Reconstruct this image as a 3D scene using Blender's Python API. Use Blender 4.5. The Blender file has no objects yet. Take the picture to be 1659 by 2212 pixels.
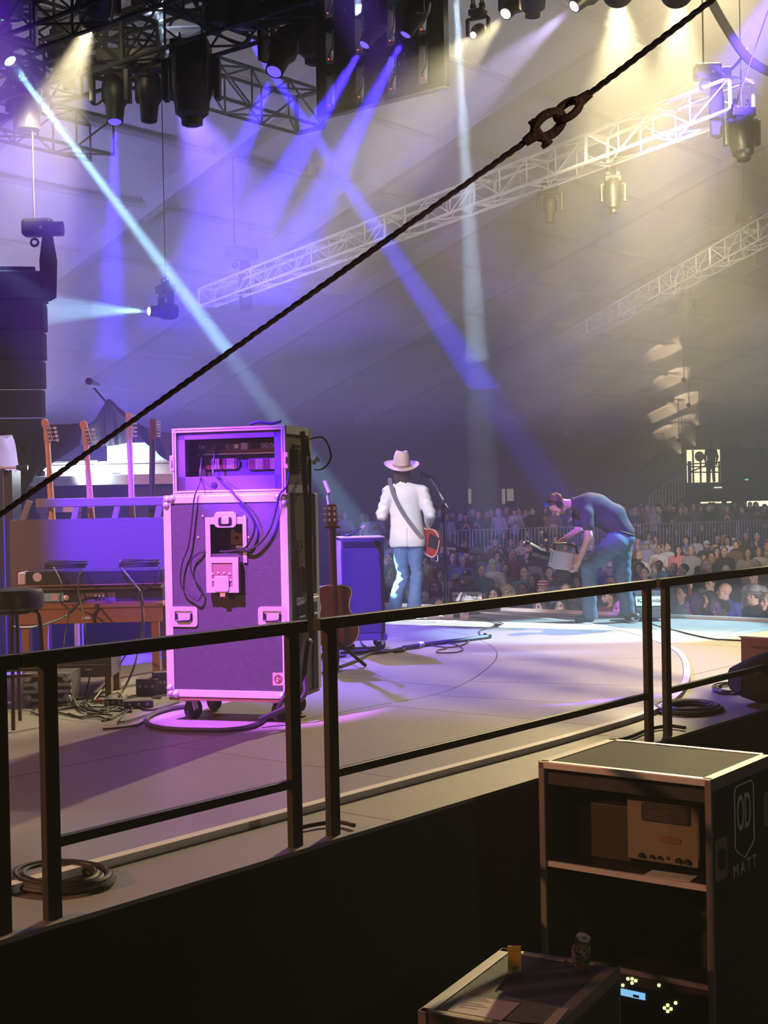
import bpy, math, random
import numpy as np
from mathutils import Vector as V, Matrix as M3, Euler
scene = bpy.context.scene
COL = scene.collection
PI = math.pi
# ---------------------------------------------------------------- camera
F_PX, CAM_H = 3050.0, 1.40
YAW, PITCH, ROLL = math.radians(39.2), math.radians(0.53), math.radians(1.1)
fw = V((-math.sin(YAW) * math.cos(PITCH), math.cos(YAW) * math.cos(PITCH), -math.sin(PITCH)))
rt = V((math.cos(YAW), math.sin(YAW), 0))
up = rt.cross(fw)
rt, up = rt * math.cos(ROLL) - up * math.sin(ROLL), up * math.cos(ROLL) + rt * math.sin(ROLL)
cam_data = bpy.data.cameras.new('camera')
cam = bpy.data.objects.new('camera', cam_data)
COL.objects.link(cam)
EYE = V((0, 0, CAM_H))
cam.matrix_world = M3(((rt.x, up.x, -fw.x, 0), (rt.y, up.y, -fw.y, 0), (rt.z, up.z, -fw.z, CAM_H), (0, 0, 0, 1)))
cam_data.sensor_fit = 'HORIZONTAL'
cam_data.sensor_width = 36.0
cam_data.lens = 36.0 * F_PX / 1659.0
cam_data.clip_start, cam_data.clip_end = 0.05, 300
scene.camera = cam
# ---------------------------------------------------------------- world: a closed tent, only haze in its air
HAZE = 0.008                                           # thin haze everywhere; a thicker layer hangs above the stage (further down)
HAZE_UP = 0.027
world = bpy.data.worlds.new('world')
scene.world = world
world.use_nodes = True
wn = world.node_tree
wn.nodes.clear()
w_out = wn.nodes.new('ShaderNodeOutputWorld')
w_bg = wn.nodes.new('ShaderNodeBackground')
w_bg.inputs['Color'].default_value = (0.05, 0.05, 0.09, 1)
w_bg.inputs['Strength'].default_value = 0.02
w_vol = wn.nodes.new('ShaderNodeVolumeScatter')
w_vol.inputs['Color'].default_value = (0.97, 0.98, 1.0, 1)
w_vol.inputs['Density'].default_value = HAZE
w_vol.inputs['Anisotropy'].default_value = 0.0
wn.links.new(w_bg.outputs[0], w_out.inputs['Surface'])
wn.links.new(w_vol.outputs[0], w_out.inputs['Volume'])
# ---------------------------------------------------------------- view
vs = scene.view_settings
scene.display_settings.display_device = 'sRGB'
vs.view_transform, vs.look, vs.exposure, vs.gamma, vs.use_curve_mapping = 'Standard', 'None', 0.0, 1.0, False
cy = scene.cycles
cy.max_bounces, cy.diffuse_bounces, cy.glossy_bounces, cy.volume_bounces = 4, 2, 2, 0
cy.transmission_bounces, cy.transparent_max_bounces = 2, 6
cy.use_denoising = True
cy.adaptive_threshold = 0.015
cy.sample_clamp_indirect = 4.0
cy.caustics_reflective = cy.caustics_refractive = False

# ---------------------------------------------------------------- measuring helpers (a sight line of the camera -> a place in the tent)
def ray(px, py):
    return (fw * F_PX + rt * (px - 829.5) - up * (py - 1106.0)) / F_PX
def on_z(px, py, z):
    d = ray(px, py)
    return EYE + d * ((z - CAM_H) / d.z)
def on_y(px, py, y):
    d = ray(px, py)
    return EYE + d * (y / d.y)
def at_d(px, py, d):
    return EYE + ray(px, py) * d

# ---------------------------------------------------------------- lamps
def spot(name, loc, target, power, color, deg, blend=0.3, radius=0.06, parent=None):
    l = bpy.data.lights.new(name, 'SPOT')
    l.energy, l.color, l.spot_size, l.spot_blend, l.shadow_soft_size = power, color, math.radians(deg), blend, radius
    o = bpy.data.objects.new(name, l)
    COL.objects.link(o)
    loc, target = V(loc), V(target)
    o.location = loc
    o.rotation_euler = (target - loc).to_track_quat('-Z', 'Y').to_euler()
    if parent:
        o.parent = parent
        o.location = loc - parent.location
    return o
BLUE, CYAN, WARM, PINK = (0.05, 0.02, 1.0), (0.35, 0.72, 1.0), (1.0, 0.82, 0.5), (1.0, 0.42, 0.62)
# washes of the rig that hangs outside the picture: front truss over the audience, upstage truss, side towers; plus added fills without a fixture
spot('front_wash_lamp', (-11.5, 24, 11.6), (-5.0, 7.6, 0), 32000, (1.0, 0.79, 0.40), 26, 0.4, 0.15)
spot('key_lamp_upstage', (-6.3, 2.6, 6.8), (-6.55, 6.08, 1.12), 17500, (0.56, 0.12, 1.0), 11.8, 0.4, 0.08)
spot('side_lamp_amber', (-9.5, -5.0, 4.2), (-4.6, 5.0, 0.3), 2700, (1.0, 0.40, 0.18), 30, 0.6, 0.12)
spot('blue_lamp_upstage', (-9.5, 0.5, 6.2), (-6.45, 6.3, 1.72), 90000, (0.12, 0.01, 1.0), 5.5, 0.6, 0.06)
spot('singer_back_lamp', (-7.5, 1.0, 6.8), (-10.2, 13.0, 1.2), 11500, (0.92, 0.88, 1.0), 10, 0.5, 0.08)
spot('floor_lamp_cyan', (-3.5, 20.0, 8.2), on_z(1345, 1355, 0), 30000, (0.45, 0.80, 1.0), 15, 0.35, 0.06)
spot('floor_lamp_white', (-2.0, 14.1, 0.85), on_z(1180, 1352, 0), 90000, (0.80, 0.92, 1.0), 5.5, 0.3, 0.04)
spot('stage_blue_lamp', (-15.0, 14.0, 7.2), on_z(890, 1400, 0), 17000, (0.22, 0.12, 1.0), 28, 0.5, 0.1)
spot('stage_left_blue_lamp', (-6.0, 3.0, 7.2), (-8.9, 7.7, 1.05), 26000, (0.10, 0.01, 1.0), 11, 0.6, 0.08)
spot('blue_haze_fill', at_d(-620, 760, 22), at_d(300, 740, 31), 17000, (0.22, 0.18, 1.0), 70, 0.9, 0.15)  # added unseen flood, tints the haze at left blue
spot('roof_fill', (-22.0, 10.0, 0.8), (-20.0, 21.0, 10.5), 2900, (0.92, 0.88, 1.0), 110, 0.9, 0.3)  # added unseen uplight, stands in for light bounced onto the roof
spot('roof_fill_house', (-3.0, 16.5, -1.0), (-15.0, 26.0, 11.0), 2500, (0.98, 0.90, 0.92), 100, 0.9, 0.3)  # added roof fill from the house side, no fixture
spot('crowd_fill', (-14.0, 12.5, 8.0), (-16.0, 30.0, -1.0), 1000, (0.70, 0.74, 1.0), 60, 0.8, 0.2)  # added bluish fill over the crowd
spot('truss_fill', (-7.0, 11.5, 7.6), (-19.0, 24.0, 6.8), 4200, (0.95, 0.9, 1.0), 40, 0.9, 0.1)  # added spot that brightens the white truss
spot('backstage_fill', (3.2, 1.6, 2.6), (-2.2, 3.9, 0.6), 120, (1.0, 0.84, 0.76), 95, 0.8, 0.1)  # added dim fill for rack, rope and low case
spot('roof_fill_side', (-5.6, 17.5, 7.2), (-16.0, 23.5, 12.2), 3000, (1.0, 0.92, 0.90), 60, 0.9, 0.3)  # added fill that brightens the middle of the roof
spot('cameraman_blue_fill', (-6.0, 5.0, 7.0), at_d(1310, 1090, 15.8), 16000, (0.28, 0.10, 1.0), 7, 0.6, 0.06)  # added spot for the blue on the cameraman's back
spot('side_lamp_amber_rear', (-10.2, -4.2, 4.6), (-9.2, 7.4, 1.3), 5200, (1.0, 0.42, 0.32), 17, 0.6, 0.1)
spot('cabinet_blue_fill', (-8.6, 3.4, 6.6), at_d(782, 1275, 13.2), 42000, (0.10, 0.03, 1.0), 6.5, 0.5, 0.06)  # added spot that turns the cabinet blue
# ---------------------------------------------------------------- materials
MATS = {}
def mat(name, color, rough=0.6, metal=0.0, emit=None, es=1.0, noise=0.0, nscale=8.0, bump=0.0, bscale=60.0, spec=0.5, alpha=None):
    if name in MATS:
        return MATS[name]
    m = bpy.data.materials.new(name)
    m.use_nodes = True
    nt = m.node_tree
    b = nt.nodes['Principled BSDF']
    b.inputs['Base Color'].default_value = (*color, 1)
    b.inputs['Roughness'].default_value = rough
    b.inputs['Metallic'].default_value = metal
    b.inputs['Specular IOR Level'].default_value = spec
    if emit:
        b.inputs['Emission Color'].default_value = (*emit, 1)
        b.inputs['Emission Strength'].default_value = es
    tc = None
    if noise or bump:
        tc = nt.nodes.new('ShaderNodeTexCoord')
    if noise:
        n = nt.nodes.new('ShaderNodeTexNoise')
        n.inputs['Scale'].default_value = nscale
        n.inputs['Detail'].default_value = 4
        nt.links.new(tc.outputs['Object'], n.inputs['Vector'])
        r = nt.nodes.new('ShaderNodeMix')
        r.data_type = 'RGBA'
        r.inputs[6].default_value = (*[c * (1 - noise) for c in color], 1)
        r.inputs[7].default_value = (*[min(1, c * (1 + noise)) for c in color], 1)
        nt.links.new(n.outputs['Fac'], r.inputs[0])
        nt.links.new(r.outputs[2], b.inputs['Base Color'])
    if bump:
        n2 = nt.nodes.new('ShaderNodeTexNoise')
        n2.inputs['Scale'].default_value = bscale
        nt.links.new(tc.outputs['Object'], n2.inputs['Vector'])
        bp = nt.nodes.new('ShaderNodeBump')
        bp.inputs['Strength'].default_value = bump
        bp.inputs['Distance'].default_value = 0.01
        nt.links.new(n2.outputs['Fac'], bp.inputs['Height'])
        nt.links.new(bp.outputs[0], b.inputs['Normal'])
    MATS[name] = m
    return m
m_black = mat('black_paint', (0.012, 0.012, 0.013), 0.5)
m_blackmetal = mat('black_metal', (0.02, 0.02, 0.022), 0.42, 0.3)
m_rubber = mat('rubber', (0.018, 0.017, 0.017), 0.75)
m_carpet = mat('case_laminate', (0.045, 0.042, 0.05), 0.7, noise=0.35, nscale=30, bump=0.3, bscale=180)
m_grey_lam = mat('worn_grey_laminate', (0.10, 0.105, 0.095), 0.75, noise=0.4, nscale=9, bump=0.2, bscale=90)
m_alu = mat('aluminium', (0.78, 0.76, 0.76), 0.42, 0.3, noise=0.12, nscale=14)
m_steel = mat('zinc_steel', (0.80, 0.78, 0.78), 0.36, 0.55)
m_white = mat('white_paint', (0.8, 0.8, 0.8), 0.5)
m_wood = mat('brown_wood', (0.24, 0.11, 0.06), 0.5, noise=0.3, nscale=6)
m_maple = mat('maple', (0.62, 0.33, 0.16), 0.4, noise=0.15, nscale=10)
m_mahog = mat('mahogany', (0.17, 0.05, 0.035), 0.3, noise=0.25, nscale=7)
m_screen = mat('lit_screen', (0.02, 0.05, 0.1), 0.3, emit=(0.25, 0.62, 1.0), es=0.9)
m_cable = mat('cable_black', (0.025, 0.024, 0.024), 0.55)
m_rust = mat('rusty_steel', (0.30, 0.15, 0.10), 0.7, 0.2, noise=0.4, nscale=40, bump=0.4, bscale=120)
m_rope = mat('wire_rope', (0.24, 0.15, 0.13), 0.6, 0.2, noise=0.4, nscale=80)
m_rail = mat('black_rail_steel', (0.035, 0.030, 0.026), 0.5, 0.25, noise=0.25, nscale=12)
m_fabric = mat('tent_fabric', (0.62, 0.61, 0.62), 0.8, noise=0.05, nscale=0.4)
m_truss_w = mat('aluminium_truss', (0.85, 0.84, 0.86), 0.5, 0.0)
m_profile = mat('tent_profile', (0.40, 0.39, 0.41), 0.7)
m_dark_cloth = mat('dark_cloth', (0.075, 0.085, 0.09), 0.9, noise=0.2, nscale=5)
m_skirt = mat('black_drape', (0.010, 0.010, 0.011), 0.95)
m_amber = mat('orange_cap', (0.9, 0.3, 0.05), 0.5)

# ---------------------------------------------------------------- mesh builder
def frame(d, hint=None):
    d = V(d).normalized()
    h = V(hint) if hint is not None else (V((0, 0, 1)) if abs(d.z) < 0.95 else V((1, 0, 0)))
    x = h.cross(d).normalized() if h.cross(d).length > 1e-6 else V((1, 0, 0))
    y = d.cross(x)
    return x, y, d
class MB:
    def __init__(s):
        s.v, s.f, s.m = [], [], []
    def add(s, vs, fs, mi=0, X=None):
        o = len(s.v)
        s.v += [tuple(X @ V(p)) if X is not None else tuple(p) for p in vs]
        s.f += [tuple(i + o for i in f) for f in fs]
        s.m += [mi] * len(fs)
        return s
    def box(s, c, d, mi=0, X=None, R=None):
        x, y, z = d[0] / 2, d[1] / 2, d[2] / 2
        c = V(c)
        p = [V((a, b, e)) for a in (-x, x) for b in (-y, y) for e in (-z, z)]
        if R is not None:
            p = [R @ q for q in p]
        return s.add([q + c for q in p], [(0, 1, 3, 2), (4, 6, 7, 5), (0, 4, 5, 1), (2, 3, 7, 6), (0, 2, 6, 4), (1, 5, 7, 3)], mi, X)
    def bar(s, a, b, w, h, mi=0, hint=None, X=None):
        a, b = V(a), V(b)
        x, y, d = frame(b - a, hint)
        p = [q + x * sx * w / 2 + y * sy * h / 2 for q in (a, b) for sx, sy in ((-1, -1), (1, -1), (1, 1), (-1, 1))]
        return s.add(p, [(3, 2, 1, 0), (4, 5, 6, 7), (0, 1, 5, 4), (1, 2, 6, 5), (2, 3, 7, 6), (3, 0, 4, 7)], mi, X)
    def cyl(s, a, b, r0, r1=None, n=12, mi=0, X=None, caps=True):
        r1 = r0 if r1 is None else r1
        a, b = V(a), V(b)
        x, y, d = frame(b - a)
        p = []
        for q, r in ((a, r0), (b, r1)):
            for i in range(n):
                t = 2 * PI * i / n
                p.append(q + x * (math.cos(t) * r) + y * (math.sin(t) * r))
        f = [(i, (i + 1) % n, n + (i + 1) % n, n + i) for i in range(n)]
        if caps:
            f += [tuple(range(n - 1, -1, -1)), tuple(range(n, 2 * n))]
        return s.add(p, f, mi, X)
    def tube(s, pts, r, n=6, mi=0, closed=False, X=None):
        pts = [V(p) for p in pts]
        N = len(pts)
        p, x = [], None
        for i, q in enumerate(pts):
            t = (pts[(i + 1) % N] - pts[i - 1]) if closed else (pts[min(i + 1, N - 1)] - pts[max(i - 1, 0)])
            t = t.normalized() if t.length > 1e-9 else V((0, 0, 1))
            if x is None:
                x = frame(t)[0]
            x = (x - t * x.dot(t)).normalized()
            y = t.cross(x)
            rr = r[i] if isinstance(r, (list, tuple)) else r
            p += [q + x * (math.cos(2 * PI * k / n) * rr) + y * (math.sin(2 * PI * k / n) * rr) for k in range(n)]
        f = []
        for i in range(N if closed else N - 1):
            j = (i + 1) % N
            f += [(i * n + k, i * n + (k + 1) % n, j * n + (k + 1) % n, j * n + k) for k in range(n)]
        if not closed:
            f += [tuple(range(n - 1, -1, -1)), tuple(range((N - 1) * n, N * n))]
        return s.add(p, f, mi, X)
    def lathe(s, prof, o=(0, 0, 0), d=(0, 0, 1), n=16, mi=0, X=None):
        o = V(o)
        x, y, d = frame(d)
        p = []
        for r, z in prof:
            p += [o + d * z + x * (math.cos(2 * PI * k / n) * r) + y * (math.sin(2 * PI * k / n) * r) for k in range(n)]
        f = []
        for i in range(len(prof) - 1):
            f += [(i * n + k, i * n + (k + 1) % n, (i + 1) * n + (k + 1) % n, (i + 1) * n + k) for k in range(n)]
        f += [tuple(range(n - 1, -1, -1)), tuple(range((len(prof) - 1) * n, len(prof) * n))]
        return s.add(p, f, mi, X)
    def prism(s, poly, y0, y1, mi=0, X=None):       # poly in local XZ, pushed along Y
        n = len(poly)
        p = [(a, y0, b) for a, b in poly] + [(a, y1, b) for a, b in poly]
        f = [tuple(range(n)), tuple(range(2 * n - 1, n - 1, -1))] + [((i + 1) % n, i, n + i, n + (i + 1) % n) for i in range(n)]
        return s.add(p, f, mi, X)
    def slab(s, poly, z0, z1, mi=0, X=None):        # poly in local XY, pushed along Z
        n = len(poly)
        p = [(a, b, z0) for a, b in poly] + [(a, b, z1) for a, b in poly]
        f = [tuple(range(n - 1, -1, -1)), tuple(range(n, 2 * n))] + [(i, (i + 1) % n, n + (i + 1) % n, n + i) for i in range(n)]
        return s.add(p, f, mi, X)
    def sheet(s, rows, t=0.0, mi=0, X=None):        # grid of points, optional thickness
        R, C = len(rows), len(rows[0])
        p = [V(q) for r in rows for q in r]
        f = [(i * C + j, i * C + j + 1, (i + 1) * C + j + 1, (i + 1) * C + j) for i in range(R - 1) for j in range(C - 1)]
        return s.add(p, f, mi, X)
    def mesh(s, name, mats):
        me = bpy.data.meshes.new(name)
        me.from_pydata(s.v, [], s.f)
        for m in (mats if isinstance(mats, (list, tuple)) else [mats]):
            if m: me.materials.append(m)
        if max(s.m, default=0) > 0:
            me.polygons.foreach_set('material_index', s.m)
        return me
    def build(s, name, mats, parent=None, smooth=False, bevel=0.0, thick=0.0, recalc=True):
        me = s.mesh(name, mats)
        if recalc:
            import bmesh
            bm = bmesh.new()
            bm.from_mesh(me)
            bmesh.ops.recalc_face_normals(bm, faces=bm.faces)
            bm.to_mesh(me)
            bm.free()
        if smooth:
            me.polygons.foreach_set('use_smooth', [True] * len(me.polygons))
            me.set_sharp_from_angle(angle=math.radians(38))
        o = bpy.data.objects.new(name, me)
        COL.objects.link(o)
        o.parent = parent
        if thick:
            k = o.modifiers.new('solid', 'SOLIDIFY')
            k.thickness = thick
        if bevel:
            k = o.modifiers.new('bevel', 'BEVEL')
            k.width, k.segments, k.limit_method, k.angle_limit = bevel, 2, 'ANGLE', math.radians(40)
        return o
def tag(o, label=None, cat=None, group=None, kind=None):
    if label: o['label'] = label
    if cat: o['category'] = cat
    if group: o['group'] = group
    if kind: o['kind'] = kind
    return o
def thing(name, label, cat, loc=(0, 0, 0), rz=0.0, group=None):
    o = bpy.data.objects.new(name, None)
    o.empty_display_size = 0.1
    COL.objects.link(o)
    o.location = loc
    o.rotation_euler = (0, 0, rz)
    return tag(o, label, cat, group)
def piece(name, me, parent, mtx=None):               # another object on shared mesh data
    o = bpy.data.objects.new(name, me)
    COL.objects.link(o)
    o.parent = parent
    if mtx is not None:
        o.matrix_local = mtx
    return o
def copy_tree(o, parent=None):
    c = o.copy()
    COL.objects.link(c)
    c.parent = parent
    for ch in o.children:
        copy_tree(ch, c)
    return c
def arc(cx, cz, r, a0, a1, n):
    return [(cx + r * math.cos(math.radians(a0 + (a1 - a0) * i / n)), cz + r * math.sin(math.radians(a0 + (a1 - a0) * i / n))) for i in range(n + 1)]
def rrect(w, h, r, n=4, cx=0, cz=0):
    p = []
    for sx, sz, a in ((1, 1, 0), (-1, 1, 90), (-1, -1, 180), (1, -1, 270)):
        p += arc(cx + sx * (w / 2 - r), cz + sz * (h / 2 - r), r, a, a + 90, n)
    return p
def smooth_pts(pts, n=8, closed=False):
    pts = [V(p) for p in pts]
    N = len(pts)
    out = []
    for i in range(N if closed else N - 1):
        g = (lambda k: pts[k % N]) if closed else (lambda k: pts[max(0, min(N - 1, k))])
        a, b, c, d = g(i - 1), g(i), g(i + 1), g(i + 2)
        for k in range(n):
            t = k / n
            out.append(0.5 * ((2 * b) + (c - a) * t + (2 * a - 5 * b + 4 * c - d) * t * t + (3 * b - a - 3 * c + d) * t ** 3))
    if not closed:
        out.append(pts[-1])
    return out
def text(name, body, size, m, parent, mtx, ext=0.002):
    c = bpy.data.curves.new(name, 'FONT')
    c.body, c.size, c.extrude, c.align_x, c.align_y = body, size, ext, 'CENTER', 'CENTER'
    c.materials.append(m)
    tmp = bpy.data.objects.new(name, c)
    COL.objects.link(tmp)
    me = bpy.data.meshes.new_from_object(tmp.evaluated_get(bpy.context.evaluated_depsgraph_get()))
    bpy.data.objects.remove(tmp)
    o = bpy.data.objects.new(name, me)
    COL.objects.link(o)
    o.parent = parent
    o.matrix_local = mtx
    return o
def basis(o, x, y, z):
    x, y, z = V(x), V(y), V(z)
    return M3(((x.x, y.x, z.x, o[0]), (x.y, y.y, z.y, o[1]), (x.z, y.z, z.z, o[2]), (0, 0, 0, 1)))
# ================================================================= the setting
GZ = -1.60                                            # ground
m_ground = mat('dark_ground', (0.03, 0.03, 0.032), 0.9, noise=0.2)
tag(MB().box((-17, 32, GZ - 0.1), (66, 100, 0.2)).build('ground', m_ground), kind='structure')
m_deck = mat('stage_deck_paint', (0.30, 0.275, 0.25), 0.40, noise=0.16, nscale=1.6, bump=0.12, bscale=25)
m_deck2 = mat('stage_outer_deck_paint', (0.26, 0.24, 0.225), 0.55, noise=0.16, nscale=1.9, bump=0.12, bscale=25)
m_edge = mat('white_edge_trim', (0.82, 0.80, 0.76), 0.5)
m_seam = mat('seam_dark', (0.05, 0.045, 0.04), 0.9)  # dark tone of the base under the open joints
XE, YF = -3.93, 14.62                                  # side edge and front edge of the stage
# outer deck, laid in panels with open joints
deck = thing('floor', 'floor', None, (0, 0, 0))
deck.pop('category', None) if 'category' in deck else None
tag(deck, kind='structure')
del deck['label']
MB().box((XE / 2 - 9.5, (YF - 8) / 2 + 0.0, -0.11), (-(-19 - XE) , YF + 8 - 0.02, 0.10)).build('deck_base', m_seam, deck)
pan = {}
x = XE
while x > -19:
    y = YF
    while y > -8:
        w, d = min(1.22, x + 19), min(2.44, y + 8)
        key = (round(w, 2), round(d, 2))
        if key not in pan:
            pan[key] = MB().box((0, 0, -0.045), (w - 0.008, d - 0.008, 0.03)).mesh('deck_panel', m_deck2)
        piece('deck_panel', pan[key], deck, M3.Translation((x - w / 2, y - d / 2, 0)))
        y -= 2.44
    x -= 1.22
MB().box(((XE - 19) / 2, YF + 0.015, -0.02), (-19 - XE, 0.03, 0.06)).build('front_trim', m_edge, deck)
# raised main platform: inner part and ring pieces, curved corner, white edge
def plat_curve(o=0.0):
    side = [(-4.36 + o * -1, y) for y in (-7.9, -4, 0, 3.3, 5.5, 7.2)]
    corner = [(-4.50, 8.5), (-5.16, 10.1), (-6.2, 11.75), (-7.8, 13.2), (-9.9, 14.05)]
    c = (-10.2, 7.0)
    corner = [(c[0] + (a - c[0]) * (1 - o / 6.2), c[1] + (b - c[1]) * (1 - o / 7.0)) for a, b in corner]
    half = side + corner
    pts = [V((a, b, 0)) for a, b in half]
    pts += [V((2 * c[0] - a, b, 0)) for a, b in reversed(half)]
    return [(p.x, p.y) for p in smooth_pts(pts, 6)]
outer, trim_in, ring_out, ring_in = plat_curve(0), plat_curve(0.055), plat_curve(0.06), plat_curve(1.75)
inner = plat_curve(1.758)
plat = thing('trim_1', None, None)
tag(plat, kind='structure')
def strip(a, b, z0, z1):
    m = MB()
    n = len(a)
    p = [(q[0], q[1], z) for z in (z0, z1) for q in a] + [(q[0], q[1], z) for z in (z0, z1) for q in b]
    f = []
    for i in range(n - 1):
        f += [(n + i, n + i + 1, 3 * n + i + 1, 3 * n + i), (i, i + 1, n + i + 1, n + i), (2 * n + i, 3 * n + i, 3 * n + i + 1, 2 * n + i + 1)]
    f += [(0, n, 3 * n, 2 * n), (n - 1, 2 * n - 1, 4 * n - 1, 3 * n - 1)]
    return m.add(p, f)
strip(outer, trim_in, -0.028, 0.004).build('edge_strip', m_edge, plat, smooth=True)
N = len(ring_out)
cuts = [0, 16, 24, 31, 35, 39, 45, 52, 58, 64, 71, 75, 79, 86, 94, N - 1]
for a, b in zip(cuts[:-1], cuts[1:]):
    if b <= a: continue
    ra, rb = ring_out[a:b + 1], ring_in[a:b + 1]
    def shr(L):
        q = [list(t) for t in L]
        for e, k in ((0, 1), (-1, -2)):
            dx, dy = q[k][0] - q[e][0], q[k][1] - q[e][1]
            l = math.hypot(dx, dy)
            q[e] = [q[e][0] + dx / l * 0.004, q[e][1] + dy / l * 0.004]
        return q
    strip(shr(ra), shr(rb), -0.03, 0.0).build('deck_panel', m_deck, plat)
# inner platform cut into rows across the stage
rows = [-7.9, -5.0, -2.2, 0.6, 3.2, 5.8, 8.4, 10.9, 13.0]
poly = inner
for y0, y1 in zip(rows[:-1], rows[1:]):
    def clip(P, yv, keep):
        out = []
        for i in range(len(P)):
            a, b = P[i - 1], P[i]
            ia, ib = (a[1] - yv) * keep >= 0, (b[1] - yv) * keep >= 0
            if ia != ib:
                t = (yv - a[1]) / (b[1] - a[1])
                out.append((a[0] + (b[0] - a[0]) * t, yv))
            if ib: out.append(b)
        return out
    P = clip(clip(poly, y0 + 0.004, 1), y1 - 0.004, -1)
    if len(P) >= 3:
        MB().slab(P, -0.03, 0.0).build('deck_panel', m_deck, plat)
# black skirt hanging from the stage edge
def pleats(a, b, z0, z1, n, amp):
    a, b = V(a), V(b)
    d = (b - a).normalized()
    nrm = V((d.y, -d.x, 0))
    rows = []
    for z in (z0, (z0 + z1) / 2, z1):
        rows.append([(*(a + (b - a) * (i / n) + nrm * amp * math.sin(i * 2.1) * (1 if z < z1 else 0.3)).xy, z) for i in range(n + 1)])
    return MB().sheet(rows)
tag(pleats((XE + 0.03, -8, 0), (XE + 0.03, YF + 0.1, 0), GZ, -0.035, 190, 0.018).build('stage_skirt', m_skirt, smooth=True), 'long black cloth skirt hanging below the side edge of the stage', 'skirt')
tag(pleats((-19, YF + 0.05, 0), (XE, YF + 0.05, 0), GZ, -0.06, 90, 0.012).build('stage_skirt', m_skirt, smooth=True), 'black cloth skirt across the audience front of the stage', 'skirt')
# ---------------- tent
SL, Z0, RX = 0.35, 17.5, -10.0                          # roof slope, height over x = 0, ridge
def roof_z(x): return Z0 + SL * x if x < RX else Z0 + SL * (2 * RX - x)
EX0, EX1 = -37.0, 17.0
RY = [22.75 + 5.24 * k for k in range(-6, 10)]
roof = thing('ceiling', None, None)
tag(roof, kind='structure')
ys = RY
for i in range(len(ys) - 1):
    for xa, xb in ((EX0, RX), (RX, EX1)):
        R = []
        for k in range(9):
            xx = xa + (xb - xa) * k / 8
            R.append([(xx, ys[i] + (ys[i + 1] - ys[i]) * j / 6, roof_z(xx) + 0.20 * (4 * (j / 6) * (1 - j / 6)) * -1 * 0.6 + 0.22) for j in range(7)])
        MB().sheet(R).build('fabric_panel', m_fabric, roof, smooth=True)
for i, y in enumerate(RY):
    for xa, xb in ((EX0, RX), (RX, EX1)):
        MB().bar((xa, y, roof_z(xa)), (xb, y, roof_z(xb)), 0.26, 0.50).build('rafter', m_profile, roof)
for k in range(-3, 7):
    xx = -20.8 - 2.43 * k
    for i in range(len(RY) - 1):
        if k % 1 == 0 and xx > EX0:
            MB().cyl((xx, RY[i], roof_z(xx) - 0.02), (xx, RY[i + 1], roof_z(xx) - 0.02), 0.075, n=6).build('purlin', m_profile, roof)
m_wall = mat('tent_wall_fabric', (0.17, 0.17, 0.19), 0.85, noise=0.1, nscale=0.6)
def wall(name, a, b, z0, zt, n=24):
    a, b = V(a), V(b)
    R = [[(*(a.lerp(b, i / n)).xy, z0 + (zt(a.lerp(b, i / n)) - z0) * k / 4) for i in range(n + 1)] for k in range(5)]
    o = MB().sheet(R).build(name, m_wall, smooth=True)
    return tag(o, kind='structure')
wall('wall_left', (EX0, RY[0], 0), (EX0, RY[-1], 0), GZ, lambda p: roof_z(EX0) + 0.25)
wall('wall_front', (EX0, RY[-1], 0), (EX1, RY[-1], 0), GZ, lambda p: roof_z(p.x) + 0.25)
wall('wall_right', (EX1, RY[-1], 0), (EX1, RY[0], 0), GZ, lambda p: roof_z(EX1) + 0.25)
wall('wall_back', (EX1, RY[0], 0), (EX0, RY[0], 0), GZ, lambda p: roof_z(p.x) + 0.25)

# haze hanging above the stage and the house, thicker than near the floor
hz = MB().box(((EX0 + EX1) / 2, (RY[0] + RY[-1]) / 2, 8.7), (EX1 - EX0 - 0.4, RY[-1] - RY[0] - 0.4, 11.0)).build('haze', None)
m_hz = bpy.data.materials.new('haze')
m_hz.use_nodes = True
m_hz.node_tree.nodes.clear()
_o = m_hz.node_tree.nodes.new('ShaderNodeOutputMaterial')
_v = m_hz.node_tree.nodes.new('ShaderNodeVolumeScatter')
_v.inputs['Density'].default_value = HAZE_UP
_v.inputs['Color'].default_value = (0.97, 0.98, 1.0, 1)
m_hz.node_tree.links.new(_v.outputs[0], _o.inputs['Volume'])
hz.data.materials.clear()
hz.data.materials.append(m_hz)
tag(hz, 'layer of stage haze hanging in the air under the tent roof', 'haze', kind='stuff')
# ================================================================= railing, wire rope
def on_x(px, py, x):
    d = ray(px, py)
    return EYE + d * (x / d.x)
RXX = -3.99
def railing(y0, y1, label, ext=0.0):
    t = thing('railing_panel', label, 'railing', (RXX, (y0 + y1) / 2, -0.03), 0, 'black railing panels along the stage edge')
    L = (y1 - y0) / 2
    for s in (-1, 1):
        MB().box((0, s * (L - 0.03), 0.435), (0.034, 0.06, 0.89)).build('post', m_rail, t, bevel=0.003)
    MB().box((0, -ext / 2, 0.905), (0.045, 2 * L + 0.10 + ext, 0.05)).build('top_rail', m_rail, t, bevel=0.004)
    MB().box((0, 0, 0.262), (0.032, 2 * L - 0.12, 0.036)).build('mid_rail', m_rail, t, bevel=0.003)
    return t
pA0, pA1 = on_x(108, 1700, RXX).y, on_x(634, 1600, RXX).y
pB0, pB1 = on_x(716, 1600, RXX).y, on_x(1400, 1450, RXX).y
pC0 = on_x(1440, 1450, RXX).y
pA_ = on_x(-2, 1700, RXX).y
railing(pA_ - 2.7, pA_ + 0.03, 'black railing panel leaving the left border of the picture, beside the near cable coil')
railing(pA0 - 0.03, pA1 + 0.03, 'short black railing panel standing in front of the stool and flight case', pA0 - pA_ - 0.17)
railing(pB0 - 0.03, pB1 + 0.03, 'long black railing panel in front of the acoustic guitar and open stage')
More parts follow.
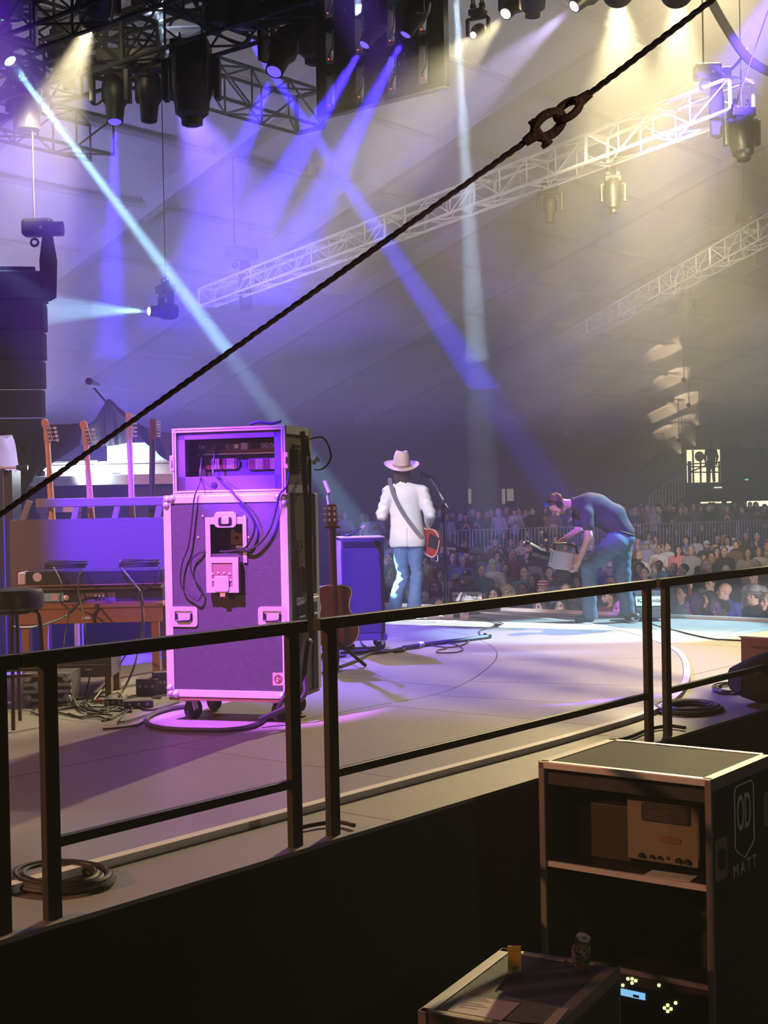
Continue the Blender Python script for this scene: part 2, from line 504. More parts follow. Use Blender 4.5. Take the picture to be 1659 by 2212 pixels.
railing(pC0 - 0.03, pC0 + 2.7, 'black railing panel farthest along the stage, in front of the wooden box')
rope = thing('wire_rope', 'dark braided wire rope with a rusty shackle, slanting across the whole view', 'rope')
P0, P1 = at_d(0, 1112, 2.9), at_d(1145, 299, 2.62)
P2, P3 = at_d(1262, 211, 2.6), at_d(1545, -5, 2.45)
Pa = P0 + (P0 - P1) * 0.62
Pb = P3 + (P3 - P2) * 1.5
def strand(a, b, name):
    m = MB()
    a, b = V(a), V(b)
    x, y, d = frame(b - a)
    n = int((b - a).length / 0.006)
    for k in range(3):
        pts = [a + d * ((b - a).length * i / n) + x * (0.0030 * math.cos(i * 0.62 + k * 2 * PI / 3)) + y * (0.0030 * math.sin(i * 0.62 + k * 2 * PI / 3)) for i in range(n + 1)]
        m.tube(pts, 0.0032, 4)
    return m.build(name, m_rope, rope, smooth=True)
strand(Pa, P1, 'lower_rope')
strand(P2, Pb, 'upper_rope')
ax = (P2 - P1).normalized()
side = ax.cross(V((fw.x, fw.y, fw.z))).normalized()
dep = ax.cross(side)
def shp(u, w, q=0): return P1 + ax * u + side * w + dep * q
L = (P2 - P1).length
def ring(c, a, b, r, tilt):
    s2 = side * math.cos(tilt) + dep * math.sin(tilt)
    pts = [c + ax * (a * math.cos(2 * PI * i / 18)) + s2 * (b * math.sin(2 * PI * i / 18)) for i in range(18)]
    return MB().tube(pts, r, 8, closed=True)
ring(shp(L * 0.34, 0), L * 0.24, 0.019, 0.009, 0.5).build('shackle', m_rust, rope, smooth=True)
ring(shp(L * 0.70, 0), L * 0.20, 0.018, 0.008, -0.7).build('eye_ring', m_rust, rope, smooth=True)
MB().cyl(shp(L * 0.16, -0.026, -0.004), shp(L * 0.16, 0.026, 0.004), 0.007, n=8).cyl(shp(L * .16, -.030, -.004), shp(L * .16, -.022, -.004), .012, n=6).build('pin', m_rust, rope, smooth=True)
MB().cyl(shp(-0.012, 0), shp(L * 0.16, 0), 0.009, 0.012, n=10).build('lower_socket', m_rust, rope, smooth=True)
MB().cyl(shp(L * 0.86, 0), shp(L + 0.014, 0), 0.012, 0.008, n=10).build('upper_socket', m_rust, rope, smooth=True)

# ================================================================= casters and case hardware
def caster(parent, x, y, z, rot=0.0, r=0.062, h=0.135):
    X = M3.Translation((x, y, z)) @ M3.Rotation(rot, 4, 'Z')
    c = MB().box((0, 0, -0.006), (0.10, 0.08, 0.012), X=X).bar((0, -0.028, -0.01), (0.02, -0.026, -(h - r)), 0.012, 0.04, X=X).bar((0, 0.028, -0.01), (0.02, 0.026, -(h - r)), 0.012, 0.04, X=X).build('caster', m_steel, parent, bevel=0.002)
    MB().cyl((0.02, -0.019, -(h - r)), (0.02, 0.019, -(h - r)), r, n=20, X=X).build('wheel', m_rubber, c, smooth=True, bevel=0.004)
    return c
def plane_xz(O, rz, yc):                               # sight line -> (x, z) on the local plane y = yc
    inv = (M3.Translation(O) @ M3.Rotation(rz, 4, 'Z')).inverted()
    e = inv @ EYE
    def f(px, py):
        d = inv.to_3x3() @ ray(px, py)
        t = (yc - e.y) / d.y
        q = e + d * t
        return q.x, q.z
    return f
def trims(m, w, d, z0, z1, t, e=0.006):                # L-profile edge trim on the front and back face of a box
    for sy in (-1, 1):
        y = sy * (d / 2)
        for sx in (-1, 1):
            m.box((sx * (w / 2 - t / 2 + e / 2), y, (z0 + z1) / 2), (t + e, e * 2, z1 - z0 + e))
            m.box((sx * (w / 2), y - sy * t / 2, (z0 + z1) / 2), (e * 2, t, z1 - z0))
        for z in (z0, z1):
            s = 1 if z == z0 else -1
            m.box((0, y, z + s * t / 2), (w, e * 2, t))
            m.box((0, y - sy * t / 2, z), (w, t, e * 2))
    return m
def ball_corner(parent, x, y, z, sx, sy, sz, m=None):
    b = MB()
    for dx, dz in ((0.02, 0.02), (0.055, 0.015), (0.015, 0.055)):
        b.lathe([(0.001, 0.016), (0.014, 0.013), (0.022, 0.006), (0.026, 0)], (x - sx * dx, y + sy * 0.006, z - sz * dz), (0, sy, 0), 10)
    return b.build('corner', m or m_steel, parent, smooth=True)
# ================================================================= bass cabinet in its road case
rzC = math.radians(22.6)
fm = on_z(494, 1562, 0.0)
lx, ly = V((math.cos(rzC), math.sin(rzC), 0)), V((-math.sin(rzC), math.cos(rzC), 0))
CW, CD = 0.835, 0.57
d8 = at_d(494, 1506, 8.95)
CO = V((d8.x, d8.y, 0)) + ly * (CD / 2)
case = thing('bass_cabinet_case', 'tall purple lit road case of a bass cabinet with an open hatch', 'flight case', CO, rzC)
q = plane_xz(CO, rzC, -CD / 2)
zb, zt = q(494, 1507)[1], q(494, 1070)[1]
hx0, hz1 = q(455, 1133); hx1, hz0 = q(526, 1196)
m = MB()
yf = -CD / 2
# back panel with a square hole: four pieces around it
for (xa, xb, za, zb2) in ((-CW / 2, hx0, zb, zt), (hx1, CW / 2, zb, zt), (hx0, hx1, hz1, zt), (hx0, hx1, zb, hz0)):
    m.box(((xa + xb) / 2, yf + 0.006, (za + zb2) / 2), (xb - xa, 0.012, zb2 - za))
m.build('back_panel', mat('bass_case_laminate', (0.07, 0.066, 0.075), 0.65, noise=0.25, nscale=25, bump=0.3, bscale=180), case)
MB().box((0, 0.006, (zb + zt) / 2), (CW - 0.004, CD - 0.024, zt - zb - 0.004)).build('side_shell', m_grey_lam, case) if False else None
s = MB()
for sx in (-1, 1):
    s.box((sx * (CW / 2 - 0.006), 0, (zb + zt) / 2), (0.012, CD - 0.03, zt - zb))
s.build('side_panel', m_grey_lam, case)
MB().box((0, 0, zt - 0.006), (CW, CD - 0.03, 0.012)).box((0, 0, zb + 0.006), (CW, CD - 0.03, 0.012)).box((0, CD / 2 - 0.006, (zb + zt) / 2), (CW - .03, 0.012, zt - zb)).build('shell', m_carpet, case)
trims(MB(), CW, CD, zb, zt, 0.046).build('edge_trim', m_alu, case, bevel=0.002)
MB().box((0, 0, zb - 0.012), (CW - 0.01, CD, 0.022)).build('bottom_board', m_wood, case)
for sx in (-1, 1):
    for sz, z in ((1, zt), (-1, zb)):
        ball_corner(case, sx * CW / 2, yf, z, sx, -1, sz)
zc = zb - 0.022
for sx in (-1, 1):
    for sy in (-1, 1):
        caster(case, sx * 0.30, sy * 0.20, zc, 1.2 if sy < 0 else 2.6, 0.066, zc)
# hatch frame
fr = MB()
ox0, oz1 = q(444, 1118); ox1, oz0 = q(535, 1216)
def pl(a, b, c, d, dy=0.008, mi=0):
    fr.box(((a + b) / 2, yf - dy / 2 - 0.001, (c + d) / 2), (b - a, dy, d - c), mi)
pl(ox0, hx0, oz0, oz1); pl(hx1, ox1, oz0, oz1); pl(hx0, hx1, hz1, oz1)
tx0, tz1 = q(464, 1106); tx1, _ = q(512, 1106)
fr.prism([(x, z) for x, z in rrect(tx1 - tx0, 0.10, 0.03, 4, (tx0 + tx1) / 2, tz1 - 0.05)], yf - 0.016, yf - 0.001)
fr.build('hatch_frame', m_steel, case, bevel=0.0015)
lt = MB()
lt.prism(rrect((tx1 - tx0) * 0.62, 0.058, 0.016, 4, (tx0 + tx1) / 2, tz1 - 0.062), yf - 0.017, yf - 0.016)
lt.build('hatch_latch_dish', m_black, case)
MB().prism(rrect((tx1 - tx0) * 0.34, 0.045, 0.01, 3, (tx0 + tx1) / 2 + .003, tz1 - 0.055), yf - 0.024, yf - 0.017).build('hatch_latch', m_steel, case, bevel=0.002)
# recess behind the hatch
rc = MB()
dR = 0.11
rc.box(((hx0 + hx1) / 2, yf + dR, (hz0 + hz1) / 2), (hx1 - hx0 + 0.02, 0.006, hz1 - hz0 + 0.02))
rc.box((hx0 - 0.003, yf + dR / 2 + .006, (hz0 + hz1) / 2), (0.006, dR, hz1 - hz0))
rc.box((hx1 + 0.003, yf + dR / 2 + .006, (hz0 + hz1) / 2), (0.006, dR, hz1 - hz0))
rc.box(((hx0 + hx1) / 2, yf + dR / 2 + .006, hz1 + 0.003), (hx1 - hx0, dR, 0.006))
rc.box(((hx0 + hx1) / 2, yf + dR / 2 + .006, hz0 - 0.003), (hx1 - hx0, dR, 0.006))
rec = rc.build('cabinet_back', m_carpet, case)
cxh = (hx0 + hx1) / 2
MB().box((cxh + 0.035, yf + dR - 0.006, (hz0 + hz1) / 2 + 0.02), (0.10, 0.006, 0.12)).build('connector_plate', mat('brown_plate', (0.16, 0.09, 0.06), 0.5, 0.3), rec, bevel=0.002)
MB().box((cxh + 0.045, yf + dR - 0.012, hz0 + 0.04), (0.05, 0.004, 0.018)).build('label', m_white, rec)
MB().cyl((cxh + 0.02, yf + dR - 0.018, (hz0 + hz1) / 2 + 0.005), (cxh + 0.02, yf + dR - 0.006, (hz0 + hz1) / 2 + 0.005), 0.011, n=12).build('jack_socket', m_black, rec)
# hinged hatch lid, hanging down
l0, l1z = q(452, 1203); l1, l0z = q(523, 1279)
ld = MB()
lw, lh = l1 - l0, l1z - l0z
cx, cz = (l0 + l1) / 2, (l0z + l1z) / 2
lid = MB().box((cx, yf - 0.035, cz), (lw, 0.03, lh)).build('hatch_lid', mat('lid_plywood', (0.30, 0.17, 0.13), 0.6), case)
for sx in (-1, 1):
    ld.box((cx + sx * (lw / 2 - 0.02), yf - 0.052, cz), (0.04, 0.006, lh))
for sz in (-1, 1):
    ld.box((cx, yf - 0.052, cz + sz * (lh / 2 - 0.018)), (lw - 0.08, 0.006, 0.036))
ld.build('lid_frame', m_steel, lid)
lc = MB().prism(rrect(0.10, 0.10, 0.018, 4, cx - 0.004, l0z + 0.055), yf - 0.062, yf - 0.054)
lc.build('lid_latch', m_steel, lid, bevel=0.002)
for dx, dz in ((-0.062, 0.078), (-0.062, 0.118), (-0.024, 0.124), (0.016, 0.124), (0.054, 0.118), (0.058, 0.078)):
    MB().lathe([(0.009, 0), (0.007, 0.004), (0.001, 0.005)], (cx + dx - 0.004, yf - 0.05, l0z + dz), (0, -1, 0), 10).build('rivet', m_steel, lid, smooth=True)
MB().box((cx, yf - 0.05, l0z - 0.012), (0.035, 0.012, 0.028)).build('latch_tongue', mat('brass', (0.85, 0.62, 0.25), 0.4, 0.6), lid)
for px in (428, 537):
    for py in ((1115, 1161) if px < 500 else (1115, 1161)):
        x, z = q(px if py > 1150 else px + (10 if px < 500 else -9), py)
        MB().lathe([(0.008, 0), (0.006, 0.003), (0.001, 0.004)], (x, yf - 0.001, z), (0, -1, 0), 8).build('rivet', m_steel, case, smooth=True)
# recessed handles
for pxa, pxb in ((368, 428), (558, 620)):
    a, zz1 = q(pxa, 1310); b, zz0 = q(pxb, 1354)
    w, h, cx, cz = b - a, zz1 - zz0, (a + b) / 2, (zz0 + zz1) / 2
    mm = MB()
    o_, i_ = rrect(w, h, 0.022, 5, cx, cz), rrect(w * 0.66, h * 0.54, 0.008, 5, cx, cz)
    n = len(o_)
    vs_ = [(x, yf - 0.008, z) for x, z in o_] + [(x, yf - 0.008, z) for x, z in i_] + [(x, yf, z) for x, z in o_] + [(x, yf - 0.002, z) for x, z in i_]
    fs_ = []
    for i in range(n):
        j = (i + 1) % n
        fs_ += [(i, j, n + j, n + i), (j, i, 2 * n + i, 2 * n + j), (n + i, n + j, 3 * n + j, 3 * n + i)]
    fs_.append(tuple(range(3 * n, 4 * n)))
    mm.add(vs_, fs_)
    hd = mm.build('handle_dish', m_steel, case)
    MB().tube([(cx - w * 0.27, yf - 0.006, cz + h * 0.16), (cx - w * 0.27, yf - 0.012, cz - h * 0.12), (cx - w * 0.2, yf - 0.014, cz - h * 0.2), (cx + w * 0.2, yf - 0.014, cz - h * 0.2), (cx + w * 0.27, yf - 0.012, cz - h * 0.12), (cx + w * 0.27, yf - 0.006, cz + h * 0.16)], 0.007, 8).build('handle_bar', m_blackmetal, hd, smooth=True)
# round logo sticker
a, z1 = q(589, 1453); b, z0 = q(614, 1481)
stk = MB().box(((a + b) / 2, yf - 0.001, (z0 + z1) / 2), (b - a, 0.002, z1 - z0)).build('sticker', mat('sticker_orange', (0.85, 0.42, 0.30), 0.6), case)
cx, cz = (a + b) / 2, (z0 + z1) / 2
lg = MB()
lg.tube([(cx + 0.022 * math.cos(i * PI / 10), yf - 0.003, cz + 0.022 * math.sin(i * PI / 10)) for i in range(20)], 0.0025, 4, closed=True)
for i in range(16):
    t = i * PI / 8 + 0.2
    lg.bar((cx + 0.026 * math.cos(t), yf - 0.003, cz + 0.026 * math.sin(t)), (cx + 0.030 * math.cos(t), yf - 0.003, cz + 0.030 * math.sin(t)), 0.002, 0.002)
lg.bar((cx + 0.002, yf - 0.003, cz - 0.014), (cx + 0.002, yf - 0.003, cz + 0.03), 0.003, 0.002)
lg.tube([(cx + 0.002 + 0.011 * math.cos(math.radians(t)), yf - 0.003, cz + 0.013 * math.sin(math.radians(t))) for t in range(-90, 91, 30)], 0.002, 4)
lg.bar((cx - 0.014, yf - 0.003, cz), (cx - 0.004, yf - 0.003, cz), 0.003, 0.002)
lg.build('sticker_logo', m_black, stk)
# side face: stencils, hinges, label
xs = CW / 2
m_sten = mat('stencil_paint', (0.22, 0.20, 0.20), 0.8)
text('stencil_lettering', 'BASS  AN', 0.125, m_sten, case, basis((xs + 0.001, 0.0, zt - 0.33), (0, 1, 0), (0, 0, 1), (1, 0, 0)), 0.0005)
for dz in (0,):
    pts = [(xs + 0.002, y, z) for y, z in rrect(0.09, 0.17, 0.044, 5, -0.02, zt - 0.55)]
    MB().tube(pts, 0.009, 4, closed=True).build('stencil_number', m_sten, case)
    MB().box((xs + 0.001, 0.06, zt - 0.55), (0.002, 0.018, 0.16)).build('stencil_number', m_sten, case)
for y in (-0.08, 0.16):
    hg = MB().box((xs + 0.004, y, zb + 0.60), (0.008, 0.15, 0.05)).build('hinge', m_steel, case, bevel=0.002)
    for i in range(4):
        MB().cyl((xs + 0.010, y - 0.055 + i * 0.037, zb + 0.60), (xs + 0.010, y - 0.03 + i * 0.037, zb + 0.60), 0.009, n=8).build('hinge_knuckle', m_steel, hg, smooth=True)
    MB().box((xs + 0.003, y, zb + 0.535), (0.006, 0.10, 0.07)).build('latch_plate', m_black, case)
    MB().box((xs + 0.010, y, zb + 0.50), (0.014, 0.10, 0.012)).build('latch_lip', m_steel, case)
MB().prism(rrect(0.07, 0.09, 0.02, 4), 0, 0.002).build('side_label', mat('grey_label', (0.45, 0.45, 0.45), 0.7), case).matrix_local = M3.Translation((xs + 0.001, -0.16, zb + 0.17)) @ M3.Rotation(PI / 2, 4, 'Z')
# ================================================================= amplifier head in its rack case
HW, HD = 0.775, 0.47
HO = CO + V((0, 0, zt + 0.006)) + lx * 0.012 + ly * 0.0
qh = plane_xz(HO, rzC, -HD / 2)
hb, ht = 0.0, qh(500, 922)[1]
head = thing('amplifier_rack_case', 'open rack case holding a bass amplifier, on top of the tall purple lit case', 'amplifier', HO, rzC)
hy = -HD / 2
m = MB()
for sx in (-1, 1):
    m.box((sx * (HW / 2 - 0.006), 0, ht / 2), (0.012, HD - 0.02, ht - 0.004))
m.box((0, 0, ht - 0.006), (HW - 0.01, HD - 0.02, 0.012)).box((0, 0, 0.006), (HW - 0.01, HD - 0.02, 0.012)).box((0, HD / 2 - 0.006, ht / 2), (HW - 0.03, 0.012, ht - 0.02))
m.build('shell', m_carpet, head)
m = MB()
for z in (0.0, ht):                                     # rear rim: double ridged trim
    s = 1 if z == 0 else -1
    for k in (0.006, 0.022):
        m.box((0, hy - 0.003, z + s * k), (HW, 0.014, 0.010))
    m.box((0, hy + 0.004, z + s * 0.014), (HW, 0.010, 0.028))
for sx in (-1, 1):
    for k in (0.006, 0.022):
        m.box((sx * (HW / 2 - k), hy - 0.003, ht / 2), (0.010, 0.014, ht - 0.012))
    m.box((sx * (HW / 2 - 0.014), hy + 0.004, ht / 2), (0.028, 0.010, ht))
m.build('rear_rim', m_alu, head, bevel=0.001)
for sx in (-1, 1):
    m = MB()
    for z in (0.028, ht - 0.028):
        m.box((sx * HW / 2, 0, z), (0.008, HD - 0.02, 0.052))
    m.box((sx * HW / 2, HD / 2 - 0.02, ht / 2), (0.008, 0.045, ht))
    m.build('side_trim', m_alu, head)
m_inner = mat('amp_tolex', (0.09, 0.085, 0.10), 0.6, noise=0.2, nscale=60)
m = MB()
iw = 0.045
for sx, w in ((-1, 0.055), (1, 0.05)):
    m.box((sx * (HW / 2 - 0.028 - w / 2), hy + 0.03, ht / 2), (w, 0.05, ht - 0.056))
m.box((0, hy + 0.03, ht - 0.028 - 0.022), (HW - 0.056, 0.05, 0.044)).box((0, hy + 0.03, 0.028 + 0.045), (HW - 0.056, 0.05, 0.09))
m.build('inner_frame', m_inner, head)
yb = hy + 0.13
qa = plane_xz(HO, rzC, yb)
amp_x0, amp_x1 = qa(420, 1000)[0], qa(622, 1000)[0]
amp = MB().box(((amp_x0 + amp_x1) / 2, yb + 0.10, ht / 2), (amp_x1 - amp_x0, 0.19, ht - 0.10)).build('amplifier', mat('amp_black_chassis', (0.035, 0.028, 0.026), 0.6), head)
a, z1 = qa(430, 951); b, z0 = qa(620, 977)
MB().box(((a + b) / 2, yb - 0.004, (z0 + z1) / 2), (b - a, 0.014, z1 - z0 - 0.012)).build('jack_strip', mat('strip_brown', (0.17, 0.11, 0.085), 0.4, 0.4), amp)
MB().box(((a + b) / 2, yb - 0.008, z0), (b - a, 0.03, 0.008)).build('strip_lip', m_alu, amp)
zj = (z0 + z1) / 2
for px in (435, 443, 492, 571, 579, 588, 596):
    x, _ = qa(px, 962)
    MB().tube([(x + 0.010 * math.cos(i * PI / 6), yb - 0.014, zj + 0.010 * math.sin(i * PI / 6)) for i in range(12)], 0.004, 5, closed=True).build('jack_ring', m_steel, amp, smooth=True)
for px, w, h, mm_ in ((452, 0.04, 0.03, m_black), (478, 0.06, 0.03, m_black), (513, 0.03, 0.025, m_steel), (530, 0.045, 0.045, m_white), (552, 0.06, 0.035, m_black)):
    x, _ = qa(px, 965)
    MB().box((x, yb - 0.014, zj), (w, 0.008, h)).build('socket_plate', mm_, amp)
for pa, pb in ((438, 519), (531, 613)):
    x0, zt_ = qa(pa, 990); x1, zb_ = qa(pb, 1014)
    w, h, cx, cz = x1 - x0, zt_ - zb_, (x0 + x1) / 2, (zt_ + zb_) / 2
    v = MB().prism(rrect(w, h, h * 0.49, 6, cx, cz), yb - 0.004, yb + 0.001).build('vent', m_black, amp)
    n = 22
    for i in range(n):
        x = cx - w / 2 + h * 0.3 + (w - h * 0.6) * i / (n - 1)
        MB().box((x, yb - 0.007, cz), (0.0035, 0.005, h * 0.86)).build('vent_bar', m_alu if (i // 5) % 2 else mat('rust_bar', (0.30, 0.13, 0.06), 0.6), v)
MB().box((amp_x1 - 0.05, yb - 0.006, 0.075), (0.06, 0.004, 0.016)).build('label_plate', m_alu, amp)
x, z = qh(462, 1048)
MB().lathe([(0.022, 0), (0.018, 0.004), (0.001, 0.005)], (x, hy + 0.003, z), (0, -1, 0), 12).build('rubber_plug', m_black, head)
for sx in (-1, 1):
    MB().box((sx * (HW / 2 + 0.002), hy + 0.0, ht * 0.48), (0.03, 0.03, 0.10)).bar((sx * (HW / 2 + 0.004), hy - 0.02, ht * 0.44), (sx * (HW / 2 + 0.004), hy - 0.02, ht * 0.54), 0.014, 0.010).build('latch', m_steel, head, bevel=0.002)
tag(MB().tube(smooth_pts([(x, -0.10, ht + 0.02 + 0.012 * (i % 2)) for i, x in enumerate((0.10, 0.17, 0.24, 0.31, 0.24, 0.16))], 5), 0.010, 6).build('loose_cable', m_cable, head, smooth=True))
# butterfly latch, connector bundle and cables on the side of the head case
hxs = HW / 2
MB().box((hxs + 0.004, -0.02, ht * 0.55), (0.006, 0.16, 0.16)).box((hxs + 0.008, -0.02, ht * 0.55), (0.006, 0.08, 0.10)).build('side_latch', m_blackmetal, head, bevel=0.002)
# ---- cables: each its own thing, given by local points in the case frame
def cable_local(name, label, pts, r, O, rz, m=None, group=None, n=6):
    X = M3.Translation(O) @ M3.Rotation(rz, 4, 'Z')
    w = [X @ V(p) for p in pts]
    o = MB().tube(smooth_pts(w, n), r, 6).build(name, m or m_cable, None, smooth=True)
    return tag(o, label, 'cable', group)
def front(pts, dy, Q=None, y=None):
    Q = Q or q
    return [(Q(px, py)[0], (yf if y is None else y) - d_, Q(px, py)[1]) for (px, py), d_ in zip(pts, dy if isinstance(dy, (list, tuple)) else [dy] * len(pts))]
cable_local('cable', 'thin black cable looping from the amplifier down past the hatch',
            [(qa(445, 968)[0], hy + 0.10, qa(445, 968)[1] + zt), (qa(445, 985)[0], hy + 0.06, zt + 0.15), *front([(432, 1040), (424, 1075), (418, 1130), (411, 1180), (398, 1215), (394, 1250), (400, 1275), (418, 1289), (432, 1296), (440, 1284), (438, 1270), (424, 1250), (416, 1225), (420, 1205), (437, 1193), (457, 1191)], [.0] + [.03] * 12 + [.03, .02, -.02])], 0.0055, CO, rzC)
cable_local('cable', 'black cable running from the amplifier down in a wide arc into the square hatch',
            [(qa(473, 968)[0], hy + 0.10, qa(473, 968)[1] + zt), (qa(473, 992)[0], hy + 0.06, zt + 0.14), *front([(482, 1035), (512, 1070), (535, 1095), (552, 1125), (552, 1150), (540, 1175), (530, 1184), (505, 1190), (470, 1192)], [.0, .03, .03, .03, .03, .03, .02, 0.0, -.04])], 0.007, CO, rzC)
cable_local('cable', 'black cable curving from the corner of the amplifier case across to the open hatch',
            [(hxs + 0.03, hy, zt + 0.13), *front([(622, 1050), (607, 1070), (600, 1100), (588, 1140), (568, 1170), (545, 1186), (520, 1190), (490, 1192)], [.02, .03, .03, .03, .03, .03, .01, -.03])], 0.007, CO, rzC)
def side_pts(L): return [(CW / 2 + d_, y, z) for y, z, d_ in L]
bun = [(-0.03, zt + 0.40, .02), (-0.03, zt + 0.30, .03), (-0.035, zt + 0.1, .03), (0.0, zt - 0.1, .03), (0.01, zt - 0.4, .025), (0.03, zt - 0.55, .025), (0.05, zt - 0.85, .025), (0.03, zt - 0.95, .03)]
cable_local('cable_bundle', 'thick taped bundle of black cables hanging down the grey side of the road case', side_pts(bun + [(-0.05, zb + 0.33, .04), (-0.16, zb + 0.14, .05), (-0.24, zb + 0.03, .08), (-.30, zb - 0.03, .02), (-.45, zb - 0.11, -.15)]), 0.017, CO, rzC)
cable_local('cable', 'second black cable hanging straight beside the taped bundle on the case side', side_pts([(0.05, zt + 0.36, .02), (0.07, zt + 0.2, .03), (0.07, zt, .03), (0.06, zt - 0.25, .03), (0.055, zt - 0.5, .03), (0.085, zt - 0.9, .03), (0.09, zb + 0.2, .02), (0.085, zb + 0.02, .02)]), 0.010, CO, rzC)
cable_local('cable', 'black cable bowed out in a loop behind the amplifier case', [(CW / 2 - .02, 0.20, zt + 0.36), (CW / 2 + .05, 0.30, zt + 0.37), (CW / 2 + .09, 0.33, zt + 0.25), (CW / 2 + .06, 0.27, zt + 0.17), (CW / 2 + .02, 0.2, zt + 0.16)], 0.006, CO, rzC)
cn = thing('cable_connectors', 'cluster of black and metal cable connectors hooked on the amplifier case side', 'connector', CO + V((0, 0, zt + 0.17)) + lx * (HW / 2 + 0.045) + ly * 0.08, rzC)
for i, (dx, dy, dz, a) in enumerate(((0, -.05, .02, .3), (.01, .0, .0, -.4), (.02, .06, .03, .9), (0, .12, .04, 1.3), (.0, -.09, -.03, .1))):
    d_ = V((0.2, math.sin(a), math.cos(a)))
    p = V((dx, dy, dz))
    MB().cyl(p, p + d_ * 0.055, 0.013, n=10).build('plug', m_blackmetal if i % 2 else m_steel, cn, smooth=True)
# ================================================================= road case rack, lower right
rzR = 0.0
kR = (CAM_H - 0.25)
zR = 0.25
A0, A1 = on_z(1165, 1645, zR), on_z(1536, 1686, zR)
A3 = on_z(1328, 1598, zR)
RW = (A1 - A0).length
RD = (A3 - A0).length
rzR = math.atan2((A1 - A0).y, (A1 - A0).x)
RO = (A0 + A1) / 2 + V((-math.sin(rzR), math.cos(rzR), 0)) * (RD / 2)
RO.z = GZ
rack = thing('equipment_rack', 'tall black road case rack lettered OD and MATT, open front with an amplifier inside', 'equipment rack', RO, rzR)
H = zR - GZ
c0 = 0.11
qr = plane_xz(RO, rzR, -RD / 2)
m = MB()
for sx in (-1, 1):
    m.box((sx * (RW / 2 - 0.008), 0, (H + c0) / 2), (0.016, RD - 0.02, H - c0))
m.box((0, RD / 2 - 0.008, (H + c0) / 2), (RW - 0.03, 0.016, H - c0)).box((0, 0, c0 + 0.008), (RW - .02, RD - .03, 0.016))
m.build('shell', mat('rack_laminate', (0.014, 0.014, 0.016), 0.6), rack)
MB().box((0, 0, H - 0.008), (RW - 0.02, RD - 0.02, 0.016)).build('top_panel', mat('rack_top_laminate', (0.03, 0.029, 0.031), 0.7, noise=0.25, nscale=8, spec=0.15), rack)
m_rtrim = mat('dull_trim', (0.26, 0.23, 0.23), 0.5, 0.35, noise=0.2, nscale=10)
m = MB()
ry = -RD / 2
for sx in (-1, 1):
    m.box((sx * (RW / 2 - 0.012), ry, (H + c0) / 2), (0.028, 0.014, H - c0))
    m.box((sx * (RW / 2 + .001), 0, H - 0.02), (0.008, RD, 0.05)).box((sx * (RW / 2 - 0.02), 0, H + 0.001), (0.046, RD, 0.006))
m.build('edge_trim', m_rtrim, rack, bevel=0.002)
MB().box((0, ry, H - 0.012), (RW, 0.014, 0.028)).box((0, ry + 0.01, H + 0.001), (RW, 0.03, 0.006)).build('top_trim', m_alu, rack, bevel=0.002)
MB().box((0, RD / 2 - 0.015, H + 0.001), (RW, 0.03, 0.006)).build('top_trim', m_alu, rack, bevel=0.002)
z_sh = qr(1360, 1888)[1]
MB().box((0, ry + 0.012, z_sh - 0.012), (RW - 0.05, 0.014, 0.024)).build('shelf_trim', m_alu, rack)
MB().box((0, 0.0, z_sh - 0.012), (RW - 0.04, RD - 0.05, 0.014)).build('shelf', m_black, rack)
MB().box((0, ry + .02, H - 0.07), (RW - 0.05, 0.02, 0.05)).build('header_board', m_carpet, rack)
for z, sx in ((H - 0.33, 1), (0.42, 1), (H - .33, -1)):
    lt = MB().prism(rrect(0.12, 0.17, 0.02, 4), -0.006, 0).build('latch', m_rtrim, rack, bevel=0.002)
    lt.matrix_local = M3.Translation((sx * (RW / 2 + 0.001), ry + 0.075, z)) @ M3.Rotation(PI / 2 * sx, 4, 'Z')
    k = MB().prism(rrect(0.06, 0.08, 0.012, 3), -0.012, -0.006).build('latch_wing', m_blackmetal, lt)
lt = MB().prism(rrect(0.10, 0.15, 0.02, 4), -0.006, 0).build('latch', m_rtrim, rack, bevel=0.002)
lt.matrix_local = M3.Translation((RW / 2 + 0.001, RD / 2 - 0.07, H - 0.22)) @ M3.Rotation(PI / 2, 4, 'Z')
m_sign = mat('stencil_white', (0.62, 0.60, 0.58), 0.7)
qs_inv = (M3.Translation(RO) @ M3.Rotation(rzR, 4, 'Z')).inverted()
def q_side(px, py):
    e, d = qs_inv @ EYE, qs_inv.to_3x3() @ ray(px, py)
    t = (RW / 2 - e.x) / d.x
    p = e + d * t
    return p.y, p.z
ya, za = q_side(1585, 1716); yb_, zb_ = q_side(1628, 1830)
cyS, czS, wS, hS = (ya + yb_) / 2, (q_side(1606, 1770)[1]), abs(yb_ - ya), 0.30
sh = [(-wS / 2, hS / 2 - .02), (-wS / 2 + .02, hS / 2), (wS / 2 - .02, hS / 2), (wS / 2, hS / 2 - .02), (wS / 2, -hS / 2 + .05), (wS / 2 - 0.02, -hS / 2 + .03), (0, -hS / 2 - .01), (-wS / 2 + .02, -hS / 2 + .03), (-wS / 2, -hS / 2 + .05)]
MB().tube([(RW / 2 + 0.002, cyS + a, czS + b) for a, b in sh], 0.004, 4, closed=True).build('shield_emblem', m_sign, rack)
tO = text('emblem_lettering', 'OD', 0.19, m_sign, rack, basis((RW / 2 + 0.001, cyS, czS + 0.025), (0, 0.50, 0), (0, 0, 1.12), (1, 0, 0)), 0.001)
yM, zM = q_side(1607, 1873)
text('name_lettering', 'M A T T', 0.075, m_sign, rack, basis((RW / 2 + 0.001, yM + .01, zM), (0, 0.95, 0), (0, 0, 1), (1, 0, 0)), 0.001)
for sx in (-1, 1):
    for sy in (-1, 1):
        caster(rack, sx * (RW / 2 - 0.1), sy * (RD / 2 - 0.1), c0, 0.4, 0.05, c0)
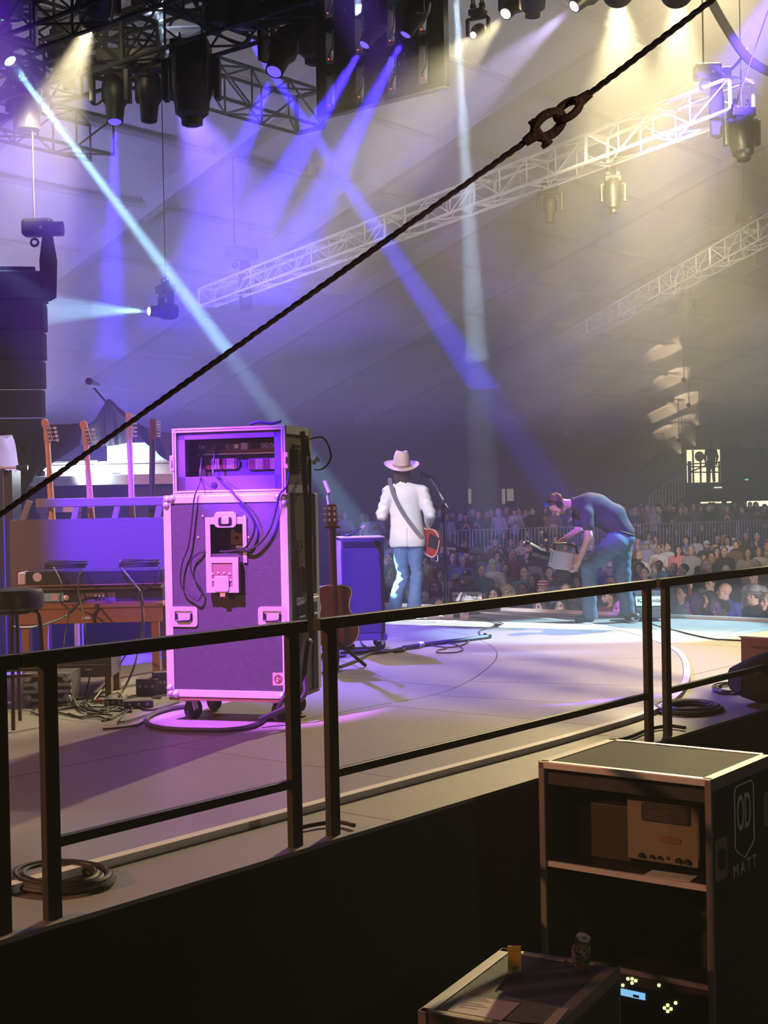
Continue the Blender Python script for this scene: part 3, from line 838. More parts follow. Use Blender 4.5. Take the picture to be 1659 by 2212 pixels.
# amp head on the upper shelf
ai = 0.16
qi = plane_xz(RO, rzR, ry + ai)
x0, z1 = qi(1352, 1712); x1, z0 = qi(1512, 1842)
X = M3.Translation(RO) @ M3.Rotation(rzR, 4, 'Z')
amp2 = thing('guitar_amplifier', 'small cream guitar amplifier head with a perforated grille, inside the open rack', 'amplifier', X @ V(((x0 + x1) / 2, ry + ai + 0.10, z_sh - 0.004)), rzR)
aw, ah = x1 - x0, z1 - z_sh
m_cream = mat('cream_metal', (0.27, 0.23, 0.17), 0.45, 0.1, noise=0.1)
MB().box((0, 0, ah / 2 + 0.01), (aw, 0.20, ah - 0.02)).build('cabinet', m_cream, amp2, bevel=0.012)
MB().prism(rrect(aw * 0.66, ah * 0.26, 0.01, 3, 0.05 * aw, ah * 0.78), -0.104, -0.098).build('grille', m_black, amp2)
g = MB()
for i in range(22):
    for j in range(7):
        g.lathe([(0.0032, 0), (0.0008, 0.002)], (0.05 * aw - aw * 0.30 + aw * 0.60 * (i + 0.5 * (j % 2)) / 22, -0.104, ah * 0.68 + ah * 0.20 * j / 6), (0, -1, 0), 6)
tag(g.build('grille_perforation', m_cream, amp2), kind='stuff')
MB().box((0, -0.101, ah * 0.16), (aw * 0.96, 0.006, ah * 0.13)).build('control_panel', m_cream, amp2)
for k in (-.28, -.14, -.03, .22, .34):
    MB().cyl((k * aw, -0.104, ah * 0.16), (k * aw, -0.12, ah * 0.16), 0.011 if abs(k) > .2 else .008, n=12).build('knob', m_black, amp2, smooth=True)
MB().prism([(.06 * aw, ah * .14), (.1 * aw, ah * .14), (.1 * aw, ah * .2), (.08 * aw, ah * .17), (.06 * aw, ah * .2)], -0.106, -.103).build('badge', m_black, amp2)
MB().prism(rrect(aw * 0.3, 0.03, 0.014, 3, .1 * aw, ah * .42), -0.103, -.1).build('logo_stain', mat('brown_logo', (0.24, 0.13, 0.06), .6), amp2)
MB().tube([(-aw * .2, 0, ah - .005), (-aw * .17, 0, ah + .02), (aw * .3, 0, ah + .02), (aw * .33, 0, ah - .005)], 0.008, 6).build('carry_handle', m_alu, amp2, smooth=True)
# paper sheet and box beside it
tag(MB().box(X @ V((x1 - 0.09, ry + 0.07, z_sh - 0.001)), (0.20, 0.09, 0.003), R=M3.Rotation(rzR + .05, 3, 'Z')).build('paper_sheet', m_white), 'white paper sheet on the rack shelf below the cream amplifier', 'paper')
bx = thing('gear_box', 'dark brown box standing on the left half of the rack shelf', 'box', X @ V((-RW * 0.235, ry + 0.33, z_sh - 0.004)), rzR)
MB().box((0, 0, 0.12), (0.26, 0.30, 0.24)).build('body', mat('dark_brown_box', (0.045, 0.03, 0.028), 0.6), bx, bevel=0.006)
MB().tube([(-.08, 0, .24), (-.07, 0, .26), (.07, 0, .26), (.08, 0, .24)], .008, 6).build('handle', m_black, bx, smooth=True)
# lit processor in the lower bay
xa, z1 = qr(1330, 2100); xb, z0 = qr(1532, 2190)
pw = 0.44
cxp = RW / 2 - 0.03 - pw / 2
proc = thing('effects_processor', 'black effects processor with a glowing blue display and lit buttons low in the rack', 'electronics', X @ V((cxp, ry + 0.05, z1 - 0.24)), rzR)
MB().box((0, 0.12, 0.12), (pw, 0.24, 0.22)).build('housing', m_black, proc, bevel=0.004)
m_led = mat('led_green_white', (0.1, 0.1, 0.05), 0.4, emit=(0.85, 1.0, 0.35), es=1.6)
qp = plane_xz(proc.location, rzR, 0.0)
a, b = qp(1342, 2135); c, d = qp(1394, 2160)
scr = MB().box(((a + c) / 2, -0.003, (b + d) / 2), (abs(c - a), 0.006, abs(b - d))).build('display', m_screen, proc)
MB().box(((a + c) / 2 + .016, -0.0065, (b + d) / 2 - .004), (abs(c - a) * .25, 0.001, abs(b - d) * .4)).build('display_text', mat('screen_text', (.02, .08, .2), .5), scr)
for px, py in ((1357, 2114), (1366, 2114), (1374, 2118), (1366, 2123), (1346, 2128), (1424, 2128), (1443, 2171), (1436, 2177), (1450, 2179), (1443, 2184), (1460, 2166)):
    x, z = qp(px, py)
    MB().prism(rrect(0.012, 0.012, 0.003, 2, x, z), -0.006, 0).build('lit_button', m_led, proc)
for px in (1356, 1374, 1391):
    x, z = qp(px, 2166 + (px - 1356) * .15)
    MB().cyl((x, 0, z), (x, -0.014, z), 0.009, n=12).build('knob', m_blackmetal, proc, smooth=True)
MB().box((0, 0.0, 0.235), (pw + 0.02, 0.012, 0.02)).build('rack_rail', mat('violet_grey_metal', (.22, .2, .26), .5, .3), proc)
pre = thing('rack_unit', 'grey rack unit mounted right below the blue lit effects processor', 'electronics', X @ V((cxp, ry + 0.05, z1 - 0.34)), rzR)
MB().box((0, 0.12, 0.048), (pw, 0.24, 0.086)).build('housing', m_black, pre)
MB().box((0, -0.004, 0.048), (pw, 0.008, 0.084)).build('front_plate', mat('violet_grey_metal', (.22, .2, .26), .5, .3), pre)
MB().box((-0.06, -0.010, 0.05), (pw * .6, 0.004, 0.006)).build('slot_trim', m_alu, pre)
# ================================================================= low flight case with papers, can
zL = -0.44
B0, B1, B3 = on_z(1085, 2048, zL), on_z(1339, 2084, zL), on_z(889, 2180, zL)
rzL = math.atan2((B1 - B0).y, (B1 - B0).x)
LW, LD = (B1 - B0).length, (B3 - B0).length
LO = (B0 + B1) / 2 - V((-math.sin(rzL), math.cos(rzL), 0)) * (LD / 2)
LO.z = GZ
low = thing('flight_case', 'low black flight case in the dark with papers and a can on its lid', 'flight case', LO, rzL)
hl = zL - GZ
MB().box((0, 0, hl / 2 + 0.05), (LW - 0.01, LD - 0.01, hl - 0.11)).build('body', m_carpet, low)
m = MB()
for sx in (-1, 1):
    m.box((sx * (LW / 2 - 0.022), 0, hl - 0.003), (0.046, LD, 0.006)).box((sx * LW / 2, 0, hl - 0.025), (0.006, LD, 0.05))
    for sy in (-1, 1):
        m.box((sx * (LW / 2 - .015), sy * LD / 2, hl / 2 + .05), (0.03, 0.006, hl - 0.1))
for sy in (-1, 1):
    m.box((0, sy * (LD / 2 - 0.018), hl - 0.003), (LW, 0.036, 0.006))
m.build('edge_trim', m_rtrim, low, bevel=0.002)
for sx in (-1, 1):
    for sy in (-1, 1):
        caster(low, sx * (LW / 2 - 0.1), sy * (LD / 2 - 0.1), 0.105, 0.4, 0.05, 0.105)
def flat_on(name, label, cat, pix, z, t, m):
    w = [on_z(px, py, z) for px, py in pix]
    c = sum(w, V((0, 0, 0))) / len(w)
    o = MB().slab([(p.x - c.x, p.y - c.y) for p in reversed(w)], 0, t).build(name, m)
    o.location = (c.x, c.y, z)
    return tag(o, label, cat)
m_paper = mat('paper', (0.55, 0.46, 0.50), 0.8, noise=0.08, nscale=3)
zT = zL + 0.001
flat_on('grey_folder', 'dull green grey sheet lying under the papers on the low flight case', 'folder', [(1100, 2102), (1068, 2143), (1092, 2150), (1120, 2159), (1220, 2178), (1180, 2212), (1120, 2208), (946, 2180)], zT, 0.002, mat('folder_grey', (0.15, 0.16, 0.13), 0.8))
pp = flat_on('paper_sheet', 'pinkish printed paper sheet on the low flight case lid', 'paper', [(1004, 2150), (1123, 2168), (1084, 2204), (966, 2184)], zT + 0.003, 0.002, m_paper)
inv = pp.matrix_world
for k in range(7):
    a, b = on_z(1010 - 3 * k, 2155 + 3.8 * k, zT), on_z(1050 - 3 * k + (k % 3) * 9, 2161 + 3.8 * k, zT)
    MB().bar(V((a.x, a.y, zT + .0055)) - pp.location, V((b.x, b.y, zT + .0055)) - pp.location, 0.004, 0.0006, hint=(0, 0, 1)).build('printed_line', mat('print_grey', (.2, .18, .2), .8), pp)
flat_on('paper_sheet', 'pale strip of paper along the front edge of the low flight case', 'paper', [(928, 2179), (975, 2187), (1066, 2203), (1060, 2209), (966, 2190), (922, 2183)], zT + 0.0065, 0.0015, mat('paper_yellowish', (0.5, 0.48, 0.36), .8))
flat_on('gaffer_tape', 'pinkish strip of tape stuck on the far edge of the low flight case', 'tape', [(1174, 2066), (1221, 2073), (1219, 2078), (1174, 2071)], zL + 0.0005, 0.0015, mat('pink_tape', (.5, .36, .36), .7))
flat_on('gaffer_tape', 'yellowish strip of tape on the right corner of the low flight case', 'tape', [(1206, 2178), (1230, 2178), (1200, 2214), (1172, 2214)], zL + 0.0035, 0.0015, mat('paper_yellowish', (0.5, 0.48, 0.36), .8))
tg = at_d(1112, 2081, 1) # yellow card leaning upright on the case
pc = on_z(1112, 2100, zL)
card = thing('yellow_card', 'yellow card standing upright on the low flight case', 'card', (pc.x, pc.y, zL), YAW)
MB().box((0, 0, 0.052), (0.052, 0.012, 0.100)).build('card', mat('yellow_card', (0.62, 0.38, 0.03), 0.7), card, bevel=0.002)
for k in range(3):
    MB().box((0, -0.0065, 0.022 - k * .006), (0.026, 0.001, 0.003)).build('printed_line', m_black, card)
# crushed drink can
pcn = on_z(1256, 2092, zL)
can = thing('drink_can', 'crumpled green and red drink can standing on the low flight case', 'can', (pcn.x, pcn.y, zL), 0.3)
nt = None
m_can = mat('can_print', (0.12, 0.16, 0.10), 0.35, 0.5)
_nt = m_can.node_tree
_b = _nt.nodes['Principled BSDF']
_tc, _n, _cr = _nt.nodes.new('ShaderNodeTexCoord'), _nt.nodes.new('ShaderNodeTexNoise'), _nt.nodes.new('ShaderNodeValToRGB')
_n.inputs['Scale'].default_value = 42
_cr.color_ramp.interpolation = 'CONSTANT'
for pos, c in ((0.0, (0.05, 0.13, 0.07, 1)), (0.46, (0.45, 0.42, 0.36, 1)), (0.56, (0.5, 0.09, 0.05, 1)), (0.63, (0.09, 0.07, 0.05, 1))):
    e = _cr.color_ramp.elements.new(pos) if pos > 0 else _cr.color_ramp.elements[0]
    e.color = c
    e.position = pos
_cr.color_ramp.elements[-1].color = (0.6, 0.56, 0.5, 1)
_nt.links.new(_tc.outputs['Object'], _n.inputs['Vector']); _nt.links.new(_n.outputs['Fac'], _cr.inputs[0]); _nt.links.new(_cr.outputs[0], _b.inputs['Base Color'])
rnd = random.Random(5)
rows = []
tilt = V((math.cos(YAW - 1.2), math.sin(YAW - 1.2), 0)) * 0.18
for i, (r, z) in enumerate(((0.020, 0), (0.024, .004), (0.030, .03), (0.036, .05), (0.037, .066), (0.036, .08), (0.030, .092), (0.026, .108), (0.029, .124), (0.027, .128))):
    row = []
    for k in range(20):
        a = 2 * PI * k / 20
        rr = r * (1 + (0.10 * math.sin(3 * a + i * 1.3) + rnd.uniform(-.05, .05)) * (1 if 0 < i < 8 else 0.15))
        off = V((math.sin(YAW), -math.cos(YAW), 0)) * (0.012 * max(0, i - 5)) * .5 
        row.append((rr * math.cos(a) + off.x, rr * math.sin(a) + off.y, z - max(0, (i - 6)) * 0.004 * math.cos(a - YAW + PI / 2)))
    rows.append(row + [row[0]])
MB().sheet(rows).build('can_body', m_can, can, smooth=True)
top = MB()
top.add([p for p in rows[-1][:-1]], [tuple(range(20))])
cl = top.build('can_lid', m_alu, can)
c_ = sum((V(p) for p in rows[-1][:-1]), V((0, 0, 0))) / 20
MB().prism(rrect(.016, .012, .005, 3), -.0012, .0).build('opening', m_black, cl).matrix_local = M3.Translation(c_ + V((.006, -.004, .0008))) @ M3.Rotation(PI / 2, 4, 'X')
MB().tube([(c_.x - .004 + .007 * math.cos(i * .7), c_.y + .004 * math.sin(i * .7), c_.z + .002) for i in range(9)], .0014, 4, closed=True).build('pull_tab', m_alu, cl)
# ================================================================= trusses
m_btruss = mat('black_truss', (0.03, 0.03, 0.034), 0.5, 0.2)
TM = {}
def rod(parent, name, a, b, r, m, n=6):                # a straight tube that shares its mesh with equally long ones
    a, b = V(a), V(b)
    L = round((b - a).length, 2)
    k = (L, r, m.name)
    if k not in TM:
        TM[k] = MB().cyl((0, 0, 0), (0, 0, L), r, n=n).mesh(name, m)
    x, y, d = frame(b - a)
    return piece(name, TM[k], parent, basis(a, x, y, d))
def truss(name, label, p0, p1, s, m, bay=None, rc=0.025, rb=0.012, group=None, sag=None):
    p0, p1 = V(p0), V(p1)
    t = thing(name, label, 'truss', p0, 0, group)
    d = p1 - p0
    L = d.length
    d.normalize()
    u = V((d.y, -d.x, 0)).normalized()
    w = V((0, 0, 1))
    bay = bay or s
    n = max(2, int(round(L / bay)))
    bay = L / n
    C = [(sx * s / 2, sz) for sx, sz in ((-1, 0), (1, 0), (1, s), (-1, s))]
    P = lambda k, i: u * C[i][0] + w * C[i][1] + d * (bay * k)
    for i in range(4):
        rod(t, 'chord', P(0, i), P(n, i), rc, m)
    for k in range(n + 1):
        for i in range(4):
            if k % 2 == 0 or i in (1, 3):
                rod(t, 'strut', P(k, i), P(k, (i + 1) % 4), rb * (2.2 if k % 4 == 0 and name != 'black_truss' else 1), m, 5)
    for k in range(n):
        for i in range(4):
            a, b = (P(k, i), P(k + 1, (i + 1) % 4)) if k % 2 == 0 else (P(k, (i + 1) % 4), P(k + 1, i))
            rod(t, 'brace', a, b, rb, m, 5)
    return t
TY, TZ = 12.0, 6.92
truss('lighting_truss', 'black lighting truss carrying the row of moving heads over the stage', (-23, TY, TZ), (-4.2, TY, TZ), 0.62, m_btruss, 0.78, 0.030, 0.016)
truss('lighting_truss', 'black upper truss with thick diagonals, high behind the lighting truss at upper left', (-23, TY + 1.1, TZ + 0.95), (-11.6, TY + 1.1, TZ + 0.95), 0.9, m_btruss, 1.1, 0.035, 0.022)
truss('lighting_truss', 'black cross truss running upstage above the warm spotlight', (-15.7, TY - 4.5, TZ + 0.62), (-15.7, TY + 5.5, TZ + 0.62), 0.6, m_btruss, 0.8, 0.03, 0.018)
truss('lighting_truss', 'black cross truss at the far upper left corner near the cyan beam', (-18.6, TY - 5, TZ + 0.3), (-18.6, TY + 3.5, TZ + 0.3), 0.6, m_btruss, 0.8, 0.03, 0.018)
truss('lighting_truss', 'black cross truss above the large dark profile lamp', (-13.0, TY - 4.5, TZ + 0.7), (-13.0, TY + 4.5, TZ + 0.7), 0.5, m_btruss, 0.8, 0.03, 0.018)
truss('lighting_truss', 'black truss nearer the camera, carrying the two blue heads before the video panel', (-14, 10.4, TZ), (-4.2, 10.4, TZ), 0.55, m_btruss, 0.7, 0.028, 0.015)
truss('audience_truss', 'long white box truss hanging slanted over the audience', at_d(1602, 240, 17.9), at_d(448, 662, 33.2), 0.40, m_truss_w, 0.72, 0.027, 0.012)
pR = on_z(1700, 498, 5.7)
truss('audience_truss', 'far thin white truss low under the roof at right', pR, on_z(1062, 836, 5.7), 0.36, mat('aluminium_truss_far', (.7, .7, .74), .5), 0.9, 0.016, 0.010)
# ================================================================= moving lights
def beam_power(L, r, deg):                              # lamp power whose haze beam has radiance L at r metres
    return 4 * PI * L * 4 * PI / (HAZE + HAZE_UP) * r / (2 * math.tan(math.radians(deg) / 2))
m_lamp = mat('lamp_housing', (0.022, 0.022, 0.026), 0.45)
LENS = {}
def lens_mat(c, e):
    k = (c, e)
    if k not in LENS:
        LENS[k] = mat('lens_%d' % len(LENS), (0.02, 0.02, 0.03), 0.1, emit=c, es=e)
    return LENS[k]
def head_light(label, L, T, kind='wash', lit=None, s=1.0, group=None, name='moving_head_light', up_len=None, pipe=False):
    """lens at L, aimed at T; lit = (color, beam radiance, at metres, degrees, lens strength, blend)"""
    L, T = V(L), V(T)
    d = (T - L).normalized()
    hl = 0.30 * s
    piv = L - d * hl
    base = piv + V((0, 0, 0.36 * s))
    t = thing(name, label, 'stage light', base, 0, group)
    o = lambda p: V(p) - base
    hx = V((-d.y, d.x, 0))
    hx = hx.normalized() if hx.length > 0.05 else V((0.8, 0.6, 0))
    hy = V((0, 0, 1)).cross(hx)
    R = M3((( hx.x, hy.x, 0), (hx.y, hy.y, 0), (0, 0, 1)))
    b = MB().box((0, 0, 0.02 * s), (0.34 * s, 0.26 * s, 0.13 * s), R=R)
    b.box((0, 0, -0.06 * s), (0.2 * s, 0.2 * s, 0.04 * s), R=R)
    b.build('base', m_lamp, t, bevel=0.012)
    top = (up_len if up_len is not None else 0.16) * s
    for sx in (-1, 1):
        p = hx * (0.10 * s * sx) + V((0, 0, 0.08 * s))
        MB().box(p + V((0, 0, 0.03)), (0.05, 0.05, 0.07), R=R).tube([p + hy * (0.035 * math.cos(a)) + V((0, 0, 0.09 + 0.035 * math.sin(a))) for a in [i * PI / 5 for i in range(10)]], 0.010, 5, closed=True).build('clamp', m_lamp, t)
    if pipe:
        MB().cyl((0, 0, .1), (0, 0, roof_z(base.x) - base.z - .05), .007, n=5).build('drop_wire', m_lamp, t)
    w = 0.235 * s
    y = MB().box((0, 0, -0.09 * s), (2 * w, 0.12 * s, 0.05 * s), R=R)
    for sx in (-1, 1):
        y.prism([(sx * w - .03 * s, -.08 * s), (sx * w + .03 * s, -.08 * s), (sx * w + .025 * s, -.44 * s), (sx * w - .025 * s, -.44 * s)], -.06 * s, .06 * s, X=R.to_4x4())
    y.build('yoke', m_lamp, t, bevel=0.01)
    if kind == 'wash':
        prof = [(0.05, -0.26), (0.12, -0.25), (0.165, -0.18), (0.175, -0.02), (0.17, 0.08), (0.15, 0.12), (0.155, 0.26), (0.15, hl / s)]
    elif kind == 'profile':
        prof = [(0.06, -0.40), (0.16, -0.38), (0.19, -0.25), (0.19, 0.0), (0.165, 0.08), (0.15, 0.20), (0.10, 0.24), (0.095, hl / s)]
    else:
        prof = [(0.04, -0.2), (0.11, -0.19), (0.14, -0.1), (0.14, 0.05), (0.10, 0.12), (0.085, hl / s)]
    prof = [(r * s, z * s) for r, z in prof]
    h = MB().lathe(prof, o(piv), d, 20).build('lamp_head', m_lamp, t, smooth=True)
    if kind == 'profile':
        fx, fy, fz = frame(d)
        for k in range(8):
            a = k * PI / 4
            v_ = fx * math.cos(a) + fy * math.sin(a)
            MB().bar(o(piv) + v_ * 0.192 * s - d * 0.33 * s, o(piv) + v_ * 0.192 * s - d * 0.02 * s, 0.03 * s, 0.02 * s, hint=v_).build('cooling_fin', m_lamp, h)
    r = prof[-1][0] * 0.86
    if lit and lit[0] is B_: lit = (lit[0], *lit[1:])
    lc, le = ((lit[0], lit[4]) if lit else ((0.05, 0.05, 0.06), 0.0))
    if lit and lit[1] == 0: lc = lit[0]
    MB().lathe([(r, 0), (r * 0.7, 0.018 * s), (0.002, 0.024 * s)], o(L) - d * 0.004, d, 18).build('lens', lens_mat((0.10, 0.06, 1.0) if lc is B_ else lc, min(le, 3.2) if lc is B_ else le), h, smooth=True)
    if lit and lit[1] > 0:
        c, rad, at, deg, es, bl = lit
        spot('lamp', L + d * 0.06, T, beam_power(rad, at, deg), c, deg, bl, r * 0.5, t)
    return t
B_, W_, C_ = (0.045, 0.02, 1.0), (1.0, 0.84, 0.50), (0.36, 0.74, 1.0)
Y1 = TY - 0.05
head_light('warm white moving head, glaring above the upper left truss', on_y(198, 48, 11.0), at_d(60, 400, 19.5), 'wash', (W_, 0.80, 1.6, 30, 60, 0.6))
head_light('blue moving head pointing straight down, leftmost blue lamp', on_y(248, 263, Y1), at_d(238, 920, 17.3), 'beam', (B_, 2.0, 1.1, 9, 40, 0.25), 1.25)
head_light('dark unlit moving head between the blue lamp and the large profile', on_y(322, 262, Y1), at_d(318, 700, 17.5), 'beam', None, 1.2)
head_light('large dark profile moving head, unlit, lens down', on_y(415, 270, Y1), at_d(420, 800, 17.3), 'profile', None, 1.35)
head_light('blue moving head shining down left, between dark profile and video panel', on_y(592, 155, Y1), at_d(440, 520, 15.2), 'beam', (B_, 1.9, 0.9, 12, 40, 0.35), 1.25)
head_light('dark moving head partly hidden behind the video panel edge', on_y(678, 140, 12.3), at_d(670, 700, 17), 'profile', None, 1.1)
head_light('left blue lamp in front of the video panel', on_y(787, 97, 10.35), at_d(560, 470, 13.0), 'beam', (B_, 2.6, 0.8, 12, 40, 0.4), 0.75)
head_light('right blue lamp in front of the video panel', on_y(876, 75, 10.35), at_d(720, 380, 13.0), 'beam', (B_, 2.2, 0.7, 12, 40, 0.4), 0.75)
head_light('warm lamp right of the video panel, glaring to lower left', on_y(1092, 30, Y1), at_d(860, 300, 13.2), 'beam', (W_, 0.34, 1.0, 24, 50, 0.5), 0.8)
head_light('small warm lamp low beside the right edge of the video panel', on_y(1022, 76, Y1), at_d(880, 190, 13.2), 'beam', (W_, 0.30, 0.7, 22, 50, 0.5), 0.5)
head_light('lavender white lamp aiming left near the top right', on_y(1240, 14, Y1), at_d(930, 280, 13.2), 'beam', ((0.62, 0.55, 1.0), 0.45, 0.9, 20, 60, 0.5), 0.8)
head_light('dark moving head with a dim blue lens pointing down', on_y(1150, 36, Y1), at_d(1146, 700, 16.3), 'profile', (B_, 0, 1, 1, 1.5, 0), 0.85)
head_light('warm wash lamp at the top, left one of the pair', on_y(1335, -14, Y1), at_d(1385, 1100, 50), 'wash', ((1.0, 0.84, 0.46), 0.90, 1.5, 25, 60, 0.7))
head_light('warm wash lamp at the top, right one of the pair', on_y(1462, -14, Y1), at_d(1495, 1100, 50), 'wash', ((1.0, 0.84, 0.46), 0.70, 1.5, 23, 60, 0.7))
head_light('cyan beam lamp at the left border, sending a narrow ray to the right', on_y(22, 132, 10.9), at_d(868, 1262, 16.4), 'beam', (C_, 1.3, 3.6, 2.5, 30, 0.5), 1.1)
head_light('cyan lit lamp at the very left border', on_y(-4, 72, 11.0), at_d(590, 830, 18.5), 'beam', (C_, 0.28, 3.0, 9, 20, 0.8), 0.9)
# lamps just above the picture whose rays cross it
head_light('pale blue beam lamp above the video panel', on_y(762, -60, 11.0), at_d(915, 960, 19.5), 'beam', ((0.50, 0.78, 0.95), 0.50, 2.6, 3.4, 20, 0.6), 0.9)
head_light('pale blue beam lamp above the right side of the video panel', on_y(982, -60, Y1), at_d(1042, 980, 20), 'beam', ((0.60, 0.80, 0.98), 0.50, 2.6, 4.0, 20, 0.6), 0.9)
head_light('blue beam lamp above the picture left of the panel', on_y(455, -40, 14.0), at_d(1235, 1120, 25), 'beam', (B_, 1.05, 5.0, 4.2, 20, 0.6), 0.9)
head_light('pale blue lamp above the dark profile', on_y(330, -40, 12.6), at_d(470, 640, 15), 'beam', ((0.5, 0.72, 0.95), 0.22, 3.0, 7, 20, 0.7), 0.9)
head_light('blue wash lamp beyond the top right corner', on_y(1720, -80, 14.0), at_d(1370, 560, 25), 'wash', ((0.12, 0.06, 1.0), 0.9, 2.5, 17, 20, 0.7), 0.9)
head_light('yellow lamp beyond the left border', on_y(-110, 130, 11.5), at_d(110, 470, 24), 'wash', (W_, 0.2, 1.3, 20, 20, 0.6), 0.9)
head_light('pale blue flood lamp beyond the left border', on_y(-260, 400, 12.0), at_d(330, 900, 17), 'beam', ((0.36, 0.55, 1.0), 0.75, 3.0, 10, 20, 0.7), 0.9)
head_light('cyan lamp on the far side truss, throwing a fan of light to the left', at_d(322, 672, 21.5), at_d(-60, 665, 20.3), 'beam', (C_, 0.50, 1.4, 19, 60, 0.25), 0.9, pipe=True)
# unlit clutter on the upper left truss
rnd = random.Random(11)
for px, py, Y, k in ((20, 40, 10.8, 'wash'), (60, 280, 11.9, 'wash'), (150, 190, 12.6, 'beam'), (470, 55, 11.6, 'wash'), (530, 60, 11.8, 'wash'), (300, 30, 13.0, 'beam')):
    head_light({20: 'dark lamp in the top left corner', 60: 'dark lamp under the truss near the left border', 150: 'dark lamp hanging in the truss between warm and blue lamps', 470: 'dark lamp left of two below the top edge, beside the cables', 530: 'dark lamp right of two below the top edge, near the profile', 300: 'dark lamp high above the unlit moving head'}[px], on_y(px, py, Y), on_y(px + rnd.uniform(-40, 40), py + 300, Y), k, None, 1.1)
for i, pts in enumerate(([(430, 20), (470, 70), (520, 95), (560, 60), (600, 80)], [(60, 120), (120, 160), (200, 120), (280, 170), (350, 110)], [(190, 205), (200, 225), (215, 222), (235, 200)], [(560, 55), (640, 90), (700, 20), (760, 40)])):
    tag(MB().tube(smooth_pts([on_y(a, b, 11.75 + 0.05 * i) for a, b in pts], 6), 0.014, 6).build('truss_cable', m_cable, smooth=True),
        ['black cable swag below the top edge beside the video panel', 'black cable swag along the upper left truss', 'thin black cable loop left of the leftmost blue lamp', 'black cable running to the video panel top'][i], 'cable')
# ================================================================= video panel seen from the back
pa, pb = on_y(690, 257, 11.3), on_y(966, 186, 11.3)
zB = (pa.z + pb.z) / 2
PW = pb.x - pa.x
vp = thing('video_wall', 'black back of a hanging video panel with tall slots and red lamps', 'video panel', ((pa.x + pb.x) / 2, 11.3, zB))
ip = vp.location
def vq(px, py):
    p = on_y(px, py, 11.3)
    return p.x - ip.x, p.z - ip.z
PH = 1.9
slots = []
for pxs, col in ((719, [(125, -60), (240, 165)]), (783, [(220, 145)]), (852, [(205, 122), (100, 18)]), (920, [(182, 98), (76, -20)])):
    xm = vq(pxs, 150)[0]
    zs = []
    for y0, y1 in col:
        zs.append((vq(pxs, y0)[1], vq(pxs, y1)[1]))
    if pxs == 719: zs = [(vq(719, 240)[1], vq(719, 165)[1]), (vq(719, 140)[1], vq(719, 70)[1]), (vq(719, 40)[1], vq(719, -30)[1])]
    if pxs == 783: zs = [(vq(783, 222)[1], vq(783, 145)[1]), (vq(783, 120)[1], vq(783, 40)[1])]
    slots.append((xm, sorted(zs)))
m_pan = mat('panel_black', (0.02, 0.02, 0.024), 0.4)
sw = 0.115
edges = [-PW / 2] + [e for xm, _ in slots for e in (xm - sw / 2, xm + sw / 2)] + [PW / 2]
for i in range(0, len(edges), 2):
    MB().box(((edges[i] + edges[i + 1]) / 2, 0, PH / 2), (edges[i + 1] - edges[i], 0.08, PH)).build('panel_column', m_pan, vp)
m_red = mat('red_lamp', (0.1, 0, 0), 0.4, emit=(1.0, 0.12, 0.05), es=2.0)
for xm, zs in slots:
    z = 0.0
    for a, b in zs + [(PH, PH)]:
        if a > z + 0.01:
            MB().box((xm, 0, (z + min(a, PH)) / 2), (sw, 0.07, min(a, PH) - z)).build('panel_block', m_pan, vp)
        z = b
    for a, b in zs:
        b = min(b, PH)
        # waisted lining of the slot, cable, red status lamp
        ln = MB()
        for sx in (-1, 1):
            ln.prism([(xm + sx * sw / 2, a), (xm + sx * (sw / 2 - 0.022), a + 0.005), (xm + sx * (sw / 2 - 0.006), a + (b - a) * .25), (xm + sx * (sw / 2 - 0.003), (a + b) / 2), (xm + sx * (sw / 2 - 0.006), b - (b - a) * .25), (xm + sx * (sw / 2 - 0.024), b), (xm + sx * sw / 2, b)][::sx], -0.045, 0.045)
            ln.build('slot_lining', mat('panel_grey', (0.35, 0.34, 0.36), 0.5), vp); ln = MB()
        MB().tube(smooth_pts([(xm - .03, -.03, a + .03), (xm - .01, -.05, a + .10), (xm + .035, -.05, a + (b - a) * .45), (xm + .03, -.03, b - .03)], 5), 0.006, 5).build('slot_cable', m_cable, vp, smooth=True)
        MB().lathe([(.009, 0), (.007, .008), (.001, .01)], (xm - .012, -.05, a + .05), (0, -1, 0), 8).build('status_lamp', m_red, vp)
        MB().box((xm, -0.03, a + 0.02), (0.05, 0.04, 0.035)).build('connector', mat('panel_plug', (0.5, 0.5, 0.52), .5), vp, bevel=.004)
rnd = random.Random(3)
for k in range(46):
    x, z = rnd.uniform(-PW / 2 + .03, PW / 2 - .03), rnd.uniform(0.03, PH)
    if any(abs(x - xm) < sw * .6 for xm, _ in slots): continue
    MB().box((x, -0.041, z), (0.010, 0.004, 0.014 if k % 3 else .035)).build('screw', mat('panel_plug', (0.5, 0.5, 0.52), .5), vp)
MB().box((0, -0.0, -0.006), (PW, 0.085, 0.012)).build('bottom_frame', mat('panel_grey', (0.35, 0.34, 0.36), 0.5), vp)
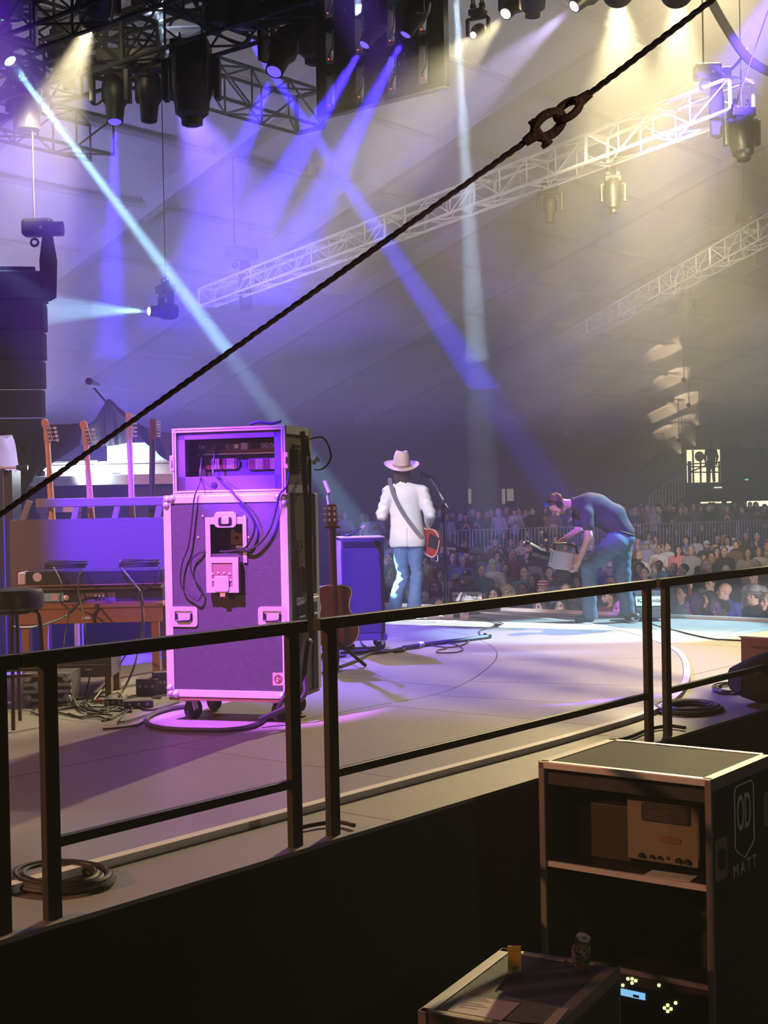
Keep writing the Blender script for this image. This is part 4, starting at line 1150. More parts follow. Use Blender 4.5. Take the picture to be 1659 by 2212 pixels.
# ================================================================= line array, hoists, hanging things
dA = 19.5
pc = at_d(20, 590, dA)
la = thing('line_array', 'tall dark hanging stack of loudspeakers at the left border', 'loudspeaker', pc, YAW + 0.15)
for k in range(9):
    h = 0.40
    X = M3.Translation((-0.02 * k, 0.02 * k, -h * k - 0.2)) @ M3.Rotation(0.015 * k, 4, 'X')
    b = MB().prism([(-0.62, -0.19), (0.5, -0.19), (0.5, 0.19), (-0.62, 0.19)], -0.3, 0.3, X=X).build('speaker_box', mat('array_black', (0.03, 0.03, 0.035), 0.6), la, bevel=0.02)
    MB().box((-0.3, -0.306, 0), (0.55, 0.012, 0.30), X=X).build('grille', mat('array_grille', (0.05, 0.05, 0.06), 0.8), b)
MB().box((-0.1, 0, 0.03), (0.9, 0.16, 0.10)).build('flying_frame', m_black, la)
def hoist(label, p, topz, s=1.0, bag=True, rz=0.0):
    t = thing('chain_hoist', label, 'hoist', p, rz)
    MB().box((0, 0, 0.0), (0.42 * s, 0.24 * s, 0.24 * s)).build('motor', m_lamp, t, bevel=0.05 * s)
    MB().cyl((0.18 * s, 0, -.02), (0.34 * s, 0, -.02), 0.10 * s, n=14).build('motor_cap', m_lamp, t, smooth=True)
    MB().cyl((-0.05, 0, 0.1), (-0.05, 0, topz - p[2]), 0.012, n=5).build('lift_chain', m_cable, t)
    MB().tube([(-.05 + .05 * math.cos(i * PI / 5), 0, -.2 * s + .05 * math.sin(i * PI / 5)) for i in range(10)], .018, 5, closed=True).build('hook', m_lamp, t, smooth=True)
    if bag:
        MB().lathe([(0.02, -0.95 * s), (0.10 * s, -0.9 * s), (0.12 * s, -0.4 * s), (0.07 * s, -0.05 * s), (0.03 * s, 0.0)], (0.13 * s, 0, -0.05), (0, 0, 1), 10).build('chain_bag', mat('bag_black', (0.02, 0.02, 0.022), .9), t, smooth=True)
    MB().lathe([(.02, 0), (.016, .006), (.001, .008)], (.06 * s, -.122 * s, -.02), (0, -1, 0), 8).build('indicator', m_white, t)
    return t
p = at_d(82, 492, 19.2); hoist('chain hoist above the dark loudspeaker stack at left', p, roof_z(p.x) - .3, 1.0, True, YAW)
p = at_d(512, 548, 32.0); hoist('faint chain hoist over the far end of the long white truss', p, roof_z(p.x) - .3, 1.35, True, YAW)
p = at_d(1528, 156, 18.2); hoist('dark chain hoist over the near end of the long white truss', p, roof_z(p.x) - .3, 0.85, True, YAW)
p = at_d(1612, 470, 26); hoist('dark chain hoist on the far thin truss at right', p, roof_z(p.x) - .3, 0.9, True, YAW)
tag(MB().tube(smooth_pts([at_d(1530, -10, 16.5), at_d(1560, 45, 16.7), at_d(1600, 108, 17), at_d(1630, 138, 17.2), at_d(1670, 160, 17.4)], 8), 0.055, 8).build('cable_loom', m_cable, smooth=True), 'thick dark cable loom sagging through the top right corner', 'cable')
tag(MB().tube(smooth_pts([at_d(1552, 150, 18.2), at_d(1575, 152, 18), at_d(1598, 130, 17.6), at_d(1612, 105, 17)], 6), 0.022, 6).build('cable', m_cable, smooth=True), 'thinner dark cable joining the hoist to the sagging cable loom', 'cable')
tag(MB().cyl(at_d(1590, 225, 17.0), at_d(1660, 20, 17), 0.008, n=5).build('safety_wire', m_cable), 'thin dark wire rising to the top right from the hanging lamp', 'wire')
head_light('big dark moving head below the near end of the white truss', at_d(1607, 345, 17.6), at_d(1640, 640, 17.2), 'profile', None, 0.88, pipe=True)
head_light('hazy moving head under the white truss, left of the big dark one', at_d(1325, 460, 20.0), at_d(1330, 700, 20), 'profile', None, 0.7)
head_light('hazy moving head under the middle of the white truss', at_d(1188, 480, 22.0), at_d(1188, 700, 22), 'beam', None, 0.8)
head_light('dim hazy lamp under the far thin truss', at_d(1483, 692, 33), at_d(1485, 1000, 33), 'profile', None, 0.85)
# grey line of warm lit roof patches far right: small lamps clipped to the rafters
for i, (px, py, s_) in enumerate(((1445, 765, 1.0), (1458, 822, 1.2), (1482, 872, 1.3), (1440, 900, .9), (1448, 936, .9), (1478, 918, .7))):
    d0 = 47.0
    P = at_d(px, py, d0)
    t_ = (Z0 + SL * P.x - P.z)
    r_ = ray(px, py)
    tt = (Z0 - CAM_H - 0.30) / (r_.z - SL * r_.x)
    P = EYE + r_ * tt
    L_ = P + V((1.5, -1.6, -1.3))
    t = thing('rafter_lamp', 'small warm lamp under the far roof, %s' % ('topmost of the lit patches', 'second lit patch from the top', 'brightest of the lit patches', 'left lit patch below the brightest', 'lowest left lit patch', 'lowest right lit patch')[i], 'lamp', L_, 0)
    MB().lathe([(.05, -.1), (.09, 0), (.1, .1)], (0, 0, 0), P - L_, 10).build('housing', m_lamp, t, smooth=True)
    MB().cyl((0, 0, 0), (0, 0, roof_z(L_.x) - L_.z + .02), .02, n=5).build('drop_pipe', m_lamp, t)
    spot('lamp', L_ + (P - L_).normalized() * .12, P, 1500 * s_, (1.0, 0.72, 0.40), 34, 0.5, 0.05, t)
# ================================================================= stage left corner: keyboards, guitars, stool
def cam_thing(name, label, cat, px, py, d, z=None, dr=0.0, group=None):
    p = at_d(px, py, d)
    if z is not None: p = V((p.x, p.y, z))
    return thing(name, label, cat, p, YAW + dr, group)
def W(o, p): return o.matrix_world @ V(p)
def wcable(name, label, pts, r, m=None, group=None, n=6, cat='cable'):
    return tag(MB().tube(smooth_pts(pts, n), r, 6).build(name, m or m_cable, None, smooth=True), label, cat, group)
m_tblwood = mat('table_wood', (0.32, 0.15, 0.075), 0.45, noise=0.25, nscale=5)
# table
T0 = at_d(215, 1310, 11.0)
tb = thing('wooden_table', 'brown wooden table under the keyboards, behind the stool', 'table', (T0.x, T0.y, 0), YAW + 0.06)
qt = plane_xz(tb.location, YAW + 0.06, 0.0)
tx0, tzt = qt(38, 1309)
tx1, _ = qt(352, 1306)
_, tzb = qt(215, 1346)
MB().box(((tx0 + tx1) / 2, 0.45, tzt - 0.015), (tx1 - tx0, 0.92, 0.03)).build('tabletop', m_tblwood, tb, bevel=0.003)
MB().box(((tx0 + tx1) / 2, 0.02, (tzt + tzb) / 2 - 0.015), (tx1 - tx0 - 0.02, 0.03, tzt - tzb - 0.03)).build('apron', m_tblwood, tb, bevel=0.003)
for x in (tx0 + 0.05, tx1 - 0.065):
    for y in (0.05, 0.85):
        MB().box((x, y, (tzt - .03) / 2), (0.06, 0.06, tzt - 0.03)).build('leg', m_tblwood, tb, bevel=0.003)
xl, zl = qt(190, 1335)
MB().box((xl, -0.0, zl), (0.09, 0.012, 0.022)).build('drawer_pull', m_alu, tb, bevel=0.003)
# lower unit
m_kb = mat('keyboard_black', (0.04, 0.04, 0.05), 0.35, 0.2)
lu = thing('rack_unit', 'flat black rack unit with a cyan label, on the brown wooden table', 'electronics', (T0.x, T0.y, tzt), YAW + 0.06)
ql = plane_xz(lu.location, YAW + 0.06, 0.10)
a0, b1 = ql(92, 1276); a1, b0 = ql(352, 1306)
MB().box(((a0 + a1) / 2, 0.28, b1 / 2 + 0.004), (a1 - a0, 0.36, b1 - 0.008)).build('housing', m_kb, lu, bevel=0.004)
x, z = ql(115, 1290)
MB().box((x, 0.098, z), (0.16, 0.004, b1 * 0.62)).build('cyan_label', mat('cyan_label', (0.25, 0.6, 0.62), 0.6), lu)
MB().box((x + .01, 0.095, z), (0.05, 0.003, b1 * 0.4)).build('red_mark', mat('label_red_white', (0.75, 0.5, 0.5), 0.6), lu)
x, z = ql(143, 1291)
MB().lathe([(.022, 0), (.015, .004), (.001, .005)], (x, 0.099, z), (0, -1, 0), 16).build('round_logo', m_alu, lu, smooth=True)
x, z = ql(213, 1290)
pl_ = MB().box((x, 0.096, z), (0.27, 0.008, b1 * 0.66)).build('jack_panel', mat('violet_panel', (.20, .14, .20), .5, .3), lu)
for k in range(6):
    MB().cyl((x - .02 + .03 * (k // 2), 0.094, z + .012 * (1 if k % 2 else -1)), (x - .02 + .03 * (k // 2), 0.084, z + .012 * (1 if k % 2 else -1)), .009, n=10).build('jack', m_alu if k % 2 else m_black, pl_, smooth=True)
MB().box(((a0 + a1) / 2, 0.085, 0.006), (a1 - a0, 0.03, 0.012)).build('front_lip', mat('copper_lip', (.35, .18, .12), .5, .4), lu)
# keyboard
kb = thing('keyboard', 'long slim keyboard seen from behind with a round logo, on the flat rack unit', 'keyboard', (T0.x, T0.y, tzt + b1), YAW + 0.06)
qk = plane_xz(kb.location, YAW + 0.06, 0.02)
a0, c1 = qk(42, 1236); a1, c0 = qk(352, 1258)
c0b = 0.0
MB().prism([(a0, c0), (a0 + .03, c1), (a1, c1), (a1, c0)], 0.02, 0.34).build('back_cover', m_kb, kb, bevel=0.004)
MB().box(((a0 + a1) / 2 + .02, 0.20, c0 / 2), (a1 - a0 - 0.08, 0.30, c0 - .004)).build('bottom_tray', mat('kb_tray', (.10, .065, .045), .6), kb, bevel=0.003)
MB().box(((a0 + a1) / 2, 0.03, c0 - 0.006), (a1 - a0, 0.03, 0.010)).build('lower_trim', mat('copper_lip', (.35, .18, .12), .5, .4), kb)
x, z = qk(81, 1247)
MB().lathe([(.036, 0), (.034, .003), (.028, .004), (.026, .002), (.001, .002)], (x, 0.02, z), (0, -1, 0), 20).build('round_logo', m_alu, kb, smooth=True)
MB().box((a0 + .02, .16, (c0 + c1) / 2), (.06, .30, (c1 - c0) * .9)).build('end_cheek', m_alu, kb, bevel=.01)
# coils of cable on the keyboard and the strands that hang from them
for px0, px1, lab in ((95, 190, 'coil of thin cable lying on the left half of the keyboard'), (256, 347, 'coil of thin cable lying on the right half of the keyboard')):
    c = at_d((px0 + px1) / 2, 1226, 11.15)
    c.z = kb.location.z + c1 + 0.02
    rr = (px1 - px0) / 2 / 3050 * 11.2
    rnd = random.Random(px0)
    pts = []
    for i in range(11 * 12):
        t = 2 * PI * i / 12
        r_ = rr * (0.86 + 0.13 * math.sin(i * 0.43))
        pts.append(c + V((math.cos(YAW), math.sin(YAW), 0)) * (r_ * math.cos(t)) + V((-math.sin(YAW), math.cos(YAW), 0)) * (0.07 * math.sin(t)) + V((0, 0, 0.012 * math.sin(i * .31) + 0.0011 * (i // 3) % .05)))
    wcable('cable_coil', lab, pts, 0.0045, n=2)
def drop(label, pix, ds, r=0.006, m=None):
    return wcable('cable', label, [at_d(a, b, d) if d else on_z(a, b, 0.006) for (a, b), d in zip(pix, ds)], r, m)
drop('cable hanging from the left keyboard coil straight down to the floor', [(115, 1225), (132, 1260), (131, 1300), (150, 1320), (140, 1370), (137, 1420), (148, 1480), (166, 1525)], [11, 10.95, 10.9, 10.8, 10.7, 10.5, 10.2, 0])
drop('pair of cables crossing down from the middle of the keyboard', [(178, 1230), (168, 1250), (172, 1290), (182, 1340), (190, 1400), (195, 1450), (185, 1500), (180, 1528)], [11, 10.93, 10.9, 10.8, 10.7, 10.5, 10.3, 0])
drop('dark cable slanting from the jack panel left to the stool', [(212, 1291), (180, 1296), (150, 1325), (110, 1345), (60, 1356), (20, 1354)], [11, 10.9, 10.85, 10.6, 10.2, 9.9], 0.010)
drop('bundle of cables hanging from the right keyboard coil to the floor', [(262, 1228), (290, 1262), (305, 1285), (308, 1330), (302, 1385), (290, 1440), (262, 1500), (252, 1520)], [11, 10.95, 10.9, 10.8, 10.7, 10.5, 10.3, 0], 0.009)
drop('cable looping under the right keyboard coil', [(345, 1226), (340, 1255), (318, 1270), (300, 1285), (308, 1310), (310, 1350), (290, 1385), (262, 1430), (235, 1470), (200, 1515)], [11, 10.95, 10.9, 10.9, 10.85, 10.7, 10.7, 10.6, 10.4, 0])
# guitar rack with its instruments
gv = thing('guitar_rack', 'open topped guitar case with a wide plain front panel and blue lit rail', 'guitar rack', (T0.x, T0.y, tzt), YAW + 0.06)
gy = 0.60
qg = plane_xz(gv.location, YAW + 0.06, gy)
a0, g1 = qg(20, 1124); a1, _ = qg(352, 1116)
m_gv = mat('guitar_case_vinyl', (0.14, 0.125, 0.135), 0.65, noise=0.25, nscale=40, bump=.2, bscale=150)
gw, gx = a1 - a0, (a0 + a1) / 2
MB().box((gx, gy + 0.008, g1 / 2), (gw, 0.016, g1)).build('front_panel', m_gv, gv, bevel=0.003)
MB().box((gx, gy + 0.292, g1 / 2), (gw, 0.016, g1)).build('rear_panel', m_gv, gv)
for sx in (-1, 1):
    MB().box((gx + sx * (gw / 2 - .008), gy + .15, g1 / 2), (.016, .268, g1)).build('end_panel', m_gv, gv)
MB().box((gx, gy + .15, 0.008), (gw - .03, .268, .016)).build('bottom_panel', m_gv, gv)
m_railg = mat('rack_rail_grey', (0.24, 0.23, 0.26), 0.5)
r0, z1 = qg(76, 1079); r1, z0 = qg(356, 1090)
MB().box(((r0 + r1) / 2, gy + 0.04, (z0 + z1) / 2), (r1 - r0, 0.06, z1 - z0 + .01)).build('neck_rail', m_railg, gv, bevel=0.008)
for pa, pb in ((62, 47), (168, 158), (257, 246), (348, 338)):
    xa, za = qg(pa, 1078); xb, zb_ = qg(pb, 1125)
    MB().bar((xa, gy + 0.04, z1 - .01), (xb, gy + 0.02, g1 - 0.02), 0.05, 0.03, hint=(0, 1, 0)).build('rail_post', m_railg, gv, bevel=0.004)
def bass(label, px, py_top, px_low, neck_m, head_m, kind='bass', Lh=0.20, dy=0.17):
    q2 = plane_xz(gv.location, YAW + 0.06, gy + dy)
    xt, zt2 = q2(px, py_top)
    xb_, zb2 = q2(px_low, 1118)
    z_body = 0.035
    k = (xt - xb_) / (zt2 - zb2)
    o = gv.matrix_world
    base = M3.Translation(gv.location) @ M3.Rotation(YAW + .06, 4, 'Z') @ V((xb_ - k * (zb2 - z_body), gy + dy, z_body))
    t = thing('bass_guitar' if kind == 'bass' else 'electric_guitar', label, 'guitar', base, YAW + 0.06)
    t.rotation_euler = (0, math.atan(k), YAW + 0.06)
    L = (zt2 - z_body) / math.cos(math.atan(k))
    nl = L - Lh
    # body outline, sitting inside the case
    body = [(0.0, 0), (.10, .01), (.15, .07), (.14, .16), (.10, .24), (.12, .33), (.13, .42), (.09, .44), (.05, .40), (.03, .38), (-.03, .38), (-.05, .42), (-.10, .48), (-.13, .44), (-.12, .33), (-.10, .24), (-.15, .15), (-.15, .06), (-.10, .01)]
    MB().prism(body, -0.022, 0.022).build('body', m_mahog, t, bevel=0.006)
    w0, w1 = (0.032, 0.021) if kind == 'bass' else (0.028, 0.022)
    ns = MB()
    rows = []
    for i in range(9):
        u = i / 8
        w = w0 + (w1 - w0) * u
        z = 0.37 + (nl - 0.37) * u
        rows.append([(w * math.cos(a) , -0.012 - 0.016 * math.sin(a), z) for a in [PI * j / 8 for j in range(9)]])
    ns.sheet(rows).build('neck', neck_m, t, smooth=True)
    MB().box((0, -0.008, (0.37 + nl) / 2), (2 * w1 + .004, 0.008, nl - 0.37)).build('fingerboard', mat('rosewood', (.09, .04, .025), .5), t)
    if kind == 'bass':
        hp = [(-.021, 0), (.021, 0), (.042, .035), (.030, .10), (.020, Lh - .045), (.016, Lh - .02), (-.004, Lh), (-.032, Lh - .008), (-.044, Lh - .035), (-.034, Lh - .062), (-.026, Lh - .085), (-.028, .05)]
        hp = [(a, nl + b) for a, b in hp]
        MB().prism(hp, -0.018, -0.002).build('headstock', head_m, t, bevel=0.002)
        for j in range(4):
            z = nl + 0.025 + j * 0.034
            x = 0.034 - j * 0.005
            tn = MB().box((x - .008, -0.021, z), (0.026, 0.006, 0.030)).build('tuner_plate', m_blackmetal, t, bevel=.002)
            MB().cyl((x, -.012, z), (x + .04, -.012, z), .004, n=6).box((x + .05, -.012, z), (.022, .006, .024)).build('tuner_ear', m_steel, tn, bevel=.002)
            MB().cyl((x - .008, -.024, z), (x - .008, -.034, z), .009, n=10).build('gear', m_alu, tn, smooth=True)
    else:
        hp = [(-.022, 0), (.022, 0), (.030, .03), (.026, Lh), (-.022, Lh + .01), (-.026, .03)]
        MB().prism([(a, nl + b) for a, b in hp], -0.018, -0.003).build('headstock', head_m, t, bevel=.002)
        for j in range(6):
            z = nl + .03 + j * (Lh - .05) / 5
            tn = MB().cyl((.02, -.010, z), (.050, -.010, z), .004, n=6).box((.056, -.010, z), (.018, .008, .014)).build('tuner', m_steel, t, bevel=.002)
    return t
m_pinkish = mat('pink_lit_maple', (0.62, 0.42, 0.38), 0.4)  # pink of the stage light is put into the maple colour
bass('bass guitar with a maple neck, leftmost of the necks in the rack', 100, 904, 113, m_maple, m_maple, 'bass', 0.21)
bass('bass guitar with a maple neck, second from the left in the rack', 183, 908, 198, m_maple, m_maple, 'bass', 0.21)
bass('electric guitar with a pale pink lit neck, third in the rack', 278, 893, 286, m_pinkish, m_pinkish, 'guitar', 0.22, .15)
bass('electric guitar with a black neck, rightmost in the rack', 330, 906, 328, m_black, m_mahog, 'guitar', 0.17, .19)
# pale bench behind the rack
bn = cam_thing('bench', 'small pale bench glimpsed between the guitar necks', 'bench', 120, 1120, 12.9, 0)
qb = plane_xz(bn.location, YAW, 0)
x0, z1 = qb(78, 1096); x1, z0 = qb(166, 1106)
MB().box(((x0 + x1) / 2, .1, (z0 + z1) / 2), (x1 - x0, .22, z1 - z0)).build('seat_board', mat('pale_board', (.7, .62, .6), .5), bn, bevel=.003)
for px in (90, 160):
    for y in (.02, .18):
        x, _ = qb(px, 1120)
        MB().box((x, y, z0 / 2), (.04, .04, z0)).build('leg', mat('pale_board', (.7, .62, .6), .5), bn)
# ---------------- covered organ with work light
og = cam_thing('organ', 'covered organ console with white keys, lit under a dark cloth', 'organ', 220, 1045, 13.6, 0)
qo = plane_xz(og.location, YAW, 0)
x0, zA = qo(52, 1030); x1, zB_ = qo(392, 1045)
m_ogw = mat('pale_plank', (0.62, 0.60, 0.60), 0.5)
MB().box(((x0 + x1) / 2, .12, (zA + zB_) / 2), (x1 - x0, .5, zA - zB_)).build('front_board', m_ogw, og, bevel=.004)
MB().box(((x0 + x1) / 2, .2, zB_ / 2 - .002), (x1 - x0 - .1, .40, zB_ - .004)).build('body', mat('organ_dark', (.05, .05, .055), .7), og)
k0, kz1 = qo(92, 1001); k1, kz0 = qo(386, 1030)
MB().box(((k0 + k1) / 2, .28, (kz0 + kz1) / 2 - .01), (k1 - k0, .30, kz1 - kz0 - .02)).build('key_bed', m_ogw, og, bevel=.004)
n = 40
kw = (k1 - k0 - .08) / n
ks = MB()
for i in range(n):
    ks.box((k0 + .04 + kw * (i + .5), .24, kz1), (kw - .003, .20, .022))
tag(ks.build('keys', m_white, og), kind='stuff')
x2, zz1 = qo(212, 957); x3, zz0 = qo(390, 999)
MB().box(((x2 + x3) / 2, .46, (zz0 + zz1) / 2), (x3 - x2, .06, zz1 - zz0)).build('music_panel', mat('organ_pane', (.45, .52, .55), .35), og)
MB().box(((x2 + x3) / 2, .44, zz1), (x3 - x2, .10, .03)).build('top_rail', m_ogw, og, bevel=.004)
wl = cam_thing('work_light', 'glaring white strip light on the organ, behind the bass guitar necks', 'lamp', 150, 1012, 13.5)
qw = plane_xz(wl.location, YAW, 0)
x0, z1 = qw(92, 1002); x1, z0 = qw(212, 1020)
wl.location.z = wl.location.z
MB().box(((x0 + x1) / 2, .03, z1 + .01), (x1 - x0, .08, .02)).build('housing', m_alu, wl)
MB().cyl((x0 + .01, .0, (z0 + z1) / 2), (x1 - .01, .0, (z0 + z1) / 2), .022, n=12).build('tube', mat('white_tube', (.9, .9, .9), .4, emit=(0.85, 0.94, 1.0), es=70), wl, smooth=True)
spot('lamp', ((x0 + x1) / 2 + .1, -.12, .14), ((x0 + x1) / 2 + .25, .20, -.06), 130, (0.85, 0.95, 1.0), 100, 0.8, 0.05).parent = wl
for x in (x0 + .03, x1 - .03):
    MB().box((x, .03, (z0 + z1) / 2 - .03), (.02, .03, z1 - z0 + .07)).build('bracket', m_alu, wl)
cv = cam_thing('cover_cloth', 'dark grey cloth cover peaked over a microphone boom above the organ', 'cloth', 220, 1000, 13.4, 0)
icv = cv.matrix_world
cvI = (M3.Translation(cv.location) @ M3.Rotation(YAW, 4, 'Z')).inverted()
def cloth(name, top, bot, d0, d1, n=7, m_=16, amp=.02, seed=0):
    T = smooth_pts([cvI @ at_d(a, b, d0) for a, b in top], m_)
    B = smooth_pts([cvI @ at_d(a, b, d1) for a, b in bot], m_)
    k = min(len(T), len(B))
    T = [T[int(i * (len(T) - 1) / (k - 1))] for i in range(k)]
    B = [B[int(i * (len(B) - 1) / (k - 1))] for i in range(k)]
    rows = []
    for j in range(n + 1):
        u = j / n
        rows.append([T[i].lerp(B[i], u) + V((0, amp * math.sin(i * .55 + seed) * (0.25 + u), -.03 * math.sin(PI * u) * math.sin(i * .3))) for i in range(k)])
    return MB().sheet(rows).build(name, m_dark_cloth, cv, smooth=True, thick=.006)
cloth('left_flap', [(22, 958), (60, 940), (98, 920), (150, 916), (178, 914)], [(4, 1180), (30, 1150), (62, 1052), (88, 1018), (172, 962)], 13.5, 13.2, seed=1)
cloth('peak', [(172, 916), (200, 912), (222, 878), (236, 862), (262, 886), (282, 906)], [(176, 960), (205, 962), (225, 963), (245, 962), (265, 958), (284, 950)], 13.5, 13.9, seed=2)
cloth('right_flap', [(232, 862), (262, 884), (300, 915), (345, 932), (420, 940)], [(276, 906), (300, 940), (330, 968), (372, 1000), (440, 1010)], 13.4, 13.2, seed=3)
bc = cam_thing('microphone_stand', 'microphone on a boom rising above the dark cloth peak', 'microphone', 250, 1045, 14.6, 0)
bI = (M3.Translation(bc.location) @ M3.Rotation(YAW, 4, 'Z')).inverted()
Pm = lambda px, py, d=14.6: bI @ at_d(px, py, d)
MB().tube([Pm(203, 838), Pm(222, 860), Pm(262, 905), Pm(300, 948)], .012, 6).build('boom', m_blackmetal, bc, smooth=True)
MB().cyl((Pm(285, 930).x, Pm(285, 930).y + .03, 0.02), Pm(285, 930) + V((0, .03, 0)), .013, n=8).lathe([(.14, 0), (.14, .012), (.02, .02)], (Pm(285, 930).x, Pm(285, 930).y + .03, 0), (0, 0, 1), 16).build('pole', m_blackmetal, bc, smooth=True)
dm = (Pm(186, 820) - Pm(214, 831)).normalized()
MB().lathe([(.012, -.06), (.017, 0), (.02, .02)], Pm(203, 827), dm, 12).build('microphone_body', m_alu, bc, smooth=True)
MB().lathe([(.02, 0), (.035, .015), (.038, .04), (.028, .065), (.001, .075)], Pm(199, 826), dm, 14).build('microphone_grille', m_blackmetal, bc, smooth=True)
# left border: pale cloth lump, shotgun microphone, dark drape
lm = cam_thing('stage_cloth', 'crumpled pale cloth lump at the left border above the microphone', 'cloth', 5, 1006, 12.6, 0)
qlm = plane_xz(lm.location, YAW, 0)
x0, z0 = qlm(-40, 1008); x1, z1 = qlm(36, 944)
rows = []
for j in range(9):
    u = j / 8
    rows.append([((x0 + x1) / 2 + (x1 - x0) / 2 * math.cos(a) * (1 - .25 * u * u), .25 * math.sin(a) * (1 - .3 * u), z0 - .05 + (z1 - z0 + .05) * u + .02 * math.sin(a * 5 + j)) for a in [2 * PI * i / 20 for i in range(21)]])
rows.append([((x0 + x1) / 2, 0, z1 + .015)] * 21)
MB().sheet(rows).build('cloth', mat('pale_cloth', (.5, .42, .45), .85, noise=.2, nscale=7), lm, smooth=True)
MB().box(((x0 + x1) / 2, 0, (z0 - .04) / 2), (.3, .3, z0 - .04)).build('support', m_black, lm)
sm = cam_thing('shotgun_microphone', 'short shotgun microphone lying level at the left border', 'microphone', 0, 1012, 12.2, 0)
qsm = plane_xz(sm.location, YAW, 0)
pA, pB, pC = qsm(-20, 1010), qsm(36, 1010), qsm(60, 1010)
MB().cyl((pA[0], 0, pA[1]), (pB[0], 0, pB[1]), .012, n=10).build('tube', m_alu, sm, smooth=True)
MB().cyl((pB[0], 0, pB[1]), (pC[0], 0, pC[1]), .022, n=12).build('capsule', m_blackmetal, sm, smooth=True)
MB().cyl((qsm(4, 1012)[0], 0, 0.02), (qsm(4, 1012)[0], 0, pA[1] - .01), .014, .012, n=10).build('stand_pole', mat('blue_grey_metal', (.03, .03, .05), .7), sm, smooth=True)
MB().lathe([(.16, 0), (.16, .02), (.03, .03)], (qsm(4, 1012)[0], 0, 0), (0, 0, 1), 16).build('stand_base', m_black, sm, smooth=True)
# ---------------- bar stool
st = cam_thing('bar_stool', 'black round bar stool with tubular legs at the left border', 'stool', 30, 1560, 8.95, 0)
qs = plane_xz(st.location, YAW, 0)
sx0, zs1 = qs(30, 1272); _, zs0 = qs(30, 1316)
R_ = 0.185
MB().lathe([(R_ * .9, zs0), (R_, zs0 + .012), (R_, zs1 - .03), (R_ * .93, zs1 - .006), (R_ * .6, zs1 + .004), (.002, zs1 + .008)], (sx0, 0, 0), (0, 0, 1), 32).build('seat', mat('black_vinyl', (.02, .02, .02), .35), st, smooth=True)
m_tubes = mat('stool_tube', (.09, .055, .04), .35, .5)
for k in range(4):
    a = YAW * 0 + 0.15 + k * PI / 2
    c_, s_ = math.cos(a), math.sin(a)
    MB().tube(smooth_pts([(sx0 + .05 * c_, .05 * s_, zs0 - .01), (sx0 + .12 * c_, .12 * s_, zs0 - .015), (sx0 + .155 * c_, .155 * s_, zs0 - .06), (sx0 + .175 * c_, .175 * s_, .35), (sx0 + .20 * c_, .20 * s_, .01)], 6), .0125, 8).build('leg', m_tubes, st, smooth=True)
MB().tube([(sx0 + .172 * math.cos(i * PI / 16), .172 * math.sin(i * PI / 16), .34) for i in range(32)], .010, 6, closed=True).build('foot_ring', m_tubes, st, smooth=True)
MB().tube([(sx0 + .10 * math.cos(i * PI / 16), .10 * math.sin(i * PI / 16), zs0 - .02) for i in range(32)], .010, 6, closed=True).build('seat_ring', m_tubes, st, smooth=True)
# ---------------- low bench with drawer front, small flight case, floor boxes
lb = cam_thing('low_bench', 'low grey bench with a drawer front, under the brown table', 'bench', 180, 1500, 10.3, 0)
qb = plane_xz(lb.location, YAW, 0)
x0, z1 = qb(60, 1423); x1, z0 = qb(241, 1462)
m_lb = mat('bench_grey', (.14, .13, .125), .4, .4)
MB().box(((x0 + x1) / 2, .2, (z0 + z1) / 2), (x1 - x0, .4, z1 - z0)).build('drawer_box', m_lb, lb, bevel=.004)
MB().box(((x0 + x1) / 2, -.004, (z0 + z1) / 2 + .02), (x1 - x0 - .06, .006, .004)).build('drawer_slot', m_alu, lb)
xk, zk = qb(192, 1446)
MB().box((xk, -.008, zk), (.05, .012, .014)).build('drawer_pull', m_alu, lb, bevel=.004)
for x in (x0 + .04, x1 - .03):
    for y in (.04, .36):
        MB().box((x, y, z0 / 2), (.045, .045, z0)).build('leg', m_wood, lb)
fc = cam_thing('small_flight_case', 'small flight case with pink lit trims on the floor, behind the stool', 'flight case', 104, 1516, 9.9, 0)
qf = plane_xz(fc.location, YAW, 0)
x0, z1 = qf(50, 1456); x1, _ = qf(153, 1456)
z0 = .02
w_, h_ = x1 - x0, z1 - z0
MB().box(((x0 + x1) / 2, .16, (z0 + z1) / 2), (w_, .31, h_)).build('body', m_carpet, fc)
for k in (0.08, .38, .62, .95):
    MB().box(((x0 + x1) / 2, -.0, z0 + h_ * k), (w_, .012, h_ * .12)).build('trim', m_alu, fc)
for sx in (0, 1):
    for sz in (0, 1):
        MB().lathe([(.03, 0), (.026, .012), (.001, .02)], (x0 + .03 + sx * (w_ - .06), -.006, z0 + .03 + sz * (h_ - .06)), (0, -1, 0), 10).build('corner', m_steel, fc, smooth=True)
MB().prism(rrect(.10, .05, .01, 3, (x0 + x1) / 2 - .04, (z0 + z1) / 2 + .02), -.012, -.004).build('latch', m_steel, fc)
for sx in (0.06, w_ - .06):
    for y in (.05, .27):
        MB().box((x0 + sx, y, .01), (.04, .04, .02)).build('foot', m_rubber, fc)
rnd = random.Random(8)
tips = [('red and green cable plug tips on the floor', 218, 1520), ]
